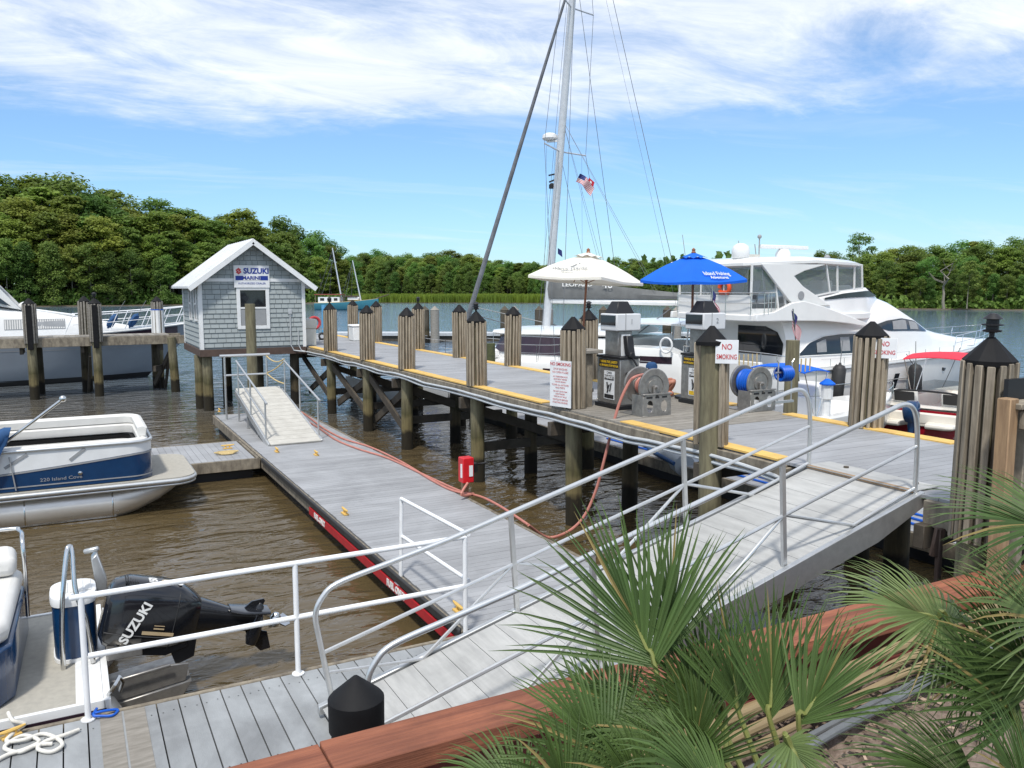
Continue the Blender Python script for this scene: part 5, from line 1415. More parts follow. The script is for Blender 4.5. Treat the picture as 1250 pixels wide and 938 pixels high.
palm('fan palm of tall narrow dark fronds in the middle of the bank', (2.55,2.0,1.3), [
    (940,880,3.15, 0.06,1.0,0.15, -0.2,0.3,-1.0, 0.54,36,70, G,0.14,0.04),
    (902,870,3.3, -0.10,1.0,0.2, 0.35,0.3,-1.0, 0.52,34,85, G,0.18,0.04),
    (975,885,3.0, 0.50,0.95,0.0, -0.5,0.5,-0.8, 0.46,34,85, G,0.3,0.08),
    (960,905,2.85, 0.40,-0.35,-0.5, 0.1,0.95,-0.3, 0.24,28,190, Pp,0.6,0.3),
    (885,970,2.75, -0.6,0.6,-0.1, 0.1,1.0,-0.4, 0.42,42,190, G,0.55,0.22),
    (835,905,3.1, -0.9,0.30,0.2, 0.1,0.9,-0.5, 0.46,40,110, G,0.45,0.2),
    (862,890,3.25, -0.45,0.95,0.1, 0.3,0.5,-0.8, 0.42,34,90, Dk,0.3,0.08),
    (868,860,3.4, -0.25,1.0,0.2, -0.3,0.3,-1.0, 0.44,34,90, G,0.2,0.05)])
palm('fan palm with pale arching fronds at the right edge of the bank', (3.35,1.55,1.3), [
    (1160,762,3.0, -0.80,0.50,0.1, 0.15,0.95,-0.5, 0.44,72,270, Pp,0.75,0.16),
    (1305,648,2.85, -1.0,0.30,0.1, 0.1,0.9,-0.5, 0.46,44,150, G,0.4,0.14),
    (1240,880,2.75, -0.55,0.85,0.1, 0.3,0.7,-0.7, 0.46,44,150, G,0.4,0.12),
    (1190,955,2.6, -0.9,0.45,0.0, 0.2,1.0,-0.45, 0.42,44,180, Dk,0.55,0.18),
    (1300,775,2.8, -0.8,0.7,0.0, 0.3,0.8,-0.6, 0.44,46,190, Pp,0.5,0.14),
    (1265,990,2.5, -0.4,0.9,-0.1, 0.1,0.9,-0.5, 0.38,42,180, G,0.5,0.15),
    (1270,830,2.8, -0.7,0.9,0.1, 0.3,0.7,-0.7, 0.46,44,150, Dk,0.4,0.12),
    (1225,810,2.9, -0.9,-0.1,0.0, 0.3,0.9,-0.4, 0.34,40,160, Dk,0.5,0.2)])
# ------------------------------------------------------------------ boat helpers
def hull_loft(mb, st, deck=True, tr0=True):
    """st: (x, [(y, z) from keel to sheer]); mirrored; deck closes the top"""
    rings = []
    for x, sec in st:
        r = [V((x+(0 if len(q) < 3 else q[2]), q[0], q[1])) for q in sec]
        l = [V((p.x, -p.y, p.z)) for p in r]
        rings.append(r[::-1] + l[1:] if abs(sec[0][0]) < 1e-6 else r[::-1] + l)
    n = len(rings[0]); vs = [p for r in rings for p in r]; fs = []
    for i in range(len(rings)-1):
        for j in range(n-1):
            fs.append((i*n+j, i*n+j+1, (i+1)*n+j+1, (i+1)*n+j))
        if deck: fs.append((i*n, (i+1)*n, (i+1)*n+n-1, i*n+n-1))
    if tr0: fs.append(tuple(range(n)))
    fs.append(tuple(range((len(rings)-1)*n, len(rings)*n)))
    mb.add(vs, fs)
def strip(mb, xs, zt, zb, yf, off=0.012, rows=3, sides=(-1,1), cut=True):
    """a panel lying on the side surface yf(x, z), between curves zt(x) and zb(x)"""
    for s in sides:
        if cut: mb.cut()
        vs, fs = [], []
        for x in xs:
            a, b = zb(x), zt(x)
            for r in range(rows+1):
                z = lerp(a, b, r/rows)
                vs.append(V((x, s*(yf(x, z)+off), z)))
        m = rows+1
        for i in range(len(xs)-1):
            for r in range(rows): fs.append((i*m+r,(i+1)*m+r,(i+1)*m+r+1,i*m+r+1))
        mb.add(vs, fs)
def frange(a, b, n): return [lerp(a, b, i/n) for i in range(n+1)]
def rail(mb, pts, h, n_post, r=0.016, lean=0.0, mid=True):
    pts = [V(p) for p in pts]
    top = smooth_path([p+V((0,0,h)) for p in pts], 6)
    mb.tube(top, r, 7)
    if mid: mb.tube(smooth_path([p+V((0,0,h*0.52)) for p in pts],6), r*0.7, 6)
    base = smooth_path(pts, 6)
    for k in range(n_post):
        i = int(round(k*(len(top)-1)/(n_post-1)))
        mb.tube([base[i]-V((lean,0,0.02)), top[i]], r*0.85, 6)
def flag_mesh(mb, P, w, h, usa=True, n=14):
    """P(a, b): a along the fly 0..1, b down the hoist 0..1; material 0 white 1 red 2 blue"""
    rows = 13 if usa else 3
    for r in range(rows):
        for i in range(n):
            a0, a1, b0, b1 = i/n, (i+1)/n, r/rows, (r+1)/rows
            mb.k = (1 if r % 2 == 0 else 0) if usa else 1
            if usa and a1 <= 0.43 and r < 7: mb.k = 2
            mb.add([P(a0,b0),P(a1,b0),P(a1,b1),P(a0,b1)], [(0,1,2,3)])
    if usa:
        mb.k = 0
        for i in range(5):
            for j in range(4):
                a, b = 0.05+0.075*i, 0.07+0.125*j
                mb.add([P(a,b)+V((0,0,0)),P(a+0.025,b),P(a+0.025,b+0.035),P(a,b+0.035)], [(0,1,2,3)])
def fender(parent_lab, p0, p1, r, m=rubber):
    p0, p1 = V(p0), V(p1); d = (p1-p0).normalized(); L = (p1-p0).length
    t = thing('fender', parent_lab, 'fender', (p0+p1)/2, world=True)
    mb = MB(); mb.lathe([(0.03,-0.06),(0.05,0),(r*0.7,0.03),(r,0.14),(r,L-0.14),(r*0.7,L-0.03),(0.05,L),(0.03,L+0.06)], 16, p0, d); mb.build('body', m, t, smooth=60)
    mb = MB(); mb.tube([p0-d*0.02, p0-d*0.75], 0.012, 6); mb.build('line', wire, t)
    return t

# ------------------------------------------------------------------ white motor yacht
ya = thing('motor_yacht', 'big white flybridge motor yacht moored beyond the pier', 'yacht', (19.2,19.8,0))
def yb(x): return interp([-1.3,0,4,6,8,9.5,11,12,12.7],[1.85,1.95,2.02,1.96,1.72,1.38,0.85,0.42,0.06], x)
def ys(x): return interp([-1.3,0,4,8,11,12.7],[1.72,1.76,1.86,2.0,2.14,2.24], x)
st = []
for x in frange(-1.3,12.7,28):
    b, z = yb(x), ys(x); f = max(0, (x-5)/7.7); k = 1-f**1.6
    st.append((x, [(0,-0.55+1.9*f**3.2,-0.6*f**2),(b*0.72*k**1.3,-0.35+1.2*f**2.4,-0.5*f**2),(b*(0.90-0.42*f**1.5),0.18+0.75*f**2,-0.35*f**2),(b*(0.965-0.16*f),z*0.62),(b,z-0.08),(b,z)]))
mb = MB(); hull_loft(mb, st); mb.build('hull', gelcoat, ya, smooth=40)
mb = MB()
for s in (-1,1): mb.cut(); mb.tube([(x, s*(yb(x)+0.012), ys(x)-0.10) for x in frange(-1.3,12.68,30)], 0.035, 6)
mb.build('rub_rail', pipe_grey, ya, smooth=60)
mb = MB()
for s in (-1,1): mb.cut(); mb.tube([(x, s*(yb(x)*0.985+0.0), ys(x)*0.66) for x in frange(-1.2,6.0,16)], 0.014, 5)
mb.build('hull_line', ink_grey, ya)
# house
def hw(x): return interp([-0.02,3,5,6.5,7.6,9,10.5,11.6],[1.72,1.74,1.66,1.48,1.24,0.90,0.5,0.2], x)
def ht(x): return interp([-0.02,3.4,4.6,5.4,6.6,7.5,8.4,10,11.6],[3.32,3.45,3.86,3.66,3.16,2.76,2.58,2.36,2.26], x)
def hy(x, z):
    t = max(0, min(1, (z-ys(x))/max(ht(x)-ys(x),0.05)))
    return hw(x)*(1-0.10*t-0.16*t**4)
rings = []
for x in frange(0,11.6,46):
    z0, z1 = ys(x)-0.02, ht(x)
    sec = [V((x,hy(x,lerp(z0,z1,q)),lerp(z0,z1,q))) for q in (0,0.25,0.5,0.75,0.92)] + [V((x,hw(x)*0.60,z1+0.03))]
    rings.append(sec + [V((p.x,-p.y,p.z)) for p in sec[::-1]])
mb = MB(); mb.loft(rings); mb.build('house', gelcoat, ya, smooth=40)
def wt(x): return interp([0.5,0.9,1.6,2.3,2.9,3.25],[2.20,2.50,2.70,2.75,2.75,2.72], x)
mb = MB(); strip(mb, frange(0.5,3.25,16), wt, lambda x: 2.14, hy); w = mb.build('side_window', dark_glass, ya)
mb = MB()
for s in (-1,1):
    mb.cut(); xs_ = frange(0.48,3.27,18); loop_ = [(x, wt(x)+0.015) for x in xs_] + [(x, 2.125) for x in xs_[::-1]]
    mb.tube([(x, s*(hy(x,z)+0.012), z) for x, z in loop_], 0.018, 6, closed=True)
mb.build('window_frame', gelcoat, ya, smooth=60)
mb = MB()
for x in (6.6, 9.4):
    mb.cut(); mb.box(x,x+0.32,-yb(x)+0.10,-yb(x)+0.16,ys(x)+0.06,ys(x)+0.09)
mb.build('deck_cleat', steel, ya, bevel=0.01)
mb = MB()
for xa, za, xb_, zb_ in ((5.05,2.05,5.25,1.55),(8.4,2.12,6.6,0.75),(1.75,1.86,1.72,1.82)):
    mb.cut(); mb.tube(sag((xa,-yb(xa)-0.02,za),(xb_,-yb(xb_)-0.35,zb_),0.04,6),0.012,5)
mb.build('mooring_line', ink_black, ya)
mb = MB()
for x in (1.25,2.3): strip(mb, frange(x,x+0.42,3), lambda q: wt(q)-0.09, lambda q: 2.22, hy, 0.018)
mb.build('curtain', ink_grey, w)
def ft(x): return min(interp([3.9,4.6,5.5,6.4,7.2],[2.98,3.14,3.20,3.10,2.76], x), ht(x)-0.03)
def fb(x): return interp([3.9,4.7,6.4,7.25],[2.96,2.80,2.76,2.70], x)
mb = MB(); strip(mb, frange(3.9,7.2,18), ft, fb, hy, 0.014); w = mb.build('front_window', dark_glass, ya)
mb = MB(); strip(mb, frange(4.9,5.75,4), lambda q: ft(q)-0.05, lambda q: fb(q)+0.05, hy, 0.02); strip(mb, frange(5.95,6.5,4), lambda q: ft(q)-0.05, lambda q: fb(q)+0.05, hy, 0.02); mb.build('shade', ink_grey, w)
mb = MB(); mb.add([(-0.012,-1.46,2.12),(-0.012,0.45,2.12),(-0.012,0.45,3.02),(-0.012,-0.75,3.02),(-0.012,-1.25,2.86),(-0.012,-1.5,2.5)], [(0,1,2,3,4,5)])
mb.build('saloon_door', dark_glass, ya)
# flybridge deck and sweeping side wings
mb = MB(); mb.prism([(-1.6,-1.5),(-1.45,-1.78),(0,-1.93),(3.3,-1.72),(4.0,-1.4),(4.0,1.4),(3.3,1.72),(0,1.93),(-1.45,1.78),(-1.6,1.5)], lambda a,b,t: V((a,b,3.22+0.20*t)))
mb.build('flybridge_deck', gelcoat, ya, bevel=0.03, seg=2)
mb = MB()
for s in (-1,1):
    mb.cut(); o_ = [(-1.6,3.24),(-1.58,3.44),(-0.9,3.50),(-0.2,3.76),(0.3,3.82),(1.1,3.66),(2.5,3.30),(3.9,2.94),(3.75,2.92),(2.4,3.10),(1.2,3.20),(-0.2,3.23)]
    mb.prism(o_, lambda a,b,t: V((a, s*(lerp(1.84,1.96,t)-max(0,a-1.0)**2*0.026), b)))
mb.build('wing', gelcoat, ya, bevel=0.02, seg=2)
mb = MB()
rings = []
for x in frange(0.2,5.4,26):                 # flybridge coaming with raked front
    w_ = interp([0.2,2.5,3.6,4.4,5.4],[1.70,1.62,1.45,1.20,0.75], x); zt = interp([0.2,1.0,2.4,3.8,4.3,5.4],[3.75,3.92,4.12,4.22,4.05,3.64], x)
    rings.append([V((x,w_+0.05,3.40)),V((x,w_*0.99,zt-0.08)),V((x,w_*0.93,zt)),V((x,-w_*0.93,zt)),V((x,-w_*0.99,zt-0.08)),V((x,-w_-0.05,3.40))])
mb.loft(rings); mb.build('coaming', gelcoat, ya, smooth=40)
mb = MB(); strip(mb, frange(1.5,4.45,14), lambda x: interp([1.5,2.4,3.8,4.45],[3.90,4.04,4.12,3.96],x), lambda x: interp([1.5,2.6,4.45],[3.84,3.90,3.93],x), lambda x,z: interp([0.2,2.5,3.6,4.4,5.4],[1.70,1.62,1.45,1.20,0.75],x), 0.02)
mb.add([V((4.42,-1.2,3.93)),V((4.42,1.2,3.93)),V((3.95,1.3,4.21)),V((3.95,-1.3,4.21))], [(0,1,2,3)])
mb.build('screen_band', dark_glass, ya)
# slanting arches
mb = MB()
for s in (-1,1):
    mb.cut(); mb.prism([(-1.25,4.92),(1.45,4.92),(0.55,4.72),(0.12,4.56),(0.5,4.26),(1.75,3.66),(0.2,3.66),(-0.05,3.82)], lambda a,b,t: V((a, s*(lerp(1.62,1.72,t)), b)))
mb.build('arch', gelcoat, ya, bevel=0.02, seg=2)
mb = MB(); 
for s in (-1,1): mb.cut(); mb.lathe([(0.13,0),(0.13,0.012),(0.10,0.014),(0,0.014)], 18, (0.42,s*1.722,3.98), (0,s,0))
mb.build('speaker_grille', ink_grey, ya)
rings = []
for z, e in ((4.90,0.10),(4.96,0.0),(5.04,0.0),(5.11,0.25),(5.15,0.7)):
    o_ = [(-1.7+e,-1.45+e*0.5),(-1.35+e,-1.70+e),(1,-1.74+e),(3.0-e*0.5,-1.58+e),(3.75-e,-1.2+e*0.6),(3.95-e,0),(3.75-e,1.2-e*0.6),(3.0-e*0.5,1.58-e),(1,1.74-e),(-1.35+e,1.70-e),(-1.7+e,1.45-e*0.5)]
    rings.append([V((a,b,z-0.13*((a-1.1)/2.8)**2-0.05*(b/1.7)**2+0.06)) for a,b in o_])
mb = MB(); mb.loft(rings); mb.build('hardtop', gelcoat, ya, smooth=40)
# clear enclosure
mb = MB()
def pane(pts): mb.cut(); mb.add([V(p) for p in pts], [tuple(range(len(pts)))])
for s in (-1,1):
    pane([(0.15,s*1.60,4.55),(0.5,s*1.60,4.27),(1.0,s*1.60,3.97),(1.8,s*1.58,4.08),(1.55,s*1.60,4.92),(0.55,s*1.60,4.74)]); pane([(1.84,s*1.57,4.08),(2.4,s*1.52,4.13),(3.55,s*1.36,4.22),(3.4,s*1.42,4.92),(1.6,s*1.60,4.92)])
    pane([(3.57,s*1.36,4.22),(3.98,s*0.0,4.25),(3.75,s*0.0,4.95),(3.42,s*1.42,4.93)])
    pane([(-1.5,s*1.6,4.0),(-0.1,s*1.62,3.98),(-0.9,s*1.62,4.88),(-1.5,s*1.6,4.88)])
pane([(-1.52,-1.5,3.98),(-1.52,1.5,3.98),(-1.52,1.5,4.9),(-1.52,-1.5,4.9)])
mb.build('clear_enclosure', vinyl_glass, ya, smooth=0)
mb = MB()
for s in (-1,1):
    mb.cut()
    for a, b in (((1.82,1.58,4.06),(1.57,1.61,4.93)),((2.2,1.55,4.1),(2.1,1.58,4.9)),((3.56,1.37,4.2),(3.41,1.43,4.95)),((1.0,1.61,3.95),(1.82,1.59,4.06)),((1.82,1.59,4.06),(3.56,1.37,4.2)),((3.1,1.44,4.18),(3.0,1.49,4.93)),((-1.5,1.61,3.42),(-1.5,1.61,4.92)),((-0.35,1.60,3.42),(-0.65,1.60,4.9)),((-0.05,1.60,3.5),(-0.3,1.60,4.7))):
        mb.bar((a[0],s*a[1],a[2]),(b[0],s*b[1],b[2]),0.05,0.05)
    mb.bar((3.56,s*1.37,4.2),(3.98,0,4.23),0.05,0.05)
mb.cut()
for y in (-0.5,0.55): mb.bar((-1.52,y,3.95),(-1.52,y,4.92),0.045,0.045)
mb.bar((-1.52,-1.6,3.97),(-1.52,1.6,3.97),0.05,0.05)
mb.build('enclosure_frame', gelcoat, ya)
mb = MB(); mb.box(2.3,2.75,-0.9,-0.3,3.42,4.45); mb.box(2.85,3.5,-1.0,0.8,3.42,4.3); mb.build('helm', gel_cream, ya, bevel=0.06, seg=2)
mb = MB(); mb.tube([(2.78+0.03*math.cos(a/16*6.28),-0.6+0.2*math.cos(a/16*6.28),4.38+0.2*math.sin(a/16*6.28)) for a in range(16)],0.02,6,closed=True); mb.build('wheel', new_wood, ya)
mb = MB(); mb.box(-1.54,-1.50,-1.6,1.6,3.42,3.97); mb.box(-1.5,-0.4,-1.61,-1.58,3.42,3.60); mb.build('aft_panel', gelcoat, ya)
mb = MB(); rail(mb, [(-1.58,1.6,3.44),(-1.58,-1.7,3.44),(-0.7,-1.8,3.46)], 0.62, 9, 0.014); mb.build('flybridge_rail', steel, ya)
# roof gear
mb = MB(); mb.lathe([(0.20,0),(0.26,0.06),(0.27,0.26),(0.22,0.40),(0.10,0.47),(0,0.48)], 20, (-1.0,-0.6,5.08)); mb.build('satellite_dome', white_paint, ya, smooth=60)
mb = MB(); mb.lathe([(0.15,0),(0.25,0.02),(0.24,0.18),(0.17,0.30),(0.15,0.32)], 18, (1.4,0,5.14)); mb.box(0.35,2.5,-0.06,0.06,5.46,5.58); mb.build('radar', white_paint, ya, bevel=0.02)
mb = MB(); mb.tube([(0.25,-0.1,5.1),(0.25,-0.1,5.75)],0.02,6); mb.ball((0.25,-0.1,5.82),0.07); mb.tube([(0.45,0.2,5.1),(0.35,0.2,5.6)],0.015,6); mb.tube([(-0.2,0.3,5.1),(-0.25,0.3,5.7)],0.012,6); mb.lathe([(0.09,0),(0.10,0.1),(0.05,0.16),(0,0.17)],12,(3.1,-0.3,5.13)); mb.tube([(-1.6,1.2,5.0),(-1.7,1.3,5.9)],0.010,6); mb.build('aerial', ink_grey, ya)
mb = MB(); mb.tube([(-1.9,1.6,5.02),(-0.9,0.9,5.06)],0.02,6); mb.box(-0.7,-0.1,-0.5,0.1,5.12,5.24); mb.build('roof_fitting', beige_plastic, ya)
# cockpit
mb = MB(); mb.box(-1.28,-0.02,-1.72,1.72,1.15,1.25); mb.box(-1.3,-1.15,-1.83,1.83,1.7,2.02); mb.build('cockpit', gelcoat, ya, bevel=0.02)
mb = MB(); rail(mb, [(-1.2,1.7,2.0),(-1.2,-1.78,2.0),(0.05,-1.86,1.80)], 0.30, 7, 0.014, mid=False); mb.build('cockpit_rail', steel, ya)
mb = MB(); rail(mb, [(8.2,-1.62,2.03),(9.0,-1.42,2.08),(10.8,-0.88,2.16),(12.3,-0.25,2.26),(12.75,0,2.3),(12.3,0.25,2.26),(10.8,0.88,2.16),(9.0,1.42,2.08),(8.2,1.62,2.03)], 0.50, 11, 0.015, lean=0.1); mb.build('bow_rail', steel, ya)
mb = MB()
for x in (1.6,2.2,2.9,3.6,4.4,5.3,6.2,7.1,8.0): mb.tube([(x,-yb(x)+0.06,ys(x)),(x,-yb(x)+0.06,ys(x)+0.22)],0.012,6)
mb.tube([(x,-yb(x)+0.06,ys(x)+0.22) for x in (1.2,2.9,4.6,5.3)],0.006,5)
mb.build('side_rail', steel, ya)
mb = MB()
for x, w_, h_ in ((4.55,0.30,0.48),):
    mb.prism([(x-0.08,0.92),(x+0.14,0.92),(x+0.27,1.42),(x+0.05,1.42)], lambda a,b,t: V((a,-(yb(a)*interp([0.9,1.4],[0.955,0.985],b)+0.012*t),b)))
mb.lathe([(0.0,0.012),(0.16,0.012),(0.18,0.0)], 16, (7.55,-yb(7.55)*0.93-0.01,1.52), (0.18,-1,0))
mb.build('port_light', dark_glass, ya)
lf = MB(); lf.tube([(-1.56,-0.55+0.21*math.cos(a/18*6.283),4.20+0.21*math.sin(a/18*6.283)) for a in range(18) if not 11 < a < 16],0.065,8)
t = tag(lf.build('life_ring', orange, loc=(0,0,0)), 'orange horseshoe life ring hung on the yacht flybridge', 'life ring')
t.location = (19.2,19.8,0)
for k, y in enumerate((-0.55,0.1)):
    t = thing('deck_chair', ('metal deck chair at the aft flybridge rail, nearer the pier', 'metal deck chair at the aft flybridge rail, behind the other')[k], 'chair', (19.2-1.05,19.8+y-0.4,3.43), 'deck chairs on the yacht flybridge')
    mb = MB(); mb.box(-0.24,0.24,-0.24,0.24,0.40,0.45); mb.build('seat', ink_grey, t)
    mb = MB(); mb.obox((0.26,0,0.72),0.04,0.46,0.55,(0.97,0,-0.22),(0,1,0)); mb.build('backrest', ink_grey, t)
    mb = MB()
    for a in (-0.22,0.22):
        for b in (-0.22,0.22): mb.tube([(a,b,0),(a,b,0.62 if a < 0 else 0.45)],0.014,6)
        mb.tube([(-0.22,a,0.62),(0.28,a,0.64)],0.016,6)
    mb.build('frame', ink_grey, t)
fender('black fender with a red top hung on the yacht side, left of the two', (20.92,17.62,1.86), (20.78,17.60,0.72), 0.20)
fender('black fender hung on the yacht side behind the red canopy', (24.5,17.62,1.72), (24.52,17.58,0.55), 0.21)
def hang_flag(lab, top, dx, drop, w, staff0=None, sz=1.0):
    t = thing('flag', lab, 'flag', V(top), world=True)
    top = V(top); mb = MB()
    def P(a, b): return top + V((dx[0],dx[1],0))*(w*a*0.55 + 0.05*math.sin(a*9+b*2)) + V((0.04*math.sin(a*8),0.05*math.cos(a*7),0)) + V((0,0,-b*drop*0.55 - a*drop*0.75 - 0.03*math.sin(a*6)))
    flag_mesh(mb, P, w, drop); mb.build('cloth', [flag_white,flag_red,flag_blue], t, smooth=0, normals=False)
    if staff0:
        mb = MB(); mb.tube([staff0, top+V((0,0,0.04))], 0.016, 7); mb.build('staff', steel, t)
    return t
fp = aty(968,379,14.6)
hang_flag('american flag drooping on a thin staff by the blue boat canopy', fp, (0.75,-0.3), 0.75, 0.5, fp+V((0.25,-0.05,-1.75)))
fp = aty(869,352,17.0)
hang_flag('american flag on a white slanting staff under the right edge of the blue parasol', fp, (0.75,-0.3), 0.85, 0.5, fp+V((0.12,0,-1.2)))
plain_pile(aty(962,520,13.6).x+0.05, 13.6, 3.02, 'greenish mooring pile behind the blue boat canopy', 0.16, group=None)
q = aty(599,430,26.3); plain_pile(q.x, q.y, 2.25, 'short dark green pile behind the lantern post', 0.17, group=None, m=mat('green_pile',(0.09,0.10,0.04),(0.05,0.06,0.03),0.9,bump=0.5))

# ------------------------------------------------------------------ catamaran
ct = thing('catamaran', 'white sailing catamaran with a tall mast and grey sail cover', 'sailboat', (16.55,28.05,0), rz=rad(120))
def chb(x): return interp([-7.0,-5,-2,1,3,4.3,5.0],[0.42,0.55,0.62,0.58,0.42,0.20,0.03], x)
def chs(x): return interp([-7.0,-6.8,-6.5,-6.2,-4.8,-3.6,-2.7,-1.8,2,5.0],[0.85,1.35,2.05,2.22,2.26,2.16,1.80,1.58,1.58,1.68], x)
for s in (1,-1):
    st = []
    for x in frange(-7.0,5.0,24):
        b, z = chb(x), chs(x); f = max(0,(x-2)/3.0)
        st.append((x, [(0,-0.5+0.4*f),(b*0.7*(1-0.3*f),-0.25+0.25*f),(b*0.95,0.3),(b,z*0.7),(b,z-0.05),(b*0.96,z)]))
    mb = MB(); hull_loft(mb, st); mb.v = [p+V((0,s*2.35,0)) for p in mb.v]
    h = mb.build('hull', gelcoat, ct, smooth=40)
    mb = MB(); strip(mb, frange(-6.3,-5.2,6), lambda x: 1.97, lambda x: 1.74, lambda x,z: chb(x)*0.995, 0.012, 2); strip(mb, frange(-1.95,-1.55,2), lambda x: 1.38, lambda x: 1.08, lambda x,z: chb(x)*0.995, 0.012, 2)
    mb.cut(); mb.done = [([p+V((0,s*2.35,0)) for p in v], f, m) for v, f, m in mb.done]; mb.build('hull_window', maroon_glass, h)
    mb = MB()
    for q in (1,-1): mb.tube([(x,s*2.35+q*(chb(x)+0.004),chs(x)*0.80) for x in frange(-5.6,4.7,20)],0.016,5)
    mb.build('rub_line', ink_grey, h)
mb = MB(); mb.box(-5.6,1.9,-2.0,2.0,0.75,1.50); mb.build('bridge_deck', gelcoat, ct, bevel=0.1, seg=2)
rings = []
for z, e in ((1.48,0.0),(1.9,0.10),(2.45,0.40)):
    rings.append([V((a,b,z)) for a,b in ((-4.4,-2.35+e*0.6),(0.2-e*0.6,-2.3+e*0.6),(1.5-e,-1.5+e*0.4),(1.9-e,0),(1.5-e,1.5-e*0.4),(0.2-e*0.6,2.3-e*0.6),(-4.4,2.35-e*0.6))])
mb = MB(); mb.loft(rings); mb.build('saloon', gelcoat, ct, smooth=30)
mb = MB()
wr_ = [[V((a,b,z)) for a,b in ((-3.2,-2.37+e*0.6),(0.21-e*0.6,-2.33+e*0.6),(1.53-e,-1.52+e*0.4),(1.94-e,0),(1.53-e,1.52-e*0.4),(0.21-e*0.6,2.33-e*0.6),(-3.2,2.37-e*0.6))] for z,e in ((1.80,0.06),(2.42,0.37))]
mb.loft(wr_, False, False, closed=False); mb.build('saloon_window', maroon_glass, ct)
rings = []
for z, e in ((2.44,0.1),(2.50,0.0),(2.60,0.05),(2.70,0.8)):
    rings.append([V((a,b,z+ (0.08 if a < -2 else 0))) for a,b in ((-3.9,-2.0+e),(-3.6,-2.2+e),(0.3-e,-2.15+e),(1.6-e,-1.4+e*0.5),(1.95-e,0),(1.6-e,1.4-e*0.5),(0.3-e,2.15-e),(-3.6,2.2-e),(-3.9,2.0-e))])
mb = MB(); mb.loft(rings); mb.build('hardtop', gelcoat, ct, smooth=40)
mb = MB()
for s in (-1,1):
    mb.cut(); mb.tube([(-6.4,s*1.9,1.5),(-6.5,s*1.9,3.0)],0.03,8); mb.cut(); mb.tube([(-4.4,s*2.1,1.5),(-4.5,s*2.1,3.0)],0.03,8)
mb.build('awning_post', alu, ct)
mb = MB(); rings = []
for x in frange(-7.0,-3.3,8):
    f = (x+7)/3.7; zz = 2.98+0.16*math.sin(math.pi*(0.12+0.7*f)); w_ = 1.75+0.35*min(1,f*2)
    rings.append([V((x,w_*q,zz-0.10*q*q)) for q in (-1,-.5,0,.5,1)]+[V((x,w_*q,zz-0.10*q*q-0.06)) for q in (1,.5,0,-.5,-1)])
mb.loft(rings); mb.build('cockpit_awning', gelcoat, ct, smooth=40)
mb = MB()
mb.bar((4.2,-2.35,1.55),(4.2,2.35,1.55),0.12,0.12); mb.build('crossbeam', alu, ct)
mb = MB(); mb.add([(1.9,-1.8,1.46),(4.15,-1.85,1.5),(4.15,1.85,1.5),(1.9,1.8,1.46)],[(0,1,2,3)]); mb.build('trampoline', ink_grey, ct)
mb = MB()
for s in (-1,1):
    rail(mb, [(-2.4,s*2.88,1.66),(-1.6,s*2.9,1.58),(1,s*2.87,1.56),(3.2,s*2.72,1.60),(4.8,s*2.40,1.68)], 0.62, 8, 0.012)
mb.tube([(4.8,-2.4,2.3),(4.4,-1.9,2.3)],0.012,6); mb.tube([(4.8,2.4,2.3),(4.4,1.9,2.3)],0.012,6)
mb.build('guard_rail', steel, ct)
mb = MB(); mb.ball((1.2,2.3,1.75),0.5,0.35,0.25); mb.cut(); mb.box(-5.9,-4.6,1.2,1.9,1.5,1.95); mb.build('deck_locker', gelcoat, ct, bevel=0.05)
mb = MB(); mb.tube(smooth_path([(-6.3,-1.6,2.6),(-6.9,-1.7,2.5),(-7.4,-1.7,1.6)],5),0.035,8); mb.tube(smooth_path([(-6.3,1.6,2.6),(-6.9,1.7,2.5),(-7.4,1.7,1.6)],5),0.035,8); mb.tube([(-7.4,-1.7,1.6),(-7.4,1.7,1.6)],0.03,8); mb.build('davit', steel, ct)
for k in range(1):
    mb = MB(); mb.tube([(-5.9,2.55,1.62+0.18+0.24*math.sin(a/18*6.283)) if False else (-6.15+0.20*math.cos(a/18*6.283),2.98,2.36+0.24*math.sin(a/18*6.283)) for a in range(18)],0.035,7,closed=True); mb.build('hose_loop', white_paint, ct)
def mz(z): return V((-(z-2.6)*0.086, 0, z))          # raked mast
ms = MB(); ms.tube([mz(2.58), mz(8), mz(14), mz(19.5)], [0.155,0.15,0.14,0.12], 14)
mast = ms.build('mast', mast_metal, ct, smooth=50)
mb = MB(); q = mz(9.75); mb.lathe([(0.0,0),(0.26,0.02),(0.30,0.08),(0.28,0.20),(0.16,0.27),(0,0.28)], 18, q+V((0.48,0,0.05))); mb.bar(q+V((0.1,0,0)),q+V((0.6,0,0.02)),0.1,0.06); mb.build('radar', white_paint, mast)
mb = MB(); q = mz(8.55); mb.bar(q,q+V((0.42,0,-0.05)),0.06,0.05); mb.lathe([(0.0,0),(0.12,0),(0.12,0.14),(0.05,0.2)],12,q+V((0.28,0,-0.55))); mb.bar(q+V((0.05,0,-0.2)),q+V((0.4,0,-0.3)),0.05,0.05); mb.build('deck_light', black_plastic, mast)
mb = MB()
q = mz(9.35)
for s in (-1,1): mb.tube([q, q+V((-0.25,s*1.65,0.05))],0.03,7)
q2 = mz(14.5)
for s in (-1,1): mb.tube([q2, q2+V((-0.25,s*1.3,0.05))],0.03,7)
mb.build('spreader', mast_metal, mast)
bm = MB(); bm.tube([mz(3.72)+V((-0.15,0,0)),(-5.5,0,3.68)],0.11,10); boom = bm.build('boom', white_paint, ct)
mb = MB(); rings = []
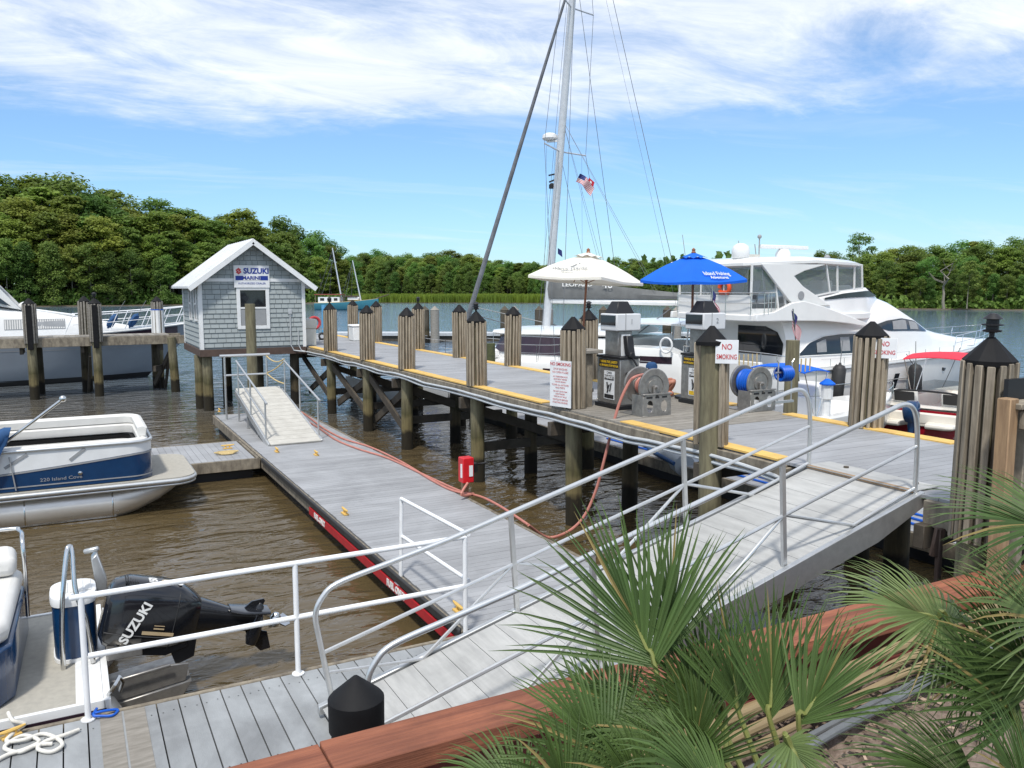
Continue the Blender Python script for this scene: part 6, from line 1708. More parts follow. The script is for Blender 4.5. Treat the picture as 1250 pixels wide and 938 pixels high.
for x in frange(-0.2,-5.55,16):
    f = (x+0.2)/-5.35; zt = lerp(4.62,4.02,f**0.8); w_ = lerp(0.26,0.15,f)
    rings.append([V((x,w_*0.6,3.80)),V((x,w_,3.80+(zt-3.8)*0.45)),V((x,w_*0.45,zt)),V((x,-w_*0.45,zt)),V((x,-w_,3.80+(zt-3.8)*0.45)),V((x,-w_*0.6,3.80))])
mb.loft(rings); cover = mb.build('sail_cover', sail_grey, ct, smooth=50)
mb = MB(); mb.text('LEOPARD', 0.20, (-1.5,0.275,4.33), (-1,0,0), (0,0,1), depth=0.004, sx=1.5, bold=0.003); mb.text('40', 0.36, (-2.75,0.262,4.31), (-1,0,0), (0,0,1), depth=0.004, sx=1.2, bold=0.003); mb.build('lettering', ink_white, cover, smooth=0)
fo = MB(); a, b = V((4.2,0,1.75)), mz(15.9)
fo.tube([a, a.lerp(b,0.04), a.lerp(b,0.12), a.lerp(b,0.5), a.lerp(b,0.97), b], [0.06,0.095,0.105,0.085,0.045,0.025], 10); fo.build('furled_jib', furl_grey, ct, smooth=50)
mb = MB()
for s in (-1,1):
    mb.tube([mz(16.0),(-2.2,s*2.75,1.6)],0.010,5); mb.tube([mz(19.2),q2+V((-0.25,s*1.3,0.05)),q+V((-0.25,s*1.65,0.05)),(-1.9,s*2.7,1.6)],0.009,5)
    mb.tube([mz(9.3),(-1.2,s*2.7,1.6)],0.008,5); mb.tube([q+V((-0.2,s*1.4,0)),(-0.8,s*1.6,2.6)],0.005,4)
    mb.tube([mz(10.5),(-2.6,s*0.15,4.2)],0.006,4); mb.tube([mz(10.5),(-4.6,s*0.15,4.0)],0.006,4)
mb.tube([mz(19.3),(-5.5,0,3.8)],0.011,5); mb.tube([mz(18.5),(-6.6,2.2,2.0)],0.005,4)
mb.tube([mz(9.6)+V((0.2,0,0)),mz(3.0)+V((0.22,0,0))],0.006,4); mb.tube([mz(16)+V((0.2,0,0)),mz(3.0)+V((0.3,0.1,0))],0.008,4)
mb.tube([V(a).lerp(b,0.10),(0.3,1.4,2.7)],0.018,5); mb.tube([V(a).lerp(b,0.12),(0.0,-1.0,2.7)],0.016,5)
mb.tube([(-5.3,0,3.6),(-4.6,1.6,2.65)],0.018,5); mb.tube([(-5.3,0,3.6),(-6.2,-1.5,2.65)],0.018,5)
mb.build('rigging', wire, ct)
tp = aty(708,212,27.5)
t = thing('flag', 'american flag flying from the catamaran rigging', 'flag', tp, world=True); mb = MB()
def P(a, b): return tp + CR*(0.55*a-0.15*b+0.03*math.sin(7*a)) + CF*(0.08*math.sin(a*8+b)) + V((0,0,-0.55*a-0.30*b+0.10*math.sin(a*3.1)))
flag_mesh(mb, P, 1, 1); mb.build('cloth', [flag_white,flag_red,flag_blue], t, smooth=0, normals=False)
tp2 = aty(719,217,27.5)
t = thing('flag', 'small red and white pennant beside the flag in the rigging', 'flag', tp2, world=True); mb = MB()
def P(a, b): return tp2 + CR*(0.22*a-0.06*b) + V((0,0,-0.18*a-0.20*b))
flag_mesh(mb, P, 1, 1, False, 4); mb.k = 0; mb.add([P(0.3,0.3)-CF*0.01,P(0.6,0.3)-CF*0.01,P(0.6,0.7)-CF*0.01,P(0.3,0.7)-CF*0.01],[(0,1,2,3)]); mb.build('cloth', [flag_white,flag_red], t, smooth=0, normals=False)
tp3 = aty(681,303,28.0)
t = thing('flag', 'small dark burgee beside the catamaran mast', 'flag', tp3, world=True); mb = MB()
mb.add([tp3, tp3+CR*0.16+V((0,0,-0.10)), tp3+CR*0.18+V((0,0,-0.36)), tp3+V((0,0,-0.22))],[(0,1,2,3)]); mb.build('cloth', flag_blue, t, smooth=0, normals=False)
# inflatable tender at the stern, by the person
q = aty(832,486,14.3)
td = thing('inflatable_dinghy', 'grey inflatable dinghy below the pier edge beside the crouching person', 'dinghy', (q.x+0.5,q.y+0.3,0.0), rz=rad(70))
mb = MB()
mb.tube(smooth_path([(-1.4,-0.6,0.45),(0.6,-0.6,0.46),(1.3,-0.4,0.52),(1.55,0,0.58),(1.3,0.4,0.52),(0.6,0.6,0.46),(-1.4,0.6,0.45)],5),0.23,12); mb.build('tube', inflatable, td, smooth=60)
mb = MB(); mb.box(-1.3,1.2,-0.5,0.5,0.22,0.30); mb.box(-1.32,-1.25,-0.5,0.5,0.2,0.7); mb.build('floor', gelcoat, td)
mb = MB(); mb.tube(smooth_path([(-1.4,-0.84,0.5),(0.6,-0.84,0.5),(1.4,-0.55,0.57),(1.8,0,0.62),(1.4,0.55,0.57),(0.6,0.84,0.5),(-1.4,0.84,0.5)],5),0.045,7); mb.build('rub_rail', navy_canvas, td, smooth=60)

# ------------------------------------------------------------------ small open boats
def small_boat(t, L, B, z, hullm, deckm, flare=0.25, cockpit=None, boot=None, x0=0.0):
    st, dk = [], []
    for x in frange(0,L,18):
        f = x/L; b = B/2*(1-max(0,(f-0.45)/0.55)**2.2)*(0.94+0.06*math.sin(math.pi*min(f*2,1))); zz = z+flare*f**2
        st.append((x+x0, [(0,-0.25+0.6*f**4),(b*0.75,-0.05+0.5*f**3),(b*0.90,0.22+0.3*f**3),(b,zz)]))
    mb = MB(); hull_loft(mb, st, deck=False); hu = mb.build('hull', hullm, t, smooth=40)
    # deck with a sunken cockpit
    mb = MB(); N = len(st); c0, c1, fr, dep = cockpit
    vs, fs = [], []
    for x, sec in st:
        b, zz = sec[-1]; f = (x-x0)/L; inside = c0 <= f <= c1
        ib = b*fr if inside else b*0.5; iz = zz-dep if inside else zz+0.05
        for y, h in ((b,zz),(b*0.98,zz+0.06),(ib,zz+0.06 if inside else iz),(ib*0.95,iz),(-ib*0.95,iz),(-ib,zz+0.06 if inside else iz),(-b*0.98,zz+0.06),(-b,zz)): vs.append(V((x,y,h)))
    for i in range(N-1):
        for j in range(7): fs.append((i*8+j,i*8+j+1,(i+1)*8+j+1,(i+1)*8+j))
    mb.add(vs, fs); mb.build('deck', deckm, t, smooth=30)
    return hu
def bimini(t, x0, x1, w, z, m, arch=0.12, nose=0.0, legs=True, name='canopy'):
    mb = MB(); rings = []
    for x in frange(x0,x1,8):
        f = (x-x0)/(x1-x0); zz = z + arch*math.sin(math.pi*(0.15+0.75*f)) - nose*f**2
        up_ = [V((x,w/2*y,zz-0.10*y*y)) for y in (-1,-0.7,-0.35,0,0.35,0.7,1)]
        rings.append(up_ + [p-V((0,0,0.025)) for p in up_[::-1]])
    mb.loft(rings); mb.build(name, m, t, smooth=50)
    if legs:
        mb = MB()
        for s in (-1,1):
            for a, b in ((x0+0.05,(x0+x1)/2),(x1-0.05,(x0+x1)/2),((x0+x1)/2,(x0+x1)/2)):
                f = (a-x0)/(x1-x0); mb.tube([(a,s*w/2*0.97,z+arch*math.sin(math.pi*(0.15+0.75*f))-nose*f*f-0.11),(b,s*w/2*1.0,0.75)],0.014,6)
        mb.build('canopy_frame', steel, t)
def outboard(t, x, y, z, s=1.0, m=navy, name='outboard_motor'):
    mb = MB(); rings = []
    for h, a, b, dx in ((0.0,0.17,0.15,0.0),(0.12,0.24,0.19,-0.02),(0.34,0.27,0.21,-0.04),(0.50,0.24,0.19,-0.02),(0.58,0.15,0.13,0.02)):
        rings.append([V((x+s*(dx+a*math.copysign(abs(math.cos(q))**0.7,math.cos(q))), y+s*b*math.copysign(abs(math.sin(q))**0.7,math.sin(q)), z+s*h)) for q in [6.283*i/20 for i in range(20)]])
    mb.loft(rings); mo = mb.build(name, m, t, smooth=50)
    mb = MB(); rings = [[V((x+s*(dx+a*math.cos(q)), y+s*b*math.sin(q), z+s*h)) for q in [6.283*i/12 for i in range(12)]] for h,a,b,dx in ((0.0,0.14,0.11,0.02),(-0.3,0.11,0.08,0.02),(-0.75,0.09,0.05,0.0),(-0.85,0.16,0.06,0.0),(-1.0,0.05,0.03,0.0))]
    mb.loft(rings); mb.build('leg', m, mo, smooth=50)
    mb = MB(); mb.box(x+s*0.12,x+s*0.34,y-0.10*s,y+0.10*s,z-0.25*s,z+0.02*s); mb.build('clamp', black_plastic, mo, bevel=0.01)
    return mo
cc = thing('console_boat', 'small white open boat with a bright blue canopy between pier and yacht', 'boat', (15.4,15.55,0), rz=rad(4))
small_boat(cc, 5.8, 2.2, 0.86, gelcoat, gelcoat, 0.26, (0.04,0.62,0.78,0.45))
bimini(cc, 0.75, 1.75, 1.75, 2.14, blue_canvas, 0.10)
mb = MB(); mb.box(1.7,2.4,-0.4,0.4,0.5,1.35); mb.prism([(1.75,1.35),(2.35,1.35),(2.05,1.75)], lambda a,b,t: V((a,lerp(-0.38,0.38,t),b))); mb.build('console', gelcoat, cc, bevel=0.04, seg=2)
mb = MB(); rail(mb, [(2.9,-1.0,0.98),(4.3,-0.82,1.06),(5.4,-0.3,1.13),(5.7,0,1.15),(5.4,0.3,1.13),(4.3,0.82,1.06),(2.9,1.0,0.98)], 0.34, 9, 0.013, mid=False); mb.build('bow_rail', steel, cc)
outboard(cc, -0.25, 0, 0.75, 0.9, black_plastic)
mb = MB(); 
for s in (-1,1):
    mb.cut()
    for k in range(5): mb.tube([(0.3+0.17*k,s*0.85,2.12),(0.3+0.17*k,s*0.86,2.45)],0.018,6)
mb.build('rod_holder', rope_tan, cc)
q = aty(1010,470,14.7)
pd = thing('power_pedestal', 'white dock power pedestal with a blue cap in front of the black fender', 'pedestal', (q.x,q.y,0.9), world=True)
mb = MB(); mb.lathe([(0.12,0.9),(0.11,1.0),(0.10,1.36),(0.145,1.39),(0.15,1.73),(0.135,1.75)], 10, (q.x,q.y,0)); mb.build('body', white_paint, pd, smooth=25)
mb = MB(); mb.lathe([(0.20,1.755),(0.20,1.785),(0.05,1.90),(0,1.91)], 10, (q.x,q.y,0)); mb.build('cap', blue_canvas, pd, smooth=20)
mb = MB(); mb.bar((q.x,q.y,-1),(q.x,q.y,0.9),0.2,0.2); mb.build('stem', pile_dark, pd)

rb = thing('bowrider', 'white and red runabout with a red canopy, stern towards the pier', 'boat', (21.0,14.95,0), rz=rad(16))
def rs(px): return px
small_boat(rb, 5.9, 2.45, 0.80, red_gel, gel_cream, 0.22, (0.16,0.72,0.80,0.35))
mb = MB()
st = []
for x in frange(-0.02,5.88,18):
    f = x/5.9; b = 2.45/2*(1-max(0,(f-0.45)/0.55)**2.2)*(0.94+0.06*math.sin(math.pi*min(f*2,1))); st.append((x,b,0.80+0.22*f*f))
for s in (-1,1):
    mb.loft([[V((x,s*(b*0.955+0.016),z-0.36)),V((x,s*(b+0.014),z+0.03)),V((x,s*(b-0.03),z+0.03)),V((x,s*(b*0.955-0.03),z-0.36))] for x,b,z in st])
mb.build('topside', gel_cream, rb, smooth=40)
mb = MB(); rings = []
for z, e in ((0.34,0.04),(0.40,0.0),(0.48,0.02)): rings.append([V((a,b,z)) for a,b in ((0.05,-1.1+e),(-0.35+e,-1.05+e),(-0.48+e,-0.85),(-0.48+e,-0.36),(-0.05,-0.28),(-0.05,0.28),(-0.48+e,0.36),(-0.48+e,0.85),(-0.35+e,1.05-e),(0.05,1.1-e))])
mb.loft(rings); mb.prism([(-0.06,0.42),(-0.06,0.70),(0.25,0.86),(0.4,0.86),(0.4,0.42)], lambda a,b,t: V((a,lerp(-1.12,1.12,t),b))); mb.build('swim_platform', gel_cream, rb, bevel=0.02, seg=2)
for y0, y1 in ((-1.0,-0.35),(0.3,1.0)):
    mb = MB(); mb.box(0.75,1.3,y0,y1,0.55,0.78); mb.obox((0.80,(y0+y1)/2,1.02),0.14,y1-y0,0.46,(0.97,0,0.22),(0,1,0)); se = mb.build('seat', vinyl, rb, bevel=0.05, seg=2)
    mb = MB(); mb.obox((0.705,(y0+y1)/2,1.06),0.03,(y1-y0)*0.8,0.30,(0.97,0,0.22),(0,1,0)); mb.build('cushion_panel', ink_black, se, bevel=0.01)
mb = MB(); mb.tube(smooth_path([(0.5,-1.0,0.85),(0.55,-0.9,1.2),(0.6,-0.4,1.26),(0.6,0.4,1.26),(0.55,0.9,1.2),(0.5,1.0,0.85)],5),0.03,7); mb.build('tow_bar', black_plastic, rb)
mb = MB()
for s in (-1,1): mb.add([V((3.2,s*1.05,0.9)),V((4.1,s*0.9,0.95)),V((3.7,s*0.85,1.3)),V((3.1,s*0.98,1.28))],[(0,1,2,3)])
mb.add([V((4.1,-0.9,0.95)),V((4.1,0.9,0.95)),V((3.7,0.85,1.3)),V((3.7,-0.85,1.3))],[(0,1,2,3)]); mb.build('windscreen', vinyl_glass, rb)
bimini(rb, 1.5, 3.5, 2.1, 2.08, red_canvas, 0.22, 0.0)
outboard(rb, -0.45, 0.0, 0.50, 1.0, navy)

# boats seen only in part behind the far posts
rbt = thing('rigid_inflatable', 'small white boat with a blue bucket behind the far post by the open water', 'boat', (aty(545,432,29.0).x, 29.0, 0), rz=rad(160))
small_boat(rbt, 3.8, 1.7, 0.55, gelcoat, gelcoat, 0.3, (0.08,0.7,0.75,0.3))
mb = MB(); mb.lathe([(0.22,0.5),(0.26,1.05),(0.27,1.07)], 14, (0.6,0.2,0)); mb.build('bucket', blue_canvas, rbt)
mb = MB(); rail(mb, [(1.6,-0.7,0.7),(3.2,-0.4,0.82),(3.75,0,0.9),(3.2,0.4,0.82),(1.6,0.7,0.7)],0.5,6,0.016,mid=False); mb.build('bow_rail', steel, rbt)

# ------------------------------------------------------------------ cruiser at the left pier
cr = thing('cabin_cruiser', 'large white cabin cruiser with a grey shaded hull moored at the side pier', 'yacht', (-9.0,43.0,0))
def cb(x): return interp([0,6,9,11,12.8,14.0,14.8],[2.1,2.15,2.05,1.7,1.05,0.45,0.04], x)
def cs(x): return interp([0,6,9,12,14.8],[2.0,2.08,2.18,2.36,2.62], x)
st = []
for x in frange(0,14.8,30):
    b, z = cb(x), cs(x); f = max(0,(x-6)/8.8)
    g_ = f**1.7*3.0
    st.append((x, [(0,-0.5,-g_),(b*0.72*(1-0.55*f),-0.25,-g_*0.93),(b*(0.86-0.40*f),0.20,-g_*0.80),(b*(0.91-0.26*f),0.85,-g_*0.58),(b*(0.96-0.12*f),1.55,-g_*0.34),(b,z-0.06,-0.02),(b,z)]))
CST = st
def csec(k, z):
    x, q = CST[k]
    for a, c_ in zip(q, q[1:]):
        if a[1] <= z <= c_[1]:
            t = (z-a[1])/(c_[1]-a[1]); return x+lerp(a[2] if len(a)>2 else 0, c_[2] if len(c_)>2 else 0, t), lerp(a[0],c_[0],t)
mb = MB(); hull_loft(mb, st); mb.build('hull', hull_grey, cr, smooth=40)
mb = MB()
for s in (-1,1): mb.cut(); mb.tube([(x,s*(cb(x)+0.01),cs(x)-0.03) for x in frange(0,14.75,30)],0.05,6)
mb.build('rub_rail', gelcoat, cr, smooth=60)
mb = MB(); strip(mb, frange(8.4,13.6,16), lambda x: cs(x)-0.10, lambda x: cs(x)-0.10-0.34*math.sin(math.pi*min(1,(x-8.4)/5.2*0.5+0.12)), lambda x,z: cb(x)*lerp(0.96,1,max(0,min(1,(z-1.6)/0.7))), 0.02)
mb.build('bow_band', maroon_glass, cr)
mb = MB()
for s in (-1,1):
    mb.cut(); mb.loft([[V((csec(k,z)[0]+0.004, s*(csec(k,z)[1]+0.012), z)) for z in (-0.05,0.1,0.24)] for k in range(len(CST))], False, False, closed=False)
mb.build('boot_stripe', ink_black, cr)
mb = MB()
for s in (-1,1):
    mb.cut(); mb.loft([[V((csec(k,z)[0]+0.004, s*(csec(k,z)[1]+0.010), z)) for z in (1.50,1.535)] for k in range(len(CST))], False, False, closed=False)
mb.build('hull_line', ink_grey, cr)
def ch(x): return interp([0,4.0,5.6,6.4,8.0,9.4,11.5],[3.75,3.7,3.62,3.35,3.12,2.86,2.42], x)
def cw(x): return interp([0,6,8,9.4,11.5],[1.75,1.72,1.5,1.25,0.5], x)
def cy_(x, z): 
    t = max(0,min(1,(z-cs(x))/max(ch(x)-cs(x),.05))); return cw(x)*(1-0.12*t-0.12*t**4)
rings = []
for x in frange(0,11.5,36):
    z0, z1 = cs(x)-0.02, ch(x); sec = [V((x,cy_(x,lerp(z0,z1,q)),lerp(z0,z1,q))) for q in (0,0.3,0.6,0.9)]+[V((x,cw(x)*0.6,z1+0.05))]
    rings.append(sec+[V((p.x,-p.y,p.z)) for p in sec[::-1]])
mb = MB(); mb.loft(rings); mb.build('cabin', gelcoat, cr, smooth=40)
mb = MB(); strip(mb, frange(6.6,8.9,12), lambda x: 2.86-0.02*x*0, lambda x: 2.42, cy_, 0.012); w = mb.build('side_window', ink_grey, cr)
mb = MB()
for k in range(26): strip(mb, [6.62+k*0.088,6.67+k*0.088], lambda x: 2.84, lambda x: 2.44, cy_, 0.02, 1, (-1,), False)
mb.build('blind_slats', vinyl, w)
mb = MB()
for s in (-1,1): mb.cut(); mb.prism([(2.5,3.66),(5.6,3.62),(7.3,3.25),(6.2,4.55),(4.5,5.0),(3.0,5.0)], lambda a,b,t: V((a,s*lerp(1.4,1.46,t)-s*max(0,a-5.5)*0.15,b)))
mb.build('wing', gelcoat, cr, bevel=0.02)
mb = MB(); mb.add([V((7.3,-1.2,3.25)),V((7.3,1.2,3.25)),V((5.7,1.25,4.45)),V((5.7,-1.25,4.45))],[(0,1,2,3)]); mb.add([V((6.0,-1.475,3.72)),V((6.9,-1.33,3.42)),V((6.0,-1.43,4.25)),V((5.2,-1.47,4.3)),V((5.2,-1.475,3.75))],[(0,1,2,3,4)]); mb.build('windscreen', dark_glass, cr)
mb = MB(); rings=[]
for z, e in ((4.92,0.1),(5.0,0),(5.10,0.2)): rings.append([V((a,b,z)) for a,b in ((0+e,-1.6+e),(5.6-e,-1.5+e),(6.3-e,-0.8),(6.3-e,0.8),(5.6-e,1.5-e),(0+e,1.6-e))])
mb.loft(rings); mb.build('hardtop', gelcoat, cr, smooth=40)
mb = MB(); mb.ball((7.45,-0.6,3.38),0.36,0.33,0.24); mb.tube([(7.7,-0.8,3.25),(9.3,-0.8,2.98)],0.06,8); mb.build('deck_dome', white_paint, cr, smooth=60)
mb = MB(); rail(mb, [(9.2,-2.0,2.2),(11.0,-1.68,2.30),(12.8,-1.02,2.43),(14.2,-0.36,2.56),(14.9,0,2.64),(14.2,0.36,2.56),(12.8,1.02,2.43),(11.0,1.68,2.30),(9.2,2.0,2.2)], 0.78, 18, 0.024, lean=0.35); mb.build('bow_rail', white_pipe, cr)
for k, x in enumerate((10.6,11.5)):
    fender(('dark blue fender lashed inside the cruiser bow rail, left one','dark blue fender lashed inside the cruiser bow rail, right one')[k], (-9+x+0.35,41.55+k*0.25,3.0), (-9+x,41.5+k*0.25,2.45), 0.15, navy_canvas)

# ------------------------------------------------------------------ ketch far off
kd = polar(425, 161)
kt = thing('ketch', 'distant old teal hulled ketch with two masts and a red roofed cabin', 'sailboat', kd, rz=-YAW-rad(4))
small_boat(kt, 12.2, 3.4, 1.35, teal, rope_tan, 0.85, (0.1,0.6,0.7,0.2), x0=-6.1)
mb = MB(); mb.box(-5.4,-1.2,-1.2,1.2,1.4,2.5); mb.build('cabin', white_paint, kt)
mb = MB(); mb.box(-6.1,-0.8,-1.4,1.4,2.9,3.05)
mb.build('roof', mat('faded_red_roof', (0.30,0.07,0.05), (0.22,0.05,0.04), 0.8), kt)
mb = MB()
for x in (-5.9,-3.2,-1.0):
    for y in (-1.3,1.3): mb.tube([(x,y,1.4),(x,y,2.9)],0.06,6)
mb.build('roof_post', old_wood, kt)
mb = MB(); mb.box(-5.0,-4.2,-1.23,1.23,1.8,2.3); mb.box(-3.6,-2.8,-1.23,1.23,1.8,2.3); mb.box(-2.3,-1.6,-1.23,1.23,1.8,2.3); mb.build('window', ink_black, kt)
mb = MB(); mb.tube([(-1.0,0,1.4),(-2.7,0,11.9)],[0.16,0.10],8); mb.build('mast', mast_metal, kt)
mb = MB(); mb.tube([(2.7,0,1.6),(1.2,0,9.5)],[0.14,0.09],8); mb.build('mast', mast_metal, kt)
mb = MB()
for a,b in (((-2.65,0,11.6),(-5.8,0,2.9)),((-2.65,0,11.6),(-3.9,1.4,2.9)),((-2.4,0,10),(-4.6,-1.4,2.9)),((1.25,0,9.3),(0.4,1.4,1.8)),((1.25,0,9.3),(-0.2,-1.4,1.8)),((1.25,0,9.3),(-1.0,0,3))): mb.tube([a,b],0.03,4)
mb.build('rigging', wire, kt)
mb = MB(); mb.box(0.2,2.4,-0.8,0.8,1.9,2.5); mb.build('deck_house', white_paint, kt, bevel=0.1)
mb = MB(); mb.tube([(5.6,0,2.2),(8.2,0,3.0)],0.10,6); mb.build('bowsprit', brown_trim, kt)
mb = MB(); mb.box(-0.6,2.2,-1.0,1.0,2.55,2.75); mb.build('awning', brown_trim, kt)
q = polar(396, 60)
t = thing('blue_pole', 'thin bright blue pole standing by the far left post', 'pole', (q.x,q.y,0), world=True)
mb = MB(); mb.tube([(q.x,q.y,-1),(q.x,q.y,3.0)],0.16,8); mb.build('pole', mat('light_blue_paint',(0.10,0.33,0.55)), t)
# ------------------------------------------------------------------ blue pontoon boat
pb = thing('pontoon_boat', 'navy and white pontoon boat with its rounded bow towards the finger dock', 'boat', (-2.0,17.7,0), world=True)
PX, PY, PW = 2.02, 17.7, 1.25
for s, yy in ((-1, PY-0.86), (1, PY+0.86)):
    mb = MB()
    prof = [(-6.5,0.33),(0.55,0.33),(0.95,0.31),(1.35,0.22),(1.62,0.10),(1.72,0.03)]
    rings = []
    for x, r in prof:
        up_ = 0.0 if x < 0.6 else (x-0.55)*0.22
        rings.append([V((x, yy+r*math.cos(q), 0.24+up_+r*math.sin(q)*(1.0 if x < 0.6 else 0.95))) for q in [6.283*i/24 for i in range(24)]])
    mb.loft(rings)
    tb = mb.build('pontoon', tube_metal, pb, smooth=50)
    mb = MB()
    for x in (-4.4,-2.6,-0.85,0.55): mb.lathe([(0.334,-0.01),(0.339,0),(0.334,0.01)],24,(x,yy,0.24),(1,0,0),caps=False)
    mb.bar((0.6,yy-0.335*0.9*1,0.12),(1.62,yy-0.03,0.42),0.01,0.03); mb.bar((-6,yy-0.25,0.03),(0.6,yy-0.25,0.03),0.03,0.03)
    mb.build('seam', steel, tb)
def rr(x1, hw_, r, n=8, x0=-6.5):
    """plan outline with a rounded bow"""
    pts = [(x0,-hw_)]
    pts += [(x1-r+r*math.sin(a), -hw_+r-r*math.cos(a)) for a in [rad(90*i/n) for i in range(n+1)]]
    pts += [(x1-r+r*math.cos(a), hw_-r+r*math.sin(a)) for a in [rad(90*i/n) for i in range(n+1)]]
    pts += [(x0,hw_)]
    return pts
mb = MB(); mb.prism(rr(PX,PW,0.42), lambda a,b,t: V((a,PY+b,0.585+0.075*t))); mb.build('deck', carpet, pb, smooth=30)
mb = MB(); rim = rr(PX,PW,0.42,10)
mb.tube([(a,PY+b,0.60) for a,b in rim], 0.045, 8); mb.tube([(a-0.0,PY+b*1.0,0.53) for a,b in rim], 0.022, 8); mb.build('rub_rail', alu_rail, pb, smooth=50)
mb = MB()
for x in frange(-6,1.2,12): mb.box(x-0.04,x+0.04,PY-1.15,PY+1.15,0.53,0.583)
mb.box(-6.4,0.9,PY-1.2,PY+1.2,0.50,0.528); mb.build('cross_member', alu, pb)
FWd, FX, FR = 1.17, 1.27, 0.38
fen = rr(FX,FWd,FR,8)
def wall(mb, out_, zb, zt, th=0.03, off=0.0):
    """zb, zt functions of (x, y); follows the outline"""
    c = []
    for i,(a,b) in enumerate(out_):
        p = out_[max(i-1,0)]; q = out_[min(i+1,len(out_)-1)]
        t_ = V((q[0]-p[0], q[1]-p[1], 0)).normalized(); n_ = V((t_.y,-t_.x,0))
        c.append((V((a,PY+b,0)), n_))
    rings = []
    for (p,n_),(a,b) in zip(c, out_):
        z0, z1 = zb(a,b), zt(a,b)
        rings.append([p+n_*off+V((0,0,z0)), p+n_*off+V((0,0,z1)), p+n_*(off-th)+V((0,0,z1)), p+n_*(off-th)+V((0,0,z0))])
    mb.loft(rings)
def dens(o, n=8):
    r = []
    for i in range(len(o)-1):
        L_ = math.hypot(o[i+1][0]-o[i][0], o[i+1][1]-o[i][1]); k = max(1,int(L_/0.35))
        for j in range(k): r.append((lerp(o[i][0],o[i+1][0],j/k), lerp(o[i][1],o[i+1][1],j/k)))
    r.append(o[-1]); return r
fd = dens(fen)
wave = lambda a,b: 0.98 + 0.20*max(0,min(1,(a+1.6)/2.6))**1.3 
mb = MB(); wall(mb, fd, lambda a,b: 0.675, lambda a,b: wave(a,b)); mb.build('blue_panel', navy, pb, smooth=40)
mb = MB(); wall(mb, fd, lambda a,b: wave(a,b)+0.001, lambda a,b: 1.36); mb.build('upper_panel', white_paint, pb, smooth=40)
mb = MB(); wall(mb, fd, lambda a,b: wave(a,b)-0.035, lambda a,b: wave(a,b)-0.005, 0.006, 0.008); wall(mb, fd, lambda a,b: 0.735, lambda a,b: 0.755, 0.006, 0.008)
mb.bar((-1.1,PY-FWd-0.006,1.10),(-0.75,PY-FWd-0.006,1.32),0.012,0.05); mb.bar((-0.1,PY-FWd-0.006,1.15),(0.15,PY-FWd-0.006,1.34),0.012,0.05)
mb.build('trim_line', ink_grey, pb, smooth=40)
mb = MB(); mb.lathe([(0.03,0),(0.035,0.02),(0.0,0.03)],10,(0.05,PY-FWd-0.002,0.90),(0,-1,0)); mb.build('dock_light', steel, pb)
mb = MB(); mb.tube([(a,PY+b,1.38) for a,b in fd], 0.034, 8); mb.build('top_rail', alu_rail, pb, smooth=50)
# wrap round bow lounge
inn = dens(rr(FX-0.07,FWd-0.06,0.34,8,x0=-1.35))
def cushion(mb, out_, z0, z1, w):
    rings = []
    for i,(a,b) in enumerate(out_):
        p = out_[max(i-1,0)]; q = out_[min(i+1,len(out_)-1)]
        t_ = V((q[0]-p[0], q[1]-p[1], 0)).normalized(); n_ = V((t_.y,-t_.x,0)); c_ = V((a,PY+b,0))
        rings.append([c_+n_*d+V((0,0,z)) for d,z in ((0.0,z0),(0.02,lerp(z0,z1,.8)),(-0.02,z1-0.01),(-0.06,z1),(-w+0.03,z1-0.02),(-w,lerp(z0,z1,.75)),(-w+0.02,z0))])
    mb.loft(rings)
half1 = [p for p in inn if p[1] < 0.32][:]; half2 = [p for p in inn if p[1] > -0.32 and p[0] < 1.0 and p[1] > 0]
mb = MB(); cushion(mb, inn, 1.24, 1.44, 0.15); mb.cut(); cushion(mb, [p for p in inn if p[1] > 0.1 or p[0] > FX-0.12], 1.441, 1.62, 0.15); mb.build('lounge_back', vinyl, pb, smooth=50)
mb = MB(); cushion(mb, dens(rr(FX-0.20,FWd-0.19,0.3,8,x0=-1.3)), 0.98, 1.13, 0.50); mb.build('lounge_seat', vinyl, pb, smooth=50)
mb = MB(); cushion(mb, dens(rr(FX-0.22,FWd-0.205,0.3,8,x0=-1.3)), 1.135, 1.24, 0.03); mb.build('dark_piping', black_cap, pb, smooth=50)
mb = MB(); cushion(mb, dens(rr(FX-0.22,FWd-0.20,0.3,8,x0=-1.3)), 0.67, 0.975, 0.46); mb.build('lounge_base', white_paint, pb, smooth=50)
for x, y in ((-1.62,PY-0.55),(-1.55,PY+0.6)):
    mb = MB(); mb.obox((x-0.02,y,1.42),0.20,0.62,0.62,(0.96,0,0.25),(0,1,0)); mb.box(x-0.60,x+0.05,y-0.30,y+0.30,0.98,1.16); mb.box(x-0.5,x,y-0.25,y+0.25,0.67,0.98); mb.build('captain_chair', vinyl, pb, bevel=0.07, seg=3)
mb = MB(); pts = []
rings = []
for x, z, r in ((-3.2,1.20,0.20),(-2.2,1.26,0.20),(-1.45,1.45,0.19),(-1.12,1.60,0.17),(-1.0,1.66,0.12)):
    rings.append([V((x+0.35*r*math.sin(q), PY-FWd-0.02+r*0.9*math.cos(q), z+r*math.sin(q)*1.3)) for q in [6.283*i/14 for i in range(14)]])
mb.loft(rings); mb.prism([(-1.0,1.66),(-1.28,1.05),(-1.75,0.78),(-2.2,0.80),(-2.2,1.5)], lambda a,b,t: V((a,PY-FWd-0.05-0.10*t,b))); mb.build('folded_canopy', navy_canvas, pb, smooth=60)
mb = MB(); mb.tube([(-1.06,PY-1.1,1.55),(-0.17,PY-1.2,2.24)],0.028,9); mb.ball((-0.15,PY-1.2,2.26),0.06,n=10); mb.build('canopy_pole', steel, pb, smooth=60)
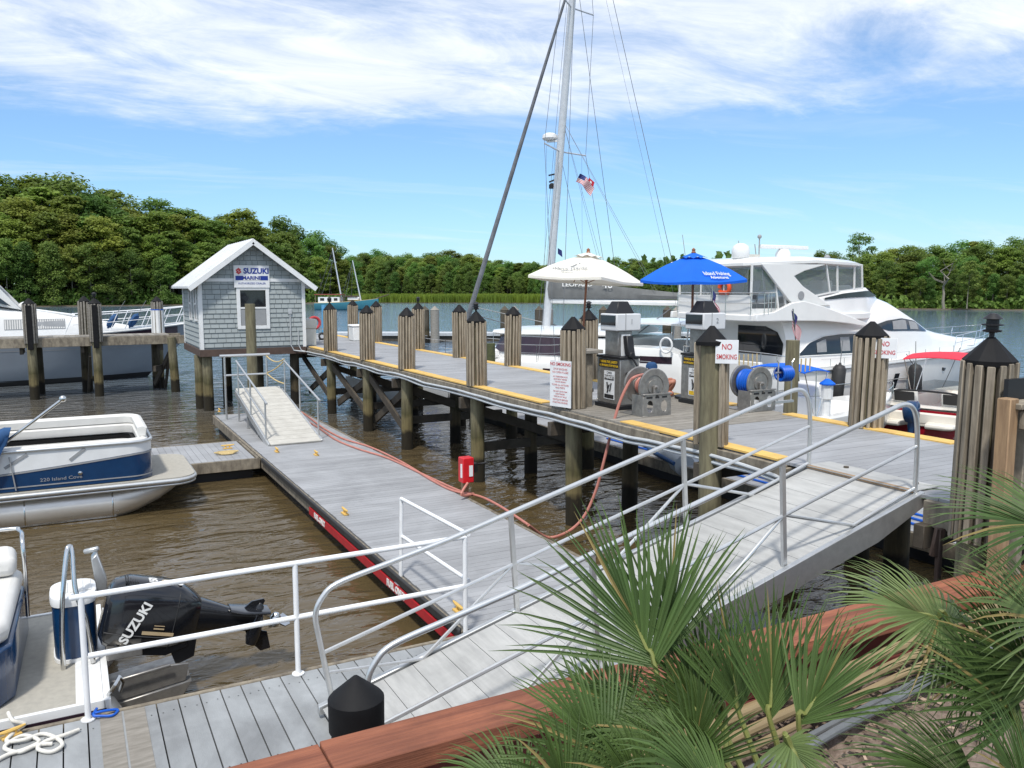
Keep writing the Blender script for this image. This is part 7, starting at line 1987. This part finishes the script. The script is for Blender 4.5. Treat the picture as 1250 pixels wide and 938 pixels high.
mb = MB(); mb.tube([(-1.02,PY-FWd-0.04,1.3),(-0.95,PY-FWd-0.04,0.70)],0.012,6); mb.build('strap', ink_grey, pb)
mb = MB(); mb.text('220 Island Cove', 0.085, (-0.25,PY-FWd-0.012,0.835), (1,0,0), (0,0,1), depth=0.001, sx=1.2); mb.build('lettering', ink_grey, pb, smooth=0)

# ------------------------------------------------------------------ second pontoon boat, at the foreground dock
b2 = thing('pontoon_boat', 'pontoon boat with a grey deck and tilted black outboard at the foreground dock', 'boat', (-0.6,9.2,0), world=True)
Q0, Q1 = 8.02, 10.48
mb = MB(); mb.box(-6,0.10,Q0,Q1,0.43,0.50); mb.build('deck', carpet, b2)
mb = MB(); mb.box(-6,0.115,Q0-0.05,Q0-0.002,0.36,0.515); mb.box(-6,0.115,Q1+0.002,Q1+0.05,0.36,0.515); mb.box(0.102,0.16,Q0-0.05,Q1+0.05,0.36,0.516); mb.box(-0.12,0.10,Q0+0.0,Q0+1.0,0.501,0.508); mb.build('edge_trim', white_paint, b2, bevel=0.02, seg=2)
mb = MB(); mb.box(-6,0.12,Q0-0.062,Q0-0.052,0.28,0.44); mb.box(-6,0.1,Q0-0.04,Q0+0.02,0.15,0.36); mb.build('skirt', maroon_glass, b2)
for yy in (Q0+0.40, Q1-0.40):
    mb = MB(); mb.lathe([(0.30,-6),(0.30,0.05),(0.2,0.20),(0.02,0.3)],20,(0,yy,0.10),(1,0,0)); mb.build('pontoon', tube_metal, b2, smooth=50)
# quarter lounge at the left edge, its blue panel and chrome rail
mb = MB(); mb.prism([(-3,Q0+0.22),(-0.72,Q0+0.22),(-0.60,Q0+0.40),(-0.55,Q1-0.45),(-0.66,Q1-0.25),(-3,Q1-0.25)], lambda a,b,t: V((a,b,0.505+0.52*t))); mb.build('blue_panel', navy, b2, bevel=0.03, seg=2)
mb = MB(); mb.prism([(-3,Q0+0.24),(-0.74,Q0+0.24),(-0.62,Q0+0.42),(-0.57,Q1-0.47),(-0.68,Q1-0.27),(-3,Q1-0.27)], lambda a,b,t: V((a,b,1.03+0.20*t))); mb.build('sun_pad', vinyl, b2, bevel=0.08, seg=3)
mb = MB(); mb.prism([(-3,9.7),(-0.60,9.7),(-0.62,Q1-0.30),(-0.72,Q1-0.25),(-3,Q1-0.25)], lambda a,b,t: V((a,b,1.235+0.22*t))); mb.build('pad_back', vinyl, b2, bevel=0.08, seg=3)
mb = MB(); mb.tube(smooth_path([(-2.5,Q1-0.3,1.62),(-0.8,Q1-0.3,1.63),(-0.58,Q1-0.4,1.62),(-0.54,Q1-0.7,1.58),(-0.53,Q1-0.75,1.2),(-0.53,Q1-0.78,0.8)],6),0.022,9); mb.build('grab_rail', steel, b2, smooth=60)
# boarding gate post, its light lid and chrome hoop
mb = MB(); oo = [(0.20*math.copysign(abs(math.cos(q))**0.6,math.cos(q)),0.28*math.copysign(abs(math.sin(q))**0.6,math.sin(q))) for q in [6.283*i/24 for i in range(24)]]
mb.loft([[V((-0.10+a*k,9.25+b*k,z)) for a,b in oo] for z,k in ((0.505,0.97),(1.08,1.0))]); pod = mb.build('boarding_post', navy, b2, smooth=40)
mb = MB(); mb.loft([[V((-0.10+a*k,9.25+b*k,z)) for a,b in oo] for z,k in ((1.082,1.05),(1.13,1.07),(1.17,1.04),(1.185,0.9))]); mb.cut(); mb.loft([[V((-0.10+a*k,9.25+b*k,z)) for a,b in oo] for z,k in ((0.503,1.03),(0.54,1.03))])
mb.build('lid', white_paint, pod, smooth=40)
mb = MB()
for k in range(4): mb.box(-0.20+k*0.07,-0.15+k*0.07,9.08,9.42,1.186,1.196)
mb.build('steps', vinyl, pod)
mb = MB(); mb.tube(smooth_path([(-0.22,8.86,0.5),(-0.215,8.87,0.8),(-0.19,8.90,1.2),(-0.135,9.0,1.60),(-0.105,9.04,1.67),(-0.085,9.02,1.60),(-0.075,8.92,1.25),(0.0,8.86,0.95),(0.04,8.85,0.52)],6),0.024,9); mb.build('grab_hoop', steel, b2, smooth=60)
mb = MB(); mb.tube([(0.16,9.6,1.45),(0.02,9.65,1.42)],0.03,8); mb.prism([(0.08,1.36),(0.14,1.42),(0.22,1.12),(0.22,0.95),(0.12,0.95)], lambda a,b,t: V((a,9.52+0.18*t,b))); mb.build('ladder', alu, b2, bevel=0.01)
mb = MB(); mb.tube([(0.14,Q0+0.02,0.52),(0.20,Q0-0.02,0.62),(0.24,Q0+0.05,0.66),(0.27,Q0+0.10,0.58),(0.24,Q0+0.10,0.50)],0.018,7); mb.build('cleat', steel, b2, smooth=50)
# transom bracket
mb = MB()
for y0 in (8.62,9.30): mb.prism([(0.16,0.16),(0.86,0.24),(0.90,0.42),(0.66,0.44),(0.16,0.36)] if y0 < 9 else [(0.16,0.3),(0.7,0.36),(0.7,0.60),(0.16,0.56)], lambda a,b,t: V((a,y0+0.035*t,b)))
mb.prism([(0.16,-0.02),(0.78,0.02),(0.92,0.24),(0.16,0.15)], lambda a,b,t: V((a,8.60+0.75*t,b))); mb.box(0.16,0.48,8.70,9.28,0.56,0.66); mb.bar((0.16,8.56,0.40),(0.72,8.56,0.46),0.02,0.03); mb.build('motor_bracket', reel_metal, b2, bevel=0.008)
om = thing('outboard_motor', 'black outboard motor lettered in silver, tilted up out of the water', 'outboard motor', (0.62,8.98,0.5), world=True)
ax0 = V((0.22,9.0,0.98)); dirn = V((0.965,0,-0.262)).normalized(); upn = V((0.262,0,0.965)).normalized(); lat = V((0,1,0))
def sec(t, w, hu, hd, n=24, p=0.62, dz_=0.0):
    r = []
    for i in range(n):
        q = 6.283*i/n; c_, s_ = math.cos(q), math.sin(q)
        r.append(ax0 + dirn*t + lat*(w*math.copysign(abs(c_)**p,c_)) + upn*((hu if s_ > 0 else hd)*math.copysign(abs(s_)**p,s_)+dz_))
    return r
mb = MB(); mb.loft([sec(-0.06,0.15,0.22,0.26),sec(-0.01,0.21,0.31,0.34),sec(0.12,0.245,0.355,0.38),sec(0.42,0.255,0.355,0.36),sec(0.62,0.24,0.33,0.33),sec(0.76,0.21,0.26,0.28),sec(0.84,0.15,0.20,0.22)]); cow = mb.build('cowling', motor_black, om, smooth=45)
mb = MB(); mb.tube(sec(0.60,0.243,0.326,0.334),0.005,5,closed=True); mb.cut(); mb.tube([ax0+dirn*t-upn*0.17+lat*-w for t,w in ((-0.03,0.20),(0.12,0.243),(0.42,0.254),(0.62,0.240),(0.78,0.20))],0.006,5); mb.build('seam', rubber, cow)
mb = MB()
for k in range(6): mb.obox(ax0+dirn*(0.07+k*0.022)+upn*(0.335)+lat*(-0.06), 0.010,0.20,0.03,dirn,lat)
mb.build('vent', rubber, cow)
mb = MB(); mb.loft([sec(0.76,0.17,0.21,0.20),sec(0.95,0.12,0.17,0.15),sec(1.15,0.085,0.12,0.13),sec(1.40,0.06,0.10,0.13),sec(1.52,0.05,0.09,0.13)]); leg = mb.build('leg', motor_black, om, smooth=50)
mb = MB(); mb.loft([sec(1.16,0.12,0.025,0.02,dz_=0.10),sec(1.30,0.17,0.02,0.02,dz_=0.10),sec(1.58,0.14,0.02,0.02,dz_=0.12)]); mb.prism([(1.30,0.10),(1.38,0.20),(1.50,0.24),(1.52,0.22),(1.49,0.10)], lambda a,b,t: ax0+dirn*a+upn*b+lat*(0.012*(t-0.5)*2)); mb.build('cavitation_plate', motor_black, leg)
gc = ax0+dirn*1.50-upn*0.04
mb = MB(); 
gd = (upn*-0.25+dirn*0.97).normalized()
mb.lathe([(0.0,-0.34),(0.045,-0.28),(0.075,-0.1),(0.08,0.05),(0.06,0.14)],16,ax0+dirn*1.48+upn*(-0.13),upn*-1); 
mb.build('gearcase', motor_black, leg, smooth=50)
mb = MB(); mb.prism([(1.36,-0.10),(1.62,-0.12),(1.70,-0.30),(1.60,-0.34),(1.46,-0.24)], lambda a,b,t: ax0+dirn*a+upn*b+lat*(0.016*(t-0.5))); mb.build('skeg', motor_black, leg)
mb = MB(); pc = ax0+dirn*1.68+upn*0.0
mb.lathe([(0.02,-0.06),(0.055,-0.05),(0.06,0.05),(0.03,0.09)],14,pc,upn)
for k in range(3):
    a = k*2.094+0.3; d1 = dirn*math.cos(a)+lat*math.sin(a); d2 = dirn*-math.sin(a)+lat*math.cos(a)
    vs = [pc+d1*0.05-d2*0.03-upn*0.03, pc+d1*0.05+d2*0.03+upn*0.03, pc+d1*0.13+d2*0.075+upn*0.05, pc+d1*0.18+d2*0.03+upn*0.02, pc+d1*0.17-d2*0.05-upn*0.03, pc+d1*0.11-d2*0.06-upn*0.05]
    mb.add(vs+[v+upn*0.012 for v in vs], [(5,4,3,2,1,0),(6,7,8,9,10,11)]+[(i,(i+1)%6,6+(i+1)%6,6+i) for i in range(6)])
mb.build('propeller', steel, leg, smooth=40)
mb = MB(); mb.prism([(0.36,0.52),(0.70,0.44),(0.92,0.50),(0.86,0.66),(0.4,0.72)], lambda a,b,t: V((a,lerp(8.86,9.14,t),b))); mb.prism([(0.80,0.30),(0.98,0.36),(1.02,0.58),(0.86,0.64),(0.74,0.5)], lambda a,b,t: V((a,lerp(8.90,9.10,t),b))); mb.tube([(0.3,8.85,0.75),(0.55,8.80,0.60),(0.85,8.84,0.66)],0.03,8); mb.tube([(0.28,9.1,0.8),(0.5,8.9,0.58),(0.9,8.86,0.55)],0.022,8); mb.tube([(0.2,8.9,0.85),(0.25,8.8,0.65),(0.4,8.75,0.62)],0.02,8); mb.build('clamp_bracket', black_plastic, om, bevel=0.02)
mb = MB(); sd_ = ax0+lat*-0.24; fx = V((0,-1,0))
sxd = (upn*0.93+dirn*0.36).normalized(); syd = (upn*0.36-dirn*0.93).normalized()
mb.k = 0; mb.text('SUZUKI', 0.125, ax0+dirn*0.235+upn*(-0.035)+lat*-0.258, sxd, sxd.cross(V((0,-1,0)))*-1, depth=0.001, sx=1.05, bold=0.004)
mb.k = 1
for o_, w_ in ((0.0,0.035),(0.05,0.014),(0.08,0.008)): mb.obox(ax0+dirn*(0.46)+upn*(-0.13+o_)+lat*-0.2570, 0.30 if o_ == 0 else 0.1, w_, 0.002, dirn, upn)
mb.k = 2; p_ = ax0+dirn*0.30+upn*0.348+lat*-0.10
mb.text('150', 0.11, ax0+dirn*0.33+upn*0.359+lat*-0.09, lat, dirn*-1, depth=0.001, sx=1.0, bold=0.005)
mb.k = 1; mb.lathe([(0.055,0.0),(0.055,0.006),(0,0.006)],16,ax0+dirn*0.46+upn*0.355+lat*-0.09,upn); mb.k = 2; mb.lathe([(0.035,0.0),(0.035,0.009),(0,0.009)],14,ax0+dirn*0.46+upn*0.355+lat*-0.09,upn); mb.lathe([(0.025,0.0),(0.025,0.008),(0,0.008)],12,ax0+dirn*0.60+upn*0.335+lat*-0.08,upn)
mb.build('lettering', [ink_white, ink_gold, ink_white], cow, smooth=0)
# mooring line on the dock and blue tie
R = random.Random(21); mb = MB()
cl = atz(16,912,FZ)
pts = [V((-0.72,Q0-0.05,0.55)), V((-0.62,7.78,0.50)), V((-0.58,7.55,0.48))]
c0 = atz(25,905,FZ+0.015)
loop = [atz(px,py,FZ+0.018+0.006*i%0.02) for i,(px,py) in enumerate(((30,884),(20,892),(8,905),(30,903),(52,896),(70,902),(76,910),(62,918),(46,914),(56,905),(80,897),(96,891)))]
mb.tube(smooth_path([atz(10,870,0.56),atz(16,880,0.52)]+loop,6),0.017,7)
loop = [atz(px,py,FZ+0.020+0.005*(i%3)) for i,(px,py) in enumerate(((-20,938),(8,922),(30,915),(48,905),(30,898),(12,906),(6,914),(24,918),(44,910),(64,908)))]
mb.tube(smooth_path(loop,6),0.017,7)
tag(mb.build('mooring_rope', rope_white, loc=tuple(c0), smooth=60), 'white mooring rope tangled on the foreground dock boards', 'rope')
q = atz(14,900,FZ); cleat(q.x, q.y, 'yellow cleat under the tangled white rope on the foreground dock', 0.4, 0.75)
q = atz(122,873,FZ+0.02); mb = MB()
mb.tube(smooth_path([q+V((-0.10,0.02,0.01)),q+V((0,0,0.03)),q+V((0.14,0.03,0.0)),q+V((0.10,-0.06,0)),q+V((0.02,-0.05,0.01)),q+V((-0.05,-0.02,0.02)),q+V((-0.02,0.04,0.05))],5),0.012,6)
tag(mb.build('blue_tie', hose_blue, loc=tuple(q)), 'bright blue cord tied round the foot of the white railing post', 'cord')
